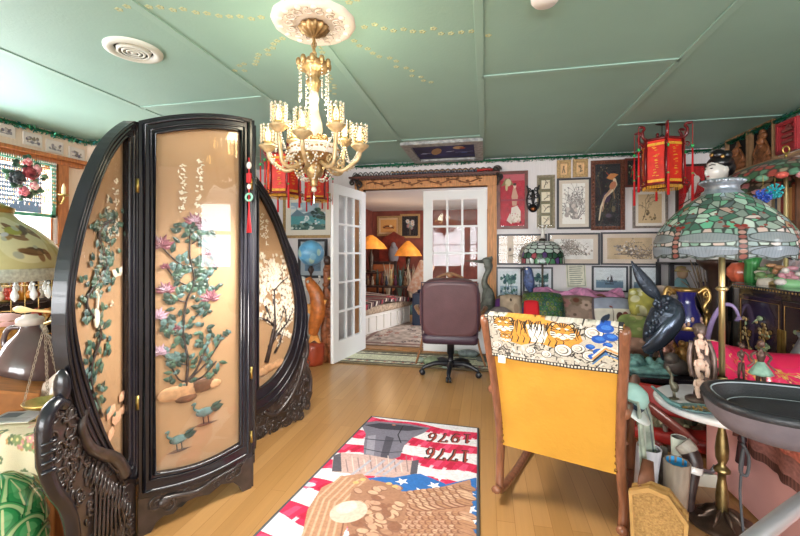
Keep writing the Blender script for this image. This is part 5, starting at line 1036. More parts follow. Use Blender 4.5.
tag(m.build('sofa_table', DARKWOOD), 'narrow dark table behind the sofa cushions carrying the small stained-glass lamp', 'table')
# parrot figure on the sofa table
p = PY(529, 290, 4.8); t = thing('parrot_figure', 'blue grey parrot figure to the left of the small stained-glass lamp stem', 'figurine', (p.x, 4.8, .80)); PB = mat('slate_blue_feathers', 0x4a5a86, .5, var=.35, vscale=40)
m = MB(); m.tube(smooth_path([(.02, 0, .0), (.01, 0, .06), (0, 0, .14), (0, 0, .2), (-.01, 0, .25), (-.02, 0, .29)], 4), [.02, .025, .035, .045, .052, .055, .058, .06, .06, .058, .055, .05, .048, .047, .046, .046, .045, .042, .036, .028, .015][:21], 12); m.build('body', PB, t); m = MB(); m.tube(smooth_path([(-.05, -.01, .27), (-.08, -.01, .26), (-.085, -.01, .225)], 4), [.02, .019, .018, .016, .014, .012, .01, .007, .003], 8); m.build('beak', BLACKFR, t); m = MB(); m.ell((-.03, -.045, .265), (.012, .006, .012)); m.build('pale_eye', PORC, t)
for k in (-1, 1): m = MB(); m.ell((.015, k*.048, .13), (.035, .015, .09)); m.build('wing', PB, t)
# ------------------------------------------------------------------ black lacquer low table with the peacock
LQ = mat('black_lacquer_table', 0x1d1a20, .2, coat=.6)
TX0, TX1, TY0, TY1, TZ = 1.0, 1.74, 3.08, 3.72, .385
t = thing('low_lacquer_table', 'low black lacquer table with painted flower apron under the bronze peacock', 'table', ((TX0+TX1)/2, (TY0+TY1)/2, 0), world=True)
m = MB(); m.box(TX0, TY0, TZ-.035, TX1, TY1, TZ, ch=.008); m.box(TX0+.02, TY0+.02, TZ-.055, TX1-.02, TY1-.02, TZ-.035); m.build('table_top', LQ, t)
cv = Cv(60, 7, 4, 0x1a171c)
for i in range(9): cv.flower(4+i*6.5, 3.5, 1.6, (0xc07a74, 0x8aa08a, 0xb8a080)[i % 3], 0xd8c090, 6, i); cv.line([(4+i*6.5, 5), (8+i*6.5, 2)], .6, 0x5a8a78)
ap = MB(); ap.box(TX0+.02, TY0+.03, TZ-.14, TX1-.02, TY1-.03, TZ-.05); apo = ap.build('apron', LQ, t); cvmesh('flower_painting', cv, lambda u, v: (TX0+.04+(TX1-TX0-.08)*u, TY0+.028+0*u, TZ-.06-.075*v), vmat('painted_lacquer', .3, coat=.4), apo)
for x in (TX0+.05, TX1-.05):
    for y in (TY0+.06, TY1-.06): m = MB(); m.tube(smooth_path([(x, y, TZ-.1), (x, y, .16), (x+(.015 if x < 1.3 else -.015), y, .05), (x, y, 0)], 4), [.03]*5+[.026]*4+[.03]*4, 8); m.build('leg', LQ, t)
PK = mat('blue_black_bronze', 0x414a58, .32, .45, var=.35, vscale=26, bump=.5, bscale=50); VER = mat('verdigris_base', 0x6f9a98, .55, .2, var=.35, vscale=26, bump=.6, bscale=40); PKG = mat('polished_dark_bronze', 0x4a5464, .2, .6)
pb = PY(658, 362, 3.25); ox = pb.x; oy = 3.28
t = thing('bronze_peacock', 'dark bronze peacock with one upright feather on a verdigris rock base', 'statue', (ox, oy, TZ), world=True)
Q = lambda px, py, dy=0: PY(px, py, oy+dy)
m = MB(); body = smooth_path([Q(648, 343), Q(655, 330), Q(664, 318), Q(668, 310), Q(664, 302), Q(660, 297)], 5); m.tube(body, [.02+.085*math.sin(PI*min(1, .05+i/(len(body)-1)*.93)) for i in range(len(body))], 16); m.build('body', PK, t)
m = MB(); wg = smooth_path([Q(676, 305, -.06), Q(677, 316, -.08), Q(668, 330, -.08), Q(655, 344, -.06), Q(644, 352, -.03)], 6); m.tube(wg, [.03+.035*math.sin(PI*i/(len(wg)-1)) for i in range(len(wg)-1)]+[.008], 12, flat=.6); m.build('wing', PKG, t)
m = MB()
for k in range(60):
    a = random.Random(k); q = body[5+k % (len(body)-10)]; c = q+Vector((a.uniform(-.09, .0), -.075+a.uniform(-.01, .02), a.uniform(-.05, .06))); m.ell(c, (.018, .008, .022), 0, None, 8, 5)
m.build('scale_feathers', PK, t)
m = MB(); bl = smooth_path([Q(660, 299), Q(650, 289), Q(641, 277), Q(635, 267), Q(631, 261)], 5); m.tube(bl, [.012, .02, .032, .04, .045, .048, .05, .05, .048, .045, .042, .038, .034, .03, .026, .02, .016, .012, .008, .005, .003], 8, flat=.35); m.tube(bl, .006, 5, 0, T(0, -.012, 0)); m.build('upright_feather', PK, t)
m = MB(); 
for dx in (-.02, .03): m.tube([Q(657, 336)+Vector((dx, 0, 0)), Q(656, 350)+Vector((dx, 0, 0)), Q(655, 362)+Vector((dx*2, 0, 0))], .012, 7)
m.build('leg', PK, t)
m = MB(); rd = random.Random(12)
for k in range(22): m.ell((ox-.05+rd.uniform(-.14, .1), oy+rd.uniform(-.07, .07), TZ+.03+rd.uniform(0, .09)*(1-abs(k-11)/14)), (rd.uniform(.03, .06), rd.uniform(.03, .05), rd.uniform(.02, .05)), 0, None, 8, 6)
m.lathe([(0, 0), (.2, 0), (.2, .02), (.16, .04), (0, .05)], 24, 0, T(ox-.04, oy, TZ) @ SCL(1, .6, 1), wave=lambda a, z: 1+.06*math.sin(5*a)); m.build('rock_base', VER, t)
m = MB(); rk = PY(676, 365, 3.2); m.ell((rk.x, 3.2, TZ+.06), (.08, .06, .06)); m.ell((rk.x-.03, 3.19, TZ+.11), (.05, .04, .05)); m.ell((rk.x+.06, 3.22, TZ+.04), (.06, .05, .04)); tag(m.build('bronze_rock', mat('brown_bronze_lump', 0x5f5552, .5, .3, var=.3, vscale=18)), 'brown rock-like bronze ornament to the right of the verdigris peacock base', 'ornament')
# cobalt vase with gold mounts
t = thing('cobalt_vase', 'cobalt blue vase with large gilt scroll handles behind the bronze peacock', 'vase', (PY(686, 330, 3.55).x, 3.55, TZ), world=True); vx = PY(686, 330, 3.55).x; COB = mat('cobalt_glaze', 0x2c2870, .2, var=.2, vscale=8, coat=.6)
L0 = T(vx, 3.55, TZ) @ SCL(.78, .78, 1); m = MB(L0); m.lathe([(.05, .1), (.10, .16), (.13, .28), (.125, .38), (.085, .46), (.075, .52), (.10, .57)], 28); m.build('body', COB, t)
m = MB(L0); m.lathe([(0, 0), (.1, 0), (.1, .03), (.06, .06), (.05, .1)], 24); m.build('gilt_foot', GOLD, t); m = MB(L0); m.lathe([(.10, .565), (.115, .58), (.105, .59), (.09, .575)], 24); m.build('gilt_rim', GOLD, t); m = MB(L0); m.lathe([(.133, .27), (.137, .285), (.133, .30)], 24); m.build('gilt_band', GOLD, t)
for k in (-1, 1):
    m = MB(L0); m.tube(smooth_path([(k*.10, 0, .55), (k*.17, -.01, .59), (k*.2, -.02, .52), (k*.15, -.02, .44), (k*.2, -.01, .36), (k*.15, 0, .26), (k*.12, 0, .2)], 6), .02, 8); m.tube(curl(k*.17, .54, .035, 0, 1.3, -.02), .012, 6); m.ell((k*.17, -.02, .33), (.03, .03, .06)); m.ell((k*.17, -.03, .41), (.022, .022, .025)); m.build('handle', GOLD, t)
m = MB(L0)
for a in range(9): q = -2.6+a*.26; m.ell((.13*math.cos(q), .13*math.sin(q), .33+.03*math.sin(a*2)), (.015, .015, .02), 0, None, 6, 5)
m.build('flower_enamel', mat('peach_enamel', 0xd8a890, .3), t)
for px, py, c, lb, h in ((665, 352, 0xc89080, 'rose gold cherub figurine in front of the cobalt vase on its left', .24), (683, 352, 0xb08048, 'gilt cherub figurine in front of the cobalt vase on its right', .21)):
    p = PY(px, py, 3.34); t = thing('cherub_figurine', lb, 'figurine', (p.x, 3.36, TZ)); mm = mat('figurine_%06x' % c, c, .35, .5, var=.35, vscale=40)
    m = MB(); m.lathe([(0, 0), (.055, 0), (.05, .02), (.03, .03), (0, .03)], 14); m.build('base', GOLD, t); m = MB(); m.tube(smooth_path([(0, 0, .03), (.01, 0, h*.4), (0, 0, h*.65), (0, 0, h*.8)], 4), [.02, .024, .03, .034, .038, .04, .04, .038, .034, .03, .026, .02, .016][:13], 10); m.ell((0, -.005, h*.9), h*.13)
    for k in (-1, 1): m.tube([(k*.03, 0, h*.74), (k*.06, -.02, h*.58), (k*.03, -.05, h*.5)], [.014, .012, .01], 6); m.tube([(k*.015, 0, h*.3), (k*.03, -.02, .1), (k*.03, -.01, .03)], [.02, .015, .012], 6)
    m.build('body', mm, t)
    for k in (-1, 1): m = MB(); m.ell((k*.05, .03, h*.72), (.035, .008, .05)); m.build('wing', mm, t)
# things stored in the low opening: red chair pieces behind the marble table
# ------------------------------------------------------------------ floor lamp with marble tray and large stained-glass shade
LX, LY = 1.066, 2.117; MZ = .565
t = thing('stained_glass_floor_lamp', 'tall brass floor lamp with a large green dragonfly stained-glass shade and round marble tray', 'lamp', (LX, LY, 0), world=True); L0 = T(LX, LY, 0)
rd = random.Random(2); W, H = 12.6, 4.6; sites, cols = [], []
GR = (0x7cba9a, 0x98d0b4, 0x66a88c, 0xc0e0d0, 0x94b0a4, 0xa4b8ac, 0xd4e6dc, 0x4f7a6a, 0xa8c4cc, 0x8a9a92, 0x74c4a0, 0x5c8a74)
y = .06
while y < 3.1:
    n = int(15+y*8)
    for k in range(n): sites.append((W*(k+.5*(len(sites) % 2))/n+rd.uniform(-.14, .14), y+rd.uniform(-.13, .13))); cols.append(rd.choice(GR) if rd.random() < .86 else rd.choice((0xc8a89c, 0x66767a, 0xbc9a78, 0x5a7870, 0xdcd0ca)))
    y += .34
for r_ in (3.3, 3.55, 3.8):
    for k in range(44): sites.append((W*k/44+rd.uniform(-.06, .06), r_+rd.uniform(-.05, .05))); cols.append(rd.choice((0xe4dcda, 0x8fb8a8, 0xdcc4bc, 0xccdcd6, 0xa8bcc0)))
for r_ in (4.1, 4.4, 4.7):
    for k in range(50): sites.append((W*k/50+.1, r_)); cols.append(rd.choice((0xa0aeb8, 0x98a6aa, 0xb0c0c4)))
cv = leaded(W, H, 60, sites, cols, .034, 0x4a524e)
ND = 7
for k in range(ND):
    x = W*(k+.5)/ND
    for s in (-1, 1):
        for yy, ro in ((3.5, -.05), (4.22, .06)):
            for dx in ((0,) if 0 < x+s*.85 < W else (0,)):
                cv.ell(x+s*.82, yy, .84, .29, 0x3f4644, s*ro); cv.ell(x+s*.82, yy, .80, .255, 0x9ca8b8 if yy > 3.5 else 0x98a2a8, s*ro)
                for q in range(16): cv.line([(x+s*(.15+q*.09), yy-.22), (x+s*(.2+q*.09), yy+.22)], .014, 0x7c8890, .7)
    cv.line([(x, 2.9), (x, 4.55)], [.2, .26], 0x3a3c3c)
    for q in range(7): cv.ell(x, 3.0+q*.24, .1, .1, (0xa0605a, 0xc49a90)[q % 2])
    cv.ell(x-.1, 2.86, .09, .09, 0x9c3c38); cv.ell(x+.1, 2.86, .09, .09, 0x9c3c38)
for k in range(60): cv.ell(rd.uniform(0, W), rd.uniform(1.6, 3.0), .07, .06, 0x94504a)
SPR = [(.075, 1.528), (.09, 1.518), (.135, 1.487), (.177, 1.449), (.22, 1.403), (.25, 1.355), (.267, 1.31), (.271, 1.27), (.266, 1.232)]
SPL = [0]
for i in range(1, len(SPR)): SPL.append(SPL[-1]+math.hypot(SPR[i][0]-SPR[i-1][0], SPR[i][1]-SPR[i-1][1]))
def shade(u, v):
    a = u*2*PI-2.23; L_ = v*SPL[-1]; r_ = np.interp(L_, SPL, [p_[0] for p_ in SPR]); z = np.interp(L_, SPL, [p_[1] for p_ in SPR]); z = z-.007*np.cos(a*ND*2+.6)*np.clip(v-.92, 0, 1)*12
    return LX+r_*np.cos(a), LY+r_*np.sin(a), z
cvmesh('glass_shade', cv, shade, SGL, t, cu=True)
m = MB(L0); m.lathe([(.085, 1.518), (.078, 1.53), (.066, 1.54), (.064, 1.56), (.072, 1.568), (.082, 1.575), (.084, 1.586), (.076, 1.592), (.03, 1.595), (0, 1.60)], 40)
for k in range(22): a = 2*PI*k/22; m.ell((.081*math.cos(a), .081*math.sin(a), 1.582), (.009, .009, .007), 0, None, 6, 4)
m.build('shade_collar', mat('pewter_collar', 0x9aa2b0, .3, .6, var=.2, vscale=30), t)
m = MB(L0); m.tube([(0, 0, MZ), (0, 0, 1.53)], .0125, 12); m.lathe([(.045, MZ), (.05, MZ+.02), (.028, MZ+.04), (.024, MZ+.07), (.034, MZ+.09), (.02, MZ+.12)], 18); m.lathe([(.018, 1.08), (.026, 1.09), (.018, 1.1)], 14); m.build('brass_pole', mat('polished_brass', 0xcdb684, .28, .85), t)
m = MB(L0); m.lathe([(.258, MZ-.03), (.266, MZ-.022), (.27, MZ-.012), (.266, MZ-.003), (.258, MZ), (0, MZ)], 64); m.lathe([(0, MZ-.03), (.258, MZ-.03)], 64); m.build('marble_tray', mat('white_marble', 0xeceae9, .2, col2=0xd0d0d6, vscale=6, coat=.3), t)
PED = mat('aged_brass_pedestal', 0x8f7b50, .33, .85, var=.3, vscale=18)
m = MB(L0); m.lathe([(.06, .535), (.022, .525), (.015, .51), (.03, .495), (.032, .487), (.014, .475), (.013, .45), (.022, .40), (.027, .35), (.025, .31), (.014, .28), (.024, .268), (.032, .258), (.032, .248), (.016, .238), (.016, .21), (.022, .17), (.025, .12), (.022, .08), (.02, .06)], 28); m.build('pedestal', PED, t)
m = MB(L0); m.lathe([(0, 0), (.13, 0), (.135, .012), (.12, .022), (.06, .036), (.03, .05), (.02, .065)], 32, wave=lambda a, z: 1+.03*math.cos(4*a))
for k in range(8): m.tube(smooth_path([(.02, 0, .065), (.05, 0, .05), (.075, .0, .03), (.10, 0, .03)], 4), [.02, .022, .024, .024, .024, .022, .02, .018, .016, .014, .012, .01, .006], 6, 0, L0.inverted() @ L0 @ R('Z', 45*k), flat=.35)
m.build('foot', mat('dark_brass_foot', 0x5f4c40, .35, .6, var=.4, vscale=14), t)
m = MB(); m.tube(smooth_path([(LX+.035, LY-.07, .53), (LX+.045, LY-.075, .4), (LX+.035, LY-.07, .2), (LX+.045, LY-.075, .02)], 6), .006, 6); m.tube(smooth_path([(LX+.035, LY-.085, .42), (LX+.06, LY-.085, .36), (LX+.055, LY-.08, .28), (LX+.03, LY-.08, .30), (LX+.04, LY-.085, .4)], 5), .007, 6); tag(m.build('lamp_cord', mat('grey_cord', 0x56585c, .6)), 'looped grey electric cord hanging beside the brass pedestal', 'cord')
# figures on the marble tray
def on_tray(px, py): return PZ(px, py, MZ)
p = on_tray(699, 401); t = thing('mythical_figure_statue', 'bronze statue with three stacked cream stone figures on the marble tray', 'figurine', (p.x, p.y, MZ)); SB = mat('brown_grey_bronze', 0x6c5a54, .38, .5, var=.35, vscale=30); CR = mat('cream_pink_stone', 0xd9b8a6, .4, var=.15, vscale=20)
m = MB(); m.lathe([(0, 0), (.055, 0), (.055, .012), (.04, .02), (0, .02)], 20); m.build('base', SB, t)
m = MB(); m.tube(smooth_path([(.02, .012, .02), (.03, .014, .1), (.02, .014, .2), (.012, .008, .26), (.004, 0, .29)], 5), [.038]*5+[.036]*5+[.032]*5+[.026]*6, 10); m.ell((.002, -.004, .325), (.024, .026, .03)); m.ell((.004, .004, .338), (.028, .03, .026)); m.tube(smooth_path([(-.03, 0, .28), (-.045, -.012, .2), (-.035, -.02, .12)], 4), .011, 7); m.tube(smooth_path([(.035, 0, .28), (.055, -.012, .2), (.05, -.02, .08)], 4), .013, 7); m.build('bronze_figure', SB, t)
for z, w in ((.225, .9), (.125, 1.0), (.03, 1.05)):
    m = MB(T(-.006, -.026, z) @ SCL(w)); m.tube(smooth_path([(0, .006, .03), (0, .002, .05), (0, .002, .066), (0, 0, .078)], 3), [.016, .017, .018, .019, .02, .02, .018, .014, .009, .008][:10], 10); m.ell((0, -.003, .088), (.011, .012, .014)); m.ell((0, .003, .094), (.012, .012, .011))
    for k in (-1, 1): m.tube(smooth_path([(k*.008, .0, .032), (k*.02, -.014, .036), (k*.018, -.02, .012), (k*.016, -.022, 0)], 3), [.0105]*4+[.009]*3+[.007]*3, 7); m.tube(smooth_path([(k*.018, .0, .07), (k*.026, -.008, .05), (k*.012, -.02, .04)], 3), .0055, 6)
    m.build('stone_figure', CR, t)
p = on_tray(672, 399); t = thing('crane_figurine', 'small bronze crane figurine at the left edge of the marble tray', 'figurine', (p.x, p.y, MZ)); BRZ = mat('olive_bronze', 0x6a6556, .4, .5, var=.3, vscale=30)
m = MB(); m.tube(smooth_path([(.012, 0, .035), (.01, 0, .06), (-.002, 0, .08), (0, 0, .105), (-.012, 0, .13), (-.02, 0, .155)], 5), [.008, .012, .015, .017, .018, .018, .017, .016, .014, .012, .01, .009, .008, .0075, .007, .007, .006, .006, .006, .007, .008, .009, .009, .006, .004, .002][:26], 8); m.build('body', BRZ, t)
for k in (-1, 1): m = MB(); m.tube([(.008, k*.006, .04), (.01, k*.008, .005)], .004, 5); m.build('leg', BRZ, t)
m = MB(); m.ell((.008, 0, .004), (.022, .018, .005)); m.build('base', BRZ, t)
p = on_tray(700, 412); t = thing('leaf_dish', 'teal leaf shaped dish of gold beads with a curled stem on the marble tray', 'dish', (p.x, p.y, MZ), .0); TEALG = mat('teal_enamel', 0x5f8688, .3, .2, var=.25, vscale=16, coat=.4)
m = MB(); m.lathe([(0, .004), (.06, .004), (.088, .016), (.092, .02), (.086, .02), (.06, .01), (0, .008)], 28, 0, SCL(1, .55, 1)); m.tube(smooth_path([(-.07, 0, .015), (-.1, .05, .02), (-.115, .1, .035), (-.13, .16, .05)], 6), [.014-.0005*i for i in range(19)], 8); m.build('dish', TEALG, t)
rd = random.Random(1); m = MB()
for k in range(40): a, q = rd.uniform(0, 6.28), .065*math.sqrt(rd.random()); m.ell((q*math.cos(a), q*.5*math.sin(a), .014), .006, 0, None, 6, 4)
o = m.build('gold_beads', mat('mixed_gold_beads', 0xc9963c, .35, .5, col2=0x7a8a8a, vscale=60), t); o['kind'] = 'stuff'
def dancer(loc, rz, h, label, skirt):
    t = thing('dancer_figurine', label, 'figurine', loc, rz); DM = T(0, 0, h*.29) @ SCL(h*.74); m = MB(DM); BR2 = mat('brown_bronze', 0x6a5048, .4, .5, var=.3, vscale=30)
    m.tube(smooth_path([(0, 0, .52), (.0, 0, .62), (0, 0, .72), (0, -.01, .80)], 4), [.055, .05, .048, .052, .06, .066, .07, .068, .06, .045, .03, .026, .026][:13], 10); m.ell((0, -.015, .9), (.06, .065, .075)); m.ell((0, .045, .94), (.04, .04, .04))
    for k in (-1, 1): m.tube(smooth_path([(k*.07, 0, .74), (k*.14, -.05, .66), (k*.1, -.12, .56), (k*.2, -.15, .46)], 4), [.024]*5+[.02]*4+[.016]*4, 7); m.tube([(k*.03, 0, .45), (k*.04, -.02*k, .22), (k*.045, -.03*k, .03)], [.045, .035, .022], 8)
    m.build('body', BR2, t)
    if skirt: m = MB(DM); m.lathe([(.05, .56), (.1, .48), (.155, .38), (.18, .32), (.165, .32), (.08, .42), (.04, .5)], 28, wave=lambda a, z: 1+.12*math.cos(8*a)*(.6-z)*2); m.build('skirt', mat('verdigris_skirt', 0x86aa98, .5, var=.3, vscale=20), t)
    m = MB(SCL(h)); m.lathe([(0, 0), (.16, 0), (.15, .04), (.08, .08), (.07, .2), (.11, .26), (.1, .3), (0, .31)], 18); m.build('base', BRONZE, t); return t
dancer((1.17, 2.03, MZ), -.5, .31, 'bronze dancer figurine with a green ruffled skirt in front of the red satin quilt', True)
dancer((1.215, 2.25, MZ), .3, .25, 'slim bronze figurine between the brass pole and the skirted dancer', False)
# ------------------------------------------------------------------ pink chest, fringed cloth, red satin quilt
PINK = mat('pink_painted_wood', 0xf2b4b0, .5, var=.04, vscale=4)
t = thing('pink_chest', 'plain pink chest standing on the floor under the fringed cloth at the right', 'chest', (1.6, 2.1, 0), world=True); m = MB(); m.box(1.24, 1.60, .012, 1.755, 2.62, .50, ch=.006); m.build('body', PINK, t); m = MB(); m.box(1.225, 1.585, .50, 1.765, 2.63, .525, ch=.008); m.build('lid', PINK, t); m = MB(); m.box(1.26, 1.62, 0, 1.74, 2.6, .013); m.build('plinth', PINK, t)
cv = Cv(40, 26, 5, 0xd87a68); cv.noise(.2, 1.2, 3)
for i in range(30): cv.flower(random.Random(i).uniform(1, 39), random.Random(i+50).uniform(1, 12), 1.6, random.choice((0xb89468, 0xe09a88, 0xa88a60)), 0x8a5a4a, 6, i)
cv.rect(0, 14, 40, 22, 0xa87068); cv.noise(.15, .8, 5); cv.rect(0, 22, 40, 26, 0x6a4038)
for i in range(80): cv.line([(i*.5, 22), (i*.5+.1, 26)], .16, 0x4a2a28 if i % 2 else 0x8a5a4c)
def fringe(u, v): y = 2.2-.55*u; f = np.clip((v-.12)/.88, 0, 1); return 1.5-.285*np.clip(v/.12, 0, 1)-.012*np.sin(u*17)*f, y, .537+.0*u-.25*f*(1-.12*(1-u))+.004*np.sin(u*40)
t = thing('fringed_cloth', 'coral tapestry cloth with brown fringe draped over the edge of the pink chest', 'cloth', (1.3, 1.9, .25), world=True); cvmesh('tapestry', cv, fringe, EMBR, t); m = MB()
for k in range(16): a = 2*PI*k/16; m.tube([(1.20+.01*math.cos(a), 2.215+.012*math.sin(a), .35), (1.20+.02*math.cos(a), 2.215+.024*math.sin(a), .25)], .006, 5)
m.ell((1.20, 2.215, .365), (.018, .018, .022)); m.tube([(1.205, 2.21, .38), (1.21, 2.19, .5), (1.3, 2.19, .545)], .012, 7); m.build('tassel', mat('dark_brown_tassel', 0x4e2c2e, .8), t)
m = MB(); m.tube([(1.205, 2.24, .53), (1.2, 2.235, .37)], .03, 8, flat=.5); m.build('brown_band', mat('brown_plush', 0x744438, .9, var=.2, vscale=40), t)
cv = Cv(80, 34, 4, 0xec2c66)
for i in range(16):
    r_ = random.Random(i+3); x, y = r_.uniform(2, 78), r_.uniform(3, 31); cv.branch(x, y, r_.uniform(0, 6), 9, .6, 0xd89a4a, 1, LF([0xe8b060, 0xc8303c, 0xf0c890], 1), i); cv.flower(x, y, 2, (0xe8a050, 0xc03a5a)[i % 2], 0xf0d080, 6, i)
cv.line([(0, .6), (80, .6)], 1.4, 0xe8c8a0)
t = thing('red_satin_quilt', 'shiny red embroidered satin quilt rolled on the pink chest behind the figurines', 'quilt', (1.5, 2.45, .52), world=True)
def quilt(u, v): x = 1.25+.52*u; y = 2.60-.27*u; zt = .75-.06*np.sin(u*PI)+.014*np.sin(u*19); f = v; return x+.01*np.sin(v*9+u*5), y-.12*np.sin(np.clip(f, 0, 1)*PI*.55)-.016*np.sin(u*21)*np.sin(f*PI)-.012*np.sin(u*34+f*4)*f+.05*(1-f), zt-(zt-.53)*np.clip(f, 0, 1)**1.2
cvmesh('satin_face', cv, quilt, vmat('satin', .22, coat=.5, vary=.15, bscale=10), t); m = MB(); m.tube(smooth_path([(1.33, 2.66, .63), (1.50, 2.57, .61), (1.66, 2.48, .63)], 5), .1, 14); m.build('roll', mat('red_satin_back', 0xd0204e, .3, coat=.3), t)
# ------------------------------------------------------------------ black lacquer cabinet and the things on it
BX0, BY0, BY1, BZ = 1.80, 2.45, 3.36, 1.03
t = thing('black_lacquer_cabinet', 'black lacquer cabinet with gold flowers and birds on its doors along the right wall', 'cabinet', (2.1, 2.9, 0), world=True)
m = MB(); m.box(BX0, BY0, .08, XR-.02, BY1, BZ-.03); m.box(BX0-.03, BY0-.03, BZ-.03, XR-.01, BY1+.03, BZ, ch=.006)
for y in (BY0, BY1-.05): m.box(BX0, y, 0, BX0+.05, y+.05, .1); m.box(XR-.07, y, 0, XR-.02, y+.05, .1)
m.build('body', LQ, t); m = MB()
for k in range(34): y = BY0+.02+k*.027; m.ell((BX0-.03, y, BZ-.016), (.003, .008, .007), 0, None, 6, 4)
m.build('gold_border', GOLD, t)
md = (BY0+BY1)/2
for k, (a, b) in enumerate(((BY0+.03, md-.004), (md+.004, BY1-.03))):
    m = MB(); m.box(BX0-.014, a, .14, BX0, b, BZ-.07, ch=.003); d = m.build('door', mat('plum_black_lacquer', 0x2b1c26, .18, coat=.6), t); m = MB(basis((BX0-.016, b, 0), (0, -1, 0), (1, 0, 0), (0, 0, 1))); w = b-a; rd = random.Random(k+5)
    for x in (.02, w-.02): m.tube([(x, 0, .17), (x, 0, BZ-.1)], .0022, 4, 1)
    for z in (.17, BZ-.1): m.tube([(.02, 0, z), (w-.02, 0, z)], .0022, 4, 1)
    for s in range(4):
        x, z = rd.uniform(.08, w-.1), .3 if k else .34; pts = [(x, 0, z)]
        for q in range(5): x += rd.uniform(-.04, .05); z += .09; pts.append((min(max(x, .05), w-.05), 0, z))
        m.tube(smooth_path(pts, 3), .0035, 5, 1)
        for p_ in pts[1:]:
            for q in range(6): lx, lz = min(max(p_[0]+rd.uniform(-.05, .05), .05), w-.05), p_[2]+rd.uniform(-.05, .05); m.ell((lx, -.003, lz), (rd.uniform(.012, .022), .004, rd.uniform(.01, .016)), rd.choice((0, 0, 1, 2)), None, 7, 4)
    m.ell((w*.55, -.005, .82), (.03, .008, .016), 2); m.tube([(w*.5, -.004, .81), (w*.35, -.004, .77)], [.008, .002], 5, 2)
    m.build('gold_flower_inlay', [mat('pale_gold_inlay', 0xd8bc88, .35, .4, var=.25, vscale=30), GOLD, mat('grey_green_inlay', 0x9cb08c, .4, var=.3, vscale=30)], d); m = MB(); m.box(BX0-.02, (b-.03 if k == 0 else a), .6, BX0-.012, (b if k == 0 else a+.03), .78, ch=.002); m.build('brass_plate', BRASS, d)
Zc = BZ
def on_cab(px, py, X): p = PX(px, py, X); return p
p = on_cab(740, 266, 1.92); t = thing('pumpkin_jar', 'round orange red lobed jar on the black lacquer cabinet', 'jar', (1.92, p.y, Zc)); m = MB(); m.lathe([(0, 0), (.05, 0), (.085, .05), (.085, .1), (.05, .145), (.02, .15)], 30, wave=lambda a, z: 1+.07*math.cos(8*a)); m.build('body', mat('coral_glaze', 0xd8684c, .25, var=.2, vscale=8, coat=.4), t); m = MB(); m.tube([(0, 0, .145), (.01, 0, .175)], .012, 7); m.build('stalk', mat('leaf_green_glaze', 0x3f8a4a, .3), t)
p = on_cab(752, 262, 1.92); t = thing('celery_vase', 'green ribbed vase like a celery bunch beside the lobed coral jar', 'vase', (1.92, p.y, Zc)); m = MB(); m.lathe([(0, 0), (.04, 0), (.045, .06), (.04, .14), (.055, .19), (.045, .19), (.03, .14), (0, .05)], 28, wave=lambda a, z: 1+.09*math.cos(9*a)); m.build('body', mat('leaf_green_glaze', 0), t)
rd = random.Random(9)
for px, lb, cols, n in ((769, 'cluster of white porcelain blossoms on the lacquer cabinet beside the celery vase', (0xf0e4d8, 0xd8a078, 0x7a9a68), 16), (790, 'cluster of pink and green flowers at the right end of the lacquer cabinet', (0x8ac08a, 0xd89aa8, 0xe8dcd8), 14)):
    p = on_cab(px, 270, 1.95); m = MB(T(1.95, p.y, Zc))
    for k in range(n): a = rd.uniform(0, 6.28); q = rd.uniform(0, .09); z = rd.uniform(.03, .15); m.ell((q*math.cos(a)*.8, q*math.sin(a), z), (rd.uniform(.018, .034),)*2+(rd.uniform(.014, .024),), rd.randrange(3), None, 8, 5)
    m.lathe([(0, 0), (.07, 0), (.06, .04), (0, .06)], 14, 0); tag(m.build('porcelain_flowers', [mat('petal_%06x' % c, c, .35, var=.1) for c in cols]), lb, 'flowers')
p = on_cab(788, 258, 2.1); cv = Cv(20, 24, 4, 0xdcd4e0); cv.blot(3, 3, 17, 21, 26, 2, [0xc8b4c0, 0x9ab0a4, 0xe4c8cc, 0xb4c4d4], 2); t = thing('tilted_picture', 'pastel flower picture leaning on the wall behind the cabinet flowers', 'picture', (2.16, p.y, Zc), rot=(0, 0, -PI/2)); fill_frame(t, T(0, 0, .15) @ R('X', -12), .24, .29, .015, .0, WHITEP, 0xffffff, cv, .015)
for c in t.children:
    if c.name.startswith('picture'): c.matrix_local = T(0, 0, .15) @ R('X', -12)
p = PX(797, 325, 1.72); m = MB(T(1.70, p.y-.1, .52)); m.lathe([(0, 0), (.05, 0), (.075, .06), (.08, .14), (.05, .22), (.03, .27), (.045, .30), (.03, .3), (0, .26)], 24); tag(m.build('pewter_urn', mat('pewter_grey', 0x8d9096, .3, .8)), 'pewter grey urn at the right photo edge in front of the lacquer cabinet doors', 'urn')
# lamp with a flower canopy on the cabinet
p = PD(786, 165, 2.72); fx_, fy_ = p.x, p.y; fx_ = min(fx_, 2.08); t = thing('canopy_lamp', 'brass lamp with a shell petal canopy shade and a ball finial above the lacquer cabinet', 'lamp', (fx_, fy_, Zc), world=True); L0 = T(fx_, fy_, 0)
m = MB(L0); m.lathe([(0, Zc), (.09, Zc), (.09, Zc+.02), (.03, Zc+.05), (.014, Zc+.08), (.012, 1.9)], 18); m.build('brass_post', mat('polished_brass', 0), t)
rd = random.Random(3); W = 8; sites, cols = [], []
for r_ in range(8):
    n = 12+r_*5
    for k in range(n): sites.append((W*k/n+rd.uniform(-.08, .08), .15+r_*.3+rd.uniform(-.06, .06))); cols.append(rd.choice((0x6f8a7c, 0x8aa898, 0x9a8f80, 0x5f7a6c, 0xb0a898, 0xc08a84) if r_ < 6 else (0x6fa084, 0xc0544c, 0xd8929a, 0x4f7a5a, 0xb8a890)))
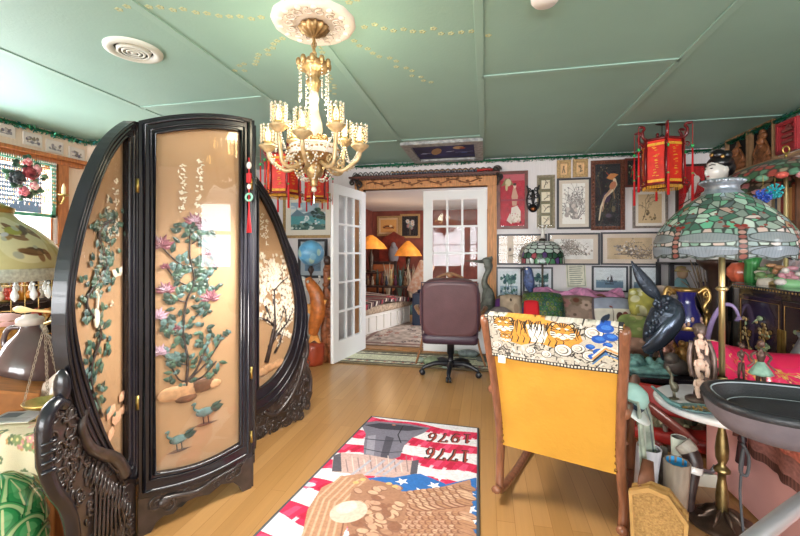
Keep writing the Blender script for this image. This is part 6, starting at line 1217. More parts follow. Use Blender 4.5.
cvmesh('shell_canopy', leaded(W, 2.5, 40, sites, cols, .03, 0x4a463e), lambda u, v: (fx_+.385*v**.9*np.cos(u*2*PI)*(1+.03*np.cos(u*40)*(v > .95)), fy_+.385*v**.9*np.sin(u*2*PI)*(1+.03*np.cos(u*40)*(v > .95)), 1.905-.10*v-.075*v**4), vmat('capiz_shell', .35, coat=.2, trans=.2, vary=.2, bscale=18), t, cu=True)
m = MB(L0)
for k in range(26): a = 2*PI*k/26; m.ell((.385*math.cos(a), .385*math.sin(a), 1.725+.008*(k % 2)), (.035, .035, .022), k % 4, None, 8, 5)
m.build('petal_rim', [mat('petal_%06x' % c, c, .4, var=.15) for c in (0x6f9a80, 0xc85a50, 0xe0a0a8, 0x4a6a50)], t); m = MB(L0); m.tube([(0, 0, 1.9), (0, 0, 1.93)], .008, 8); m.tube([(.02*math.cos(a), 0, 1.955+.025*math.sin(a)) for a in [2*PI*k/14 for k in range(14)]], .006, 6, closed=True); m.build('finial', BRASS, t)
for px, py, c, lb in ((763, 196, 0x3f62c8, 'blue bead flower ball hanging under the shell canopy, left of two'), (775, 191, 0x38b8c4, 'turquoise bead flower ball hanging under the shell canopy, right of two')):
    p = PD(px, py, 2.5); rd = random.Random(px); t = thing('bead_ball', lb, 'ornament', p, world=True); m = MB()
    for k in range(60):
        v = Vector((rd.gauss(0, 1), rd.gauss(0, 1), rd.gauss(0, 1))).normalized(); m.tube([p+v*.012, p+v*.042], [.004, .002], 4); m.ell(p+v*.043, .0065, 0, None, 6, 4)
    m.build('beads', mat('bead_%06x' % c, c, .25, coat=.4), t); m = MB(); m.tube([p, Vector((p.x, p.y, 1.74))], .0015, 4); m.build('string', BRASS, t)
# bookshelf against the right wall behind the shade
t = thing('wall_bookshelf', 'wooden wall shelf of books and ornaments on the right wall under the carved portraits', 'shelf', (2.3, 3.95, 1.3), world=True); WS = mat('brown_shelf_wood', 0x6a4228, .5, var=.25, vscale=12)
for nm, bx in (('shelf_board', (2.18, 3.42, 1.46, XR-.002, 4.5, 1.49)), ('side_panel', (2.18, 3.40, 1.28, XR-.002, 3.42, 1.84)), ('side_panel', (2.18, 4.5, 1.28, XR-.002, 4.52, 1.84)), ('back_panel', (2.425, 3.42, 1.28, XR-.002, 4.5, 1.84)), ('bottom_board', (2.18, 3.42, 1.28, XR-.002, 4.5, 1.30)), ('top_rail', (2.16, 3.38, 1.84, XR-.002, 4.54, 1.862))):
    m = MB(); m.box(*bx, ch=.002); m.build(nm, WS, t)
rd = random.Random(21); y = 3.44; i = 0; BK = [0x9a5a30, 0xb8864a, 0x5a3a2c, 0x7a2a24, 0xc8b498, 0x3f4a5a, 0x8a7a5a, 0xd8c8b8]; first = None; BN = ['tan', 'ochre', 'dark brown', 'red', 'cream', 'slate', 'olive', 'ivory']
while y < 4.42:
    th = rd.uniform(.022, .045); h = rd.uniform(.2, .29); c = i % 8; b = thing('book', '%s spined book standing in the row on the wall shelf' % BN[c], 'book', (2.24, y+th/2, 1.49), group='books on the wall shelf'); m = MB(); m.box(-.05, -th/2, 0, .12, th/2, h, ch=.003); m.build('cover', mat('book_%06x' % BK[c], BK[c], .6, var=.1), b); m = MB(); m.box(-.046, -th/2+.003, .004, .122, th/2-.003, h+.0008); m.build('pages', mat('cream_paper', 0), b); y += th+.003; i += 1
p = PX(797, 208, 2.2); cv = Cv(10, 12, 4, 0x8fb8b8); cv.ell(5, 6, 3, 3, 0xa8ccc8); cv.ell(6, 5, 1, 1, 0x5a8888); t = thing('pale_blue_tin', 'pale blue tin standing at the photo edge under the shell canopy', 'tin', (2.25, 2.95, Zc)); m = MB(); m.box(-.09, -.12, 0, .09, .12, .42, ch=.008); m.build('body', mat('pale_blue_enamel', 0x93b8bc, .35, var=.08), t); m = MB(); m.box(-.093, -.123, .40, .093, .123, .45, ch=.01); m.build('lid', mat('pale_blue_enamel', 0), t)
# ------------------------------------------------------------------ open etagere in the corner with the porcelain lady
EX0, EX1, EY0, EY1, EZ = 1.86, 2.42, 4.62, 4.98, 1.15
t = thing('corner_etagere', 'dark open etagere standing in the back right corner behind the large shade', 'shelf', (2.14, 4.8, 0), world=True)
for x in (EX0, EX1-.04):
    for y in (EY0, EY1-.04): m = MB(); m.box(x, y, 0, x+.04, y+.04, EZ); m.build('post', BLACKFR, t)
for z in (.2, .62, EZ-.025): m = MB(); m.box(EX0, EY0, z, EX1, EY1, z+.025, ch=.003); m.build('shelf_board', BLACKFR, t)
p = PD(718, 178, 3.35); m = MB(T(p.x, p.y, 0)); m.lathe([(0, 0), (.15, 0), (.15, .04), (.09, .07), (.06, .12), (.075, .3), (.06, .9), (.08, 1.1), (.13, 1.15), (.15, 1.17), (.15, 1.2), (0, 1.2)], 28); tag(m.build('plant_stand', DARKWOOD), 'tall turned dark wooden stand under the white porcelain lady', 'stand')
t = thing('porcelain_lady', 'white porcelain lady with black piled hair on a tall stand below the carved portraits', 'statue', (p.x, p.y, 1.2)); HR = mat('black_painted_hair', 0x17161a, .3, coat=.3)
m = MB(SCL(1)); m.lathe([(0, 0), (.14, 0), (.13, .1), (.11, .3), (.1, .42), (.13, .5), (.12, .56), (.06, .60), (.045, .63), (.05, .66)], 24, 0, SCL(1, .75, 1)); m.build('robed_body', PORC, t)
m = MB(); m.ell((0, -.01, .735), (.078, .088, .105), 0, None, 18, 14); m.ell((-.004, -.1, .72), (.014, .018, .03)); m.ell((0, -.075, .66), (.03, .025, .02)); m.ell((.076, .0, .735), (.012, .022, .03)); m.ell((-.076, .0, .735), (.012, .022, .03)); hd = m.build('head', PORC, t); hd.rotation_euler = (0, 0, -1.25)
m = MB()
for k in (-1, 1): m.ell((k*.03, -.09, .752), (.016, .006, .005)); m.tube([(k*.012, -.096, .775), (k*.035, -.09, .783), (k*.055, -.076, .775)], .0035, 5)
m.build('painted_eyes', HR, hd); m = MB(); m.ell((0, -.094, .69), (.017, .007, .006)); m.build('red_lips', mat('painted_red', 0xb0303a, .4), hd)
m = MB(); m.ell((0, .02, .80), (.095, .095, .07), 0, None, 16, 10); m.ell((0, .05, .76), (.09, .075, .09)); m.ell((0, .0, .87), (.06, .055, .05)); m.ell((.05, .03, .86), (.04, .04, .04)); m.ell((-.05, .03, .86), (.04, .04, .04)); hh = m.build('hair', HR, hd); m = MB(); m.ell((.06, -.02, .845), (.02, .015, .02)); m.ell((0, -.06, .87), (.018, .012, .018)); m.build('gold_hair_ornament', GOLD, hd)
p = PY(694, 300, 4.55); t = thing('cloaked_figure', 'standing figure in a teal cloak on the corner etagere below the large shade', 'figurine', (2.02, 4.76, .645))
m = MB(); m.lathe([(0, 0), (.12, 0), (.11, .12), (.07, .28), (.04, .34), (0, .35)], 22, wave=lambda a, z: 1+.08*math.cos(6*a)); m.build('cloak', mat('teal_cloth', 0x7fa6b0, .8, var=.2, vscale=14), t); m = MB(); m.ell((0, -.03, .39), (.05, .055, .06)); m.build('head', mat('tan_face', 0xc8a484, .6), t); m = MB(); m.lathe([(.09, .41), (.05, .43), (.04, .46), (0, .47)], 18); m.build('hat', mat('straw_yellow', 0xc8b078, .8), t)
t = thing('purple_bag', 'dark purple drawstring bag slumped beside the teal cloaked figure', 'bag', (2.24, 4.74, .645)); m = MB(); m.ell((0, 0, .12), (.13, .1, .12)); m.tube([(0, 0, .22), (0, 0, .30)], [.05, .08], 10); m.build('body', mat('aubergine_cloth', 0x4a3c56, .8, var=.25, vscale=12), t); m = MB(); m.tube([(.06*math.cos(a), .06*math.sin(a), .235) for a in [2*PI*k/14 for k in range(14)]], .008, 6, closed=True); m.build('drawstring', PORC, t)
# lilac trumpet lily ornament and basket behind the pole
p = PX(742, 312, 1.68); p = PD(738, 322, 2.9); t = thing('lilac_horn', 'lilac trumpet shaped glass flower behind the brass pole in front of the lacquer cabinet', 'ornament', (p.x, p.y, 0), world=True); m = MB(); m.tube(smooth_path([PD(706, 345, 3.05), PD(712, 322, 3.0), PD(722, 306, 2.95), PD(733, 306, 2.9), PD(739, 316, 2.88)], 6), [.02-.0004*i for i in range(24)]+[.012], 10); m.lathe([(.012, 0), (.02, .014), (.032, .03), (.036, .034), (.03, .032), (.01, .008)], 18, 0, T(*PD(739, 316, 2.88)) @ R('X', 160)); m.build('horn', mat('lilac_glass', 0xb49ad0, .2, var=.15, coat=.5), t); m = MB(); q = PD(706, 345, 3.05); m.tube([(q.x, q.y, TZ), (q.x, q.y, q.z)], .014, 8); m.lathe([(0, 0), (.07, 0), (.06, .02), (.02, .03)], 18, 0, T(q.x, q.y, TZ)); m.build('stand', BRONZE, t)
p = PD(708, 300, 3.75); m = MB(T(p.x, p.y, 0)); rd = random.Random(5)
m.lathe([(0, 0), (.13, 0), (.16, .5), (.17, .62), (.15, .62), (0, .5)], 20); t = thing('dried_grass_vase', 'tall brown vase of dried twigs behind the brass lamp pole', 'vase', (p.x, p.y, 0), world=True); m.build('vase_body', mat('brown_pottery', 0x6a4a3a, .5, var=.3), t); m = MB()
for k in range(40): a = rd.uniform(0, 6.28); q = rd.uniform(.03, .26); m.tube(smooth_path([(p.x, p.y, .55), (p.x+.4*q*math.cos(a), p.y+.4*q*math.sin(a), .85), (p.x+q*math.cos(a), p.y+q*math.sin(a), rd.uniform(.95, 1.25))], 4), [.005]*8+[.002], 4)
m.build('twigs', mat('dry_twig', 0x8a7460, .8, var=.3, vscale=20), t)
# ------------------------------------------------------------------ woven rack with rolls and horns
p = PZ(657, 560, 0); RX, RY = .655, 1.735; ang = -.42
t = thing('magazine_rack', 'wooden rack with a woven cane front, standing beside the rocking chair', 'rack', (RX, RY, 0), ang); PINE = mat('golden_pine', 0xb08850, .45, var=.15, vscale=12)
hexo = [(-.085, .0), (.085, .0), (.098, .24), (.035, .325), (-.03, .335), (-.098, .30)]; inn = [(-.073, .015), (.073, .015), (.085, .235), (.03, .31), (-.028, .318), (-.085, .29)]
cv = Cv(24, 36, 6, 0xd4ac6c)
for i in range(60): cv.line([(i*1.2-36, 0), (i*1.2, 36)], .22, 0xb88c4c, .8); cv.line([(i*1.2, 0), (i*1.2-36, 36)], .22, 0xe2c08a, .8)
for y in (0, .11):
    m = MB(T(0, y, 0) @ SCL(1, 1, 1 if y == 0 else .9)); m.ring(hexo, inn, -.012, .012); fr = m.build('front_frame' if y == 0 else 'rear_frame', PINE, t); m = MB(T(0, y, 0) @ SCL(1, 1, 1 if y == 0 else .9)); m.prism(inn, -.004, .004); m.build('cane_panel', mat('woven_cane', 0xb88e54, .7, col2=0x94703c, vscale=140, bump=.7, bscale=160), fr)
m = MB(); m.box(-.085, .012, .03, .085, .098, .045)
for x in (-.09, .078): m.box(x, .012, .12, x+.012, .098, .15); m.box(x, .012, .22, x+.012, .098, .24)
m.build('slatted_tray', PINE, t)
def wl(x, y, z): q = Matrix.Rotation(ang, 4, 'Z') @ Vector((x, y, 0)); return Vector((RX+q.x, RY+q.y, z))
def roll(px, py, d, zb, r, col, lb, name='paper_roll', cat='roll', inner=None, ribs=0, lean=(0, 0)):
    p = PD(px, py, d); t = thing(name, lb, cat, (p.x-lean[0], p.y-lean[1], zb), world=True); q = Vector((p.x, p.y, p.z)); b = Vector((p.x-lean[0], p.y-lean[1], zb)); M_ = aim(b, q); L = (q-b).length
    m = MB(M_); m.lathe([(0, 0), (r*.8, 0), (r, L), (r*.88, L), (r*.86, L-.05), (0, L-.06)], 26, wave=(lambda a, z: 1+.06*math.cos(ribs*a)) if ribs else None); m.build('tube', mat('roll_%06x' % col, col, .6, var=.12, vscale=10, stretch=(4, 4, 1)), t)
    if inner: m = MB(M_); m.lathe([(r*.87, L-.002), (r*.85, L-.03), (0, L-.035)], 26); m.build('inside', mat('inside_%06x' % inner, inner, .6), t)
    return t
roll(649, 447, 1.86, .05, .052, 0xd8d4dc, 'white cardboard tube with a speckled inside, standing behind the cane rack', inner=0x9a949c, lean=(.02, -.02))
roll(677, 461, 1.78, .05, .05, 0x9a8878, 'brown and cream ribbed cup-like tube with a bright blue inside', 'ribbed_tube', 'tube', 0x2f9fe0, 16, lean=(.0, -.02))
roll(679, 437, 2.05, .03, .036, 0xd8e0d4, 'white mug-like tube with a green leaf pattern behind the ribbed tube', 'patterned_tube', 'tube', 0x6a6a66)
p0, p1 = PD(664, 447, 1.95), PD(659, 500, 1.85); m = MB(); m.tube([Vector((p1.x, p1.y, .06)), p0.lerp(p1, .5), p0], [.022, .02, .018], 8); tag(m.build('grey_stick', mat('grey_bark', 0x6f6a66, .8, var=.35, vscale=30)), 'grey bark stick standing between the white tube and the ribbed tube', 'stick')
a, b = PD(648, 460, 1.72), PD(645, 500, 1.66); m = MB(); m.tube([Vector((b.x, b.y, .06)), b, b.lerp(a, .5), a+Vector((0, 0, .0))], [.03, .034, .032, .022], 10, flat=.45); tag(m.build('wooden_paddle', mat('brown_leathery_wood', 0x7d4e38, .45, var=.25, vscale=16)), 'brown flat wooden piece leaning in the cane rack before the white tube', 'wooden piece')
t = thing('horn', 'dark curved animal horn with a white band standing right of the ribbed tube', 'horn', PD(692, 500, 1.9), world=True); hp = smooth_path([PD(690, 520, 1.92), PD(690, 497, 1.92), PD(692, 475, 1.93), PD(693, 462, 1.94), PD(688, 450, 1.96), PD(682, 443, 1.98)], 6); m = MB(); m.tube(hp, [.012+.0016*min(i, 18) for i in range(len(hp))], 12); m.build('horn_body', mat('dark_horn', 0x3a2c2a, .35, var=.4, vscale=14), t); m = MB(); m.tube(hp[13:17], .041, 12); m.build('white_band', PORC, t); m = MB(); m.tube(hp[-8:], [.043]*8, 12); m.build('pale_rim', mat('pale_horn', 0xb8b0a4, .5, var=.3, vscale=20), t)
t = thing('basket_handle_frame', 'grey curved hoop with a small label card leaning behind the horn', 'hoop', PD(702, 485, 2.15), world=True); m = MB(); hp = smooth_path([PD(684, 446, 2.15), PD(693, 455, 2.15), PD(700, 468, 2.15), PD(710, 472, 2.15), PD(716, 466, 2.15)], 6); m.tube(hp, .012, 8); m.build('hoop', mat('pewter_grey', 0), t); m = MB(); q = PD(707, 484, 2.16); m.box(q.x-.06, q.y-.02, q.z-.05, q.x+.04, q.y+.0, q.z+.06, ch=.003); m.box(q.x-.05, q.y-.01, 0, q.x-.035, q.y+.005, q.z); m.box(q.x+.02, q.y-.01, 0, q.x+.035, q.y+.005, q.z); m.build('card_block', mat('cream_paper', 0), t)
# ------------------------------------------------------------------ red folding chair behind the marble tray
RL = mat('dark_red_leather', 0x9a2420, .4, var=.25, vscale=8, bump=.2); MAHW = mat('mahogany_arm', 0x7c3a34, .35, var=.25, vscale=12, coat=.3)
t = thing('red_folding_chair', 'low red leather chair with a long mahogany arm behind the marble tray', 'chair', (1.0, 2.75, 0), world=True)
a, b = PD(634, 396, 2.72), PD(698, 444, 2.36); m = MB(); e = (b-a).normalized(); m.tube([a, a.lerp(b, .3)+Vector((0, 0, .006)), a.lerp(b, .8), b], [.032, .036, .034, .016], 10, flat=.55); m.build('armrest', MAHW, t)
m = MB(); c = PD(674, 432, 2.62); m.box(-.26, -.16, -.04, .26, .2, .04, 0, T(c.x, c.y, c.z) @ R('Z', -25), ch=.03); st_ = m.build('seat', RL, t)
m = MB(); c2 = PD(662, 405, 2.62); m.box(-.28, -.03, -.06, .28, .03, .12, 0, T(c2.x, c2.y, c2.z) @ R('Z', -25) @ R('X', -12), ch=.025); m.build('backrest', RL, t)
for px, py, d in ((664, 425, 2.55), (680, 435, 2.48), (690, 430, 2.75), (648, 420, 2.8)): q = PD(px, py, d); m = MB(); m.tube([q, Vector((q.x+.03, q.y-.02, 0))], .014, 8); m.build('leg', mat('grey_wood_leg', 0x6a5850, .5, var=.2), t)
m = MB(); q = PD(649, 440, 2.5); q2 = PD(662, 446, 2.45); m.tube([q, q2], .018, 8, flat=.6); m.tube([Vector((q.x, q.y, 0)), q], .012, 8); m.tube([Vector((q2.x, q2.y, 0)), q2], .012, 8); m.build('footrest', MAHW, t)
t = thing('crumpled_fabric', 'crumpled olive camouflage cloth heaped on the red leather chair seat', 'cloth', PD(680, 415, 2.62), world=True); cv = Cv(30, 16, 4, 0x8c8468); cv.blot(0, 0, 30, 16, 60, 2, [0x6a6850, 0xa89c7c, 0x4a4a3c, 0xc0b498], 3); c = PD(680, 424, 2.64)
cvmesh('cloth', cv, lambda u, v: (c.x-.2+.4*u-.1*v, c.y+.18*(.5-v), c.z-.0+.05*np.sin(u*9)*np.sin(v*7)+.05*np.sin(v*PI)*np.sin(u*PI)+.015*np.sin(u*23+v*11)), EMBR, t)
# ------------------------------------------------------------------ grey padded tray on a silver tube frame (right foreground)
t = thing('padded_tray_stand', 'dark grey padded oval tray on a silver tube frame in the right foreground', 'tray', (1.07, 1.62, 0), world=True)
GF = mat('grey_vinyl', 0x6c646c, .55, var=.06, vscale=20, bump=.15, bscale=120); BF = mat('black_rubber', 0x24252b, .4, bump=.2, bscale=140); TC = T(1.07, 1.655, 0) @ R('Z', -8) @ SCL(1.22, .98, 1)
sup = lambda a, z: (abs(math.cos(a))**2.6+abs(math.sin(a))**2.6)**(-1/2.6)
m = MB(TC); m.lathe([(0, .615), (.15, .617), (.19, .635), (.212, .67), (.222, .715)], 48, wave=sup); m.build('grey_shell', GF, t)
m = MB(TC); m.lathe([(.222, .715), (.226, .728), (.22, .742), (.205, .744), (.195, .73), (.185, .70), (.165, .685)], 48, wave=sup); rim = m.build('black_rim', BF, t)
m = MB(TC); m.lathe([(.165, .685), (.155, .694), (.13, .70), (0, .704)], 48, wave=sup); m.build('padded_floor', mat('dark_grey_pad', 0x35363d, .5, bump=.2, bscale=120), t)
for r_, z in ((.160, .692), (.198, .737)): m = MB(TC); m.tube([(r_*sup(a, 0)*math.cos(a), r_*sup(a, 0)*math.sin(a), z) for a in [2*PI*k/72 for k in range(72)]], .0028, 5, closed=True); m.build('pale_stitching', mat('pale_grey_thread', 0xb4bcc4, .7), rim)
SIL = mat('silver_tube', 0xb8bac0, .3, .6)
m = MB(); m.tube(smooth_path([(.60, 1.17, .47), (.73, 1.28, .478), (.96, 1.48, .478), (1.12, 1.60, .49), (1.16, 1.64, .55), (1.16, 1.66, .62)], 6), .023, 14); m.build('frame_tube', SIL, t)
for x, y, z in ((.60, 1.17, .47), (1.31, 1.66, .64)): m = MB(); m.tube([(x, y, z), (x+.03, y-.05, 0)], .02, 12); m.build('leg', SIL, t)
# ------------------------------------------------------------------ left wall: small prints, rail, bead curtain, rose panel
for i, (px, py) in enumerate(((5, 130), (33, 140), (55, 147), (77, 154))):
    p = PX(px, py, XL+.01); cv = Cv(12, 9, 6, 0xd8cfc8); rd = random.Random(i); cv.blot(2, 3, 10, 7, 16, 1, [0x8a8690, 0x6a6474, 0xb0a8a8, 0x7a7060], i); cv.line([(2, 7), (10, 7)], .5, 0x6a6470)
    t = thing('small_print', ('dark tinted small print on the left wall at the photo edge', 'small pale print second from the photo edge above the wooden rail', 'small pale print third from the photo edge above the wooden rail', 'small faint print nearest the black screen above the wooden rail')[i], 'picture', (XL, p.y, p.z-.055), rot=(0, 0, PI/2)); m = MB(); m.box(-.078, -.012, 0, .078, -.001, .115, ch=.003); m.build('board', mat('pale_mount', 0xd9cec6, .8), t)
    cvmesh('print', cv, lambda u, v: (-.072+.144*u, -.0135+0*u, .109-.103*v), PRINT, t)
m = MB(); m.box(XL, 1.1, 2.13, XL+.10, 3.30, 2.165, ch=.006); m.box(XL, 1.1, 2.09, XL+.06, 3.26, 2.13, ch=.006); struct(m.build('trim_window_rail', OAKT))
m = MB(); m.box(XL, WY1+.0, .8, XL+.05, WY1+.10, 2.1, ch=.006); struct(m.build('trim_window_post', OAKT))
t = thing('bead_curtain', 'clear and amber bead curtain with a green border hanging in the left window', 'curtain', (XL+.07, 2.6, 1.2), world=True); m = MB(); rd = random.Random(3)
for i in range(64):
    y = 1.9+i*.0172; n = int(12+rd.randint(-1, 1))
    m.tube([(XL+.07, y, 2.1), (XL+.07, y, 2.1-.036*n)], .0018, 4, 1)
    for k in range(n): m.ell((XL+.07, y, 2.08-.036*k), (.005, .005, .011), rd.choice((0, 0, 0, 2)), None, 5, 4)
o = m.build('bead_strands', [CRY, mat('grey_string', 0x8a8a8a, .6), mat('amber_bead', 0xc08a4a, .2)], t); o['kind'] = 'stuff'
m = MB(); 
for y0, y1, z0, z1 in ((1.9, 1.93, 1.58, 2.1), (2.955, 2.995, 1.58, 2.1), (1.9, 2.995, 1.58, 1.61), (1.9, 2.995, 2.06, 2.1)): m.box(XL+.035, y0, z0, XL+.055, y1, z1, ch=.003)
m.build('green_border', mat('jade_painted_frame', 0x4f9a80, .5, var=.2, vscale=10), t)
c = PX(27, 178, XL+.1); t = thing('rose_panel', 'rose bouquet window ornament in dark red, pink and green hanging over the bead curtain', 'window ornament', (XL+.1, c.y, c.z-.2), world=True); rd = random.Random(8)
def rose(y, z, r, cols, nm):
    m = MB()
    for k in range(14): a = k*2.4; q = r*(.15+.85*k/14); m.ell((XL+.1+.03*(1-k/14), y+q*.6*math.cos(a), z+q*.6*math.sin(a)), (.014, r*.34, r*.3), k % len(cols), None, 8, 5)
    m.build(nm, [mat('petal_%06x' % q, q, .45, var=.2) for q in cols], t)
rose(c.y+.02, c.z+.05, .09, (0x7a2630, 0x9c3a40, 0x5a1c26), 'dark_red_rose'); rose(c.y-.08, c.z-.01, .085, (0x2c3238, 0x42484e, 0x1f2428), 'black_rose'); rose(c.y+.07, c.z+.09, .06, (0xd88a94, 0xe8b4b4), 'pink_rose'); rose(c.y+.05, c.z-.06, .055, (0xe8c0b8, 0xd88a94), 'blush_rose'); rose(c.y-.03, c.z-.12, .06, (0xd87a84, 0xb85a68), 'rose_pink_rose'); rose(c.y+.0, c.z+.14, .05, (0xc85a64, 0xe8b4b4), 'coral_rose')
m = MB()
for k in range(46): a = rd.uniform(0, 6.28); q = rd.uniform(.08, .2); m.ell((XL+.09, c.y+q*.8*math.cos(a), c.z+q*math.sin(a)), (.008, rd.uniform(.02, .04), rd.uniform(.015, .025)), rd.randrange(3), R('X', 0), 7, 4)
m.build('leaves', [mat('leaf_%06x' % q, q, .5, var=.2) for q in (0x3f6a52, 0x2c4a3c, 0x6a8a6a)], t); m = MB(); m.tube([(XL+.09, c.y, c.z+.15), (XL+.09, c.y, 2.1)], .003, 4); m.build('hanging_wire', BRASS, t)
p = PX(62, 193, XL+.1); t = thing('wall_sconce', 'small brass candle sconce on the wooden post right of the bead curtain', 'sconce', (XL+.05, p.y, p.z-.1), world=True); m = MB(); m.tube(smooth_path([(XL+.05, p.y, p.z-.08), (XL+.09, p.y, p.z-.1), (XL+.12, p.y, p.z-.06), (XL+.12, p.y, p.z-.03)], 5), .008, 8); m.lathe([(0, 0), (.04, .004), (.045, .015), (.03, .01), (0, .01)], 18, 0, T(XL+.12, p.y, p.z-.03)); m.build('bracket', BRASS, t); m = MB(T(XL+.12, p.y, p.z-.02)); m.lathe([(.016, 0), (.016, .07), (.006, .10), (0, .115)], 12); m.build('candle', mat('cream_wax', 0xf0dcae, .5), t)
t = thing('floral_valance', 'white curtain with pink flowers covering the lower window at the left', 'curtain', (XL+.08, 2.6, .85), world=True); cv = Cv(110, 72, 2.5, 0xf2ece8); rd = random.Random(4)
for i in range(110): x, y = rd.uniform(0, 110), rd.uniform(22, 72); cv.flower(x, y, 2.4, rd.choice((0xd88a9a, 0xe8b4bc, 0xc8707e)), 0x8a9a7a, 6, i)
for i in range(28): cv.line([(i*4, 0), (i*4, 72)], .7, 0xe4d2bc)
cvmesh('gathered_cloth', cv, lambda u, v: (XL+.03+.012*np.sin(u*60), 1.95+1.1*u, 1.6-.8*v), vmat('sheer_cloth', .9, trans=.5), t)
m = MB(); m.tube([(XL+.035, 1.93, 1.605), (XL+.035, 3.04, 1.605)], .008, 8); m.build('curtain_rod', BRASS, t)
# ------------------------------------------------------------------ left floor lamp with the painted leaf shade
LXX, LYY = -1.98, 1.23; t = thing('painted_leaf_lamp', 'floor lamp with a cream glass shade painted with brown leaves and a crystal drop fringe', 'lamp', (LXX, LYY, 0), world=True); L0 = T(LXX, LYY, 0); R0 = .25; ZR = 1.165
cv = Cv(96, 22, 5, 0xc4c090); cv.noise(.12, 6, 4)
for k in range(6):
    x = 16*k; cv.rect(x, 0, x+.9, 22, 0xb4ac6a); cv.ell(x+8, 12, 6, 8, 0xeceacc, 0, .55); rd = random.Random(k)
    for j in range(6): a = rd.uniform(-1, 1); cx, cy = x+8+rd.uniform(-4.5, 4.5), 12+rd.uniform(-5, 6); cv.ell(cx, cy, 2.6, 1.1, rd.choice((0x7a5a3c, 0x9a7a4a, 0x5f4a38)), a); cv.ell(cx+2.2, cy+1.4, 2, .8, 0x8a6848, a+1.2); cv.line([(cx-2.5, cy), (cx+2.5, cy+1)], .3, 0x5f4a34)
    cv.ell(x+7, 9, 2.4, 1.4, 0x9aa04a); cv.blot(x+3, 6, x+13, 19, 5, 1, [0xc4c8d0, 0xb4b8a8], k+9)
SHG = vmat('painted_opal_glass', .22, coat=.5, trans=.35, vary=.05)
def shl(u, v):
    q = np.clip(v, 0, 1); r_ = R0*np.where(q < .3, .30+.24*(q/.3)**2, .54+.46*np.sin(np.clip((q-.3)/.7, 0, 1)*PI/2)**.85)*(1+.035*np.abs(np.sin(u*PI*6))**.6*q); a = u*2*PI+.5; return LXX+r_*np.cos(a), LYY+r_*np.sin(a), ZR+.03+.25*(1-q)**1.0-.06*np.sin(q*PI)*(q > .3)*0
cvmesh('opal_shade', cv, shl, SHG, t, cu=True)
m = MB(L0); m.lathe([(R0*1.0, ZR+.035), (R0*1.02, ZR+.03), (R0*1.02, ZR-.015), (R0*1.0, ZR-.02)], 48); m.build('beaded_band', mat('silver_bead_band', 0xbfc6bc, .4, .3, var=.2, vscale=80), t); dm = mat('crystal_drop', 0xdfe6ea, .08, coat=.8)
for k in range(26):
    a = 2*PI*k/26; m = MB(L0 @ T(R0*math.cos(a), R0*math.sin(a), ZR-.02)); m.ell((0, 0, -.01), .006, 0, None, 6, 4); m.lathe([(0, -.075), (.012, -.062), (.013, -.05), (.005, -.025), (0, -.015)], 8); m.build('crystal_drop', dm, t)
m = MB(L0); m.lathe([(0, 0), (.15, 0), (.14, .03), (.03, .06), (.016, .1), (.016, 1.35), (.03, 1.40), (.06, 1.43), (.04, 1.45), (0, 1.46)], 24); m.build('stand', BRASS, t)
m = MB(L0); m.lathe([(.085, 1.42), (.09, 1.44), (.05, 1.46)], 20); m.build('shade_cap', BRASS, t)
# ------------------------------------------------------------------ table on the left and what stands on it
t = table('trunk_table', 'low wooden table in front of the left window carrying the jug and scale', -3.3, -1.80, 1.36, 2.6, .455, OAKT)
cv = Cv(150, 40, 3, 0xe4d8b8); rd = random.Random(5)
for i in range(220): cv.flower(rd.uniform(0, 150), rd.uniform(0, 40), rd.uniform(1.2, 2.4), rd.choice((0xd89a94, 0x8a9a6a, 0xc8a06a, 0x6a7a5a, 0xe8c0b4, 0xb86a5a)), 0xe8d89a, 6, i)
cv.rect(0, 38.4, 150, 40, 0x6a6a4a)
def cloth(u, v): f = np.clip((v-.6)/.4, 0, 1); return -3.3+1.53*u, 1.36+.3*np.clip(.6-v, 0, 1)/.6-.03*f-.012*np.sin(u*40)*f, .46-.16*f
tag(cvmesh('floral_tablecloth', cv, cloth, EMBR), 'flowered tablecloth hanging over the front edge of the low left table', 'tablecloth')
p = PD(30, 390, 2.3); t = thing('stoneware_jug', 'large brown glazed stoneware jug with a pale cap and loop handle on the left table', 'jug', (p.x, p.y, .455)); JG = mat('brown_glaze', 0x5f4c4c, .16, var=.15, vscale=4, coat=.7)
m = MB(); m.lathe([(0, 0), (.12, 0), (.158, .05), (.166, .12), (.152, .2), (.108, .29), (.06, .345), (.045, .37), (.043, .395)], 36); m.build('body', JG, t); m = MB(); m.lathe([(.05, .385), (.062, .39), (.064, .42), (.055, .43), (.04, .432), (.035, .445), (0, .45)], 28); m.build('pale_cap', mat('pale_stoneware', 0xcfc4bc, .4), t)
m = MB(); m.tube(smooth_path([(-.04, -.02, .375), (-.08, -.05, .37), (-.105, -.06, .31), (-.09, -.06, .25)], 6), .014, 8); m.build('handle', JG, t)
a, b = PD(13, 309, 2.3), PD(53, 312, 2.26); t = thing('wooden_spoon', 'pale wooden spoon lying across the top of the brown jug', 'spoon', a, world=True); m = MB(); e = (b-a); m.tube([a, a.lerp(b, .08), a.lerp(b, .2), a.lerp(b, .35), a.lerp(b, .5), b], [.006, .018, .022, .016, .008, .007], 10, flat=.5); m.build('spoon_body', mat('pale_beech', 0xe6c48a, .5, var=.1), t)
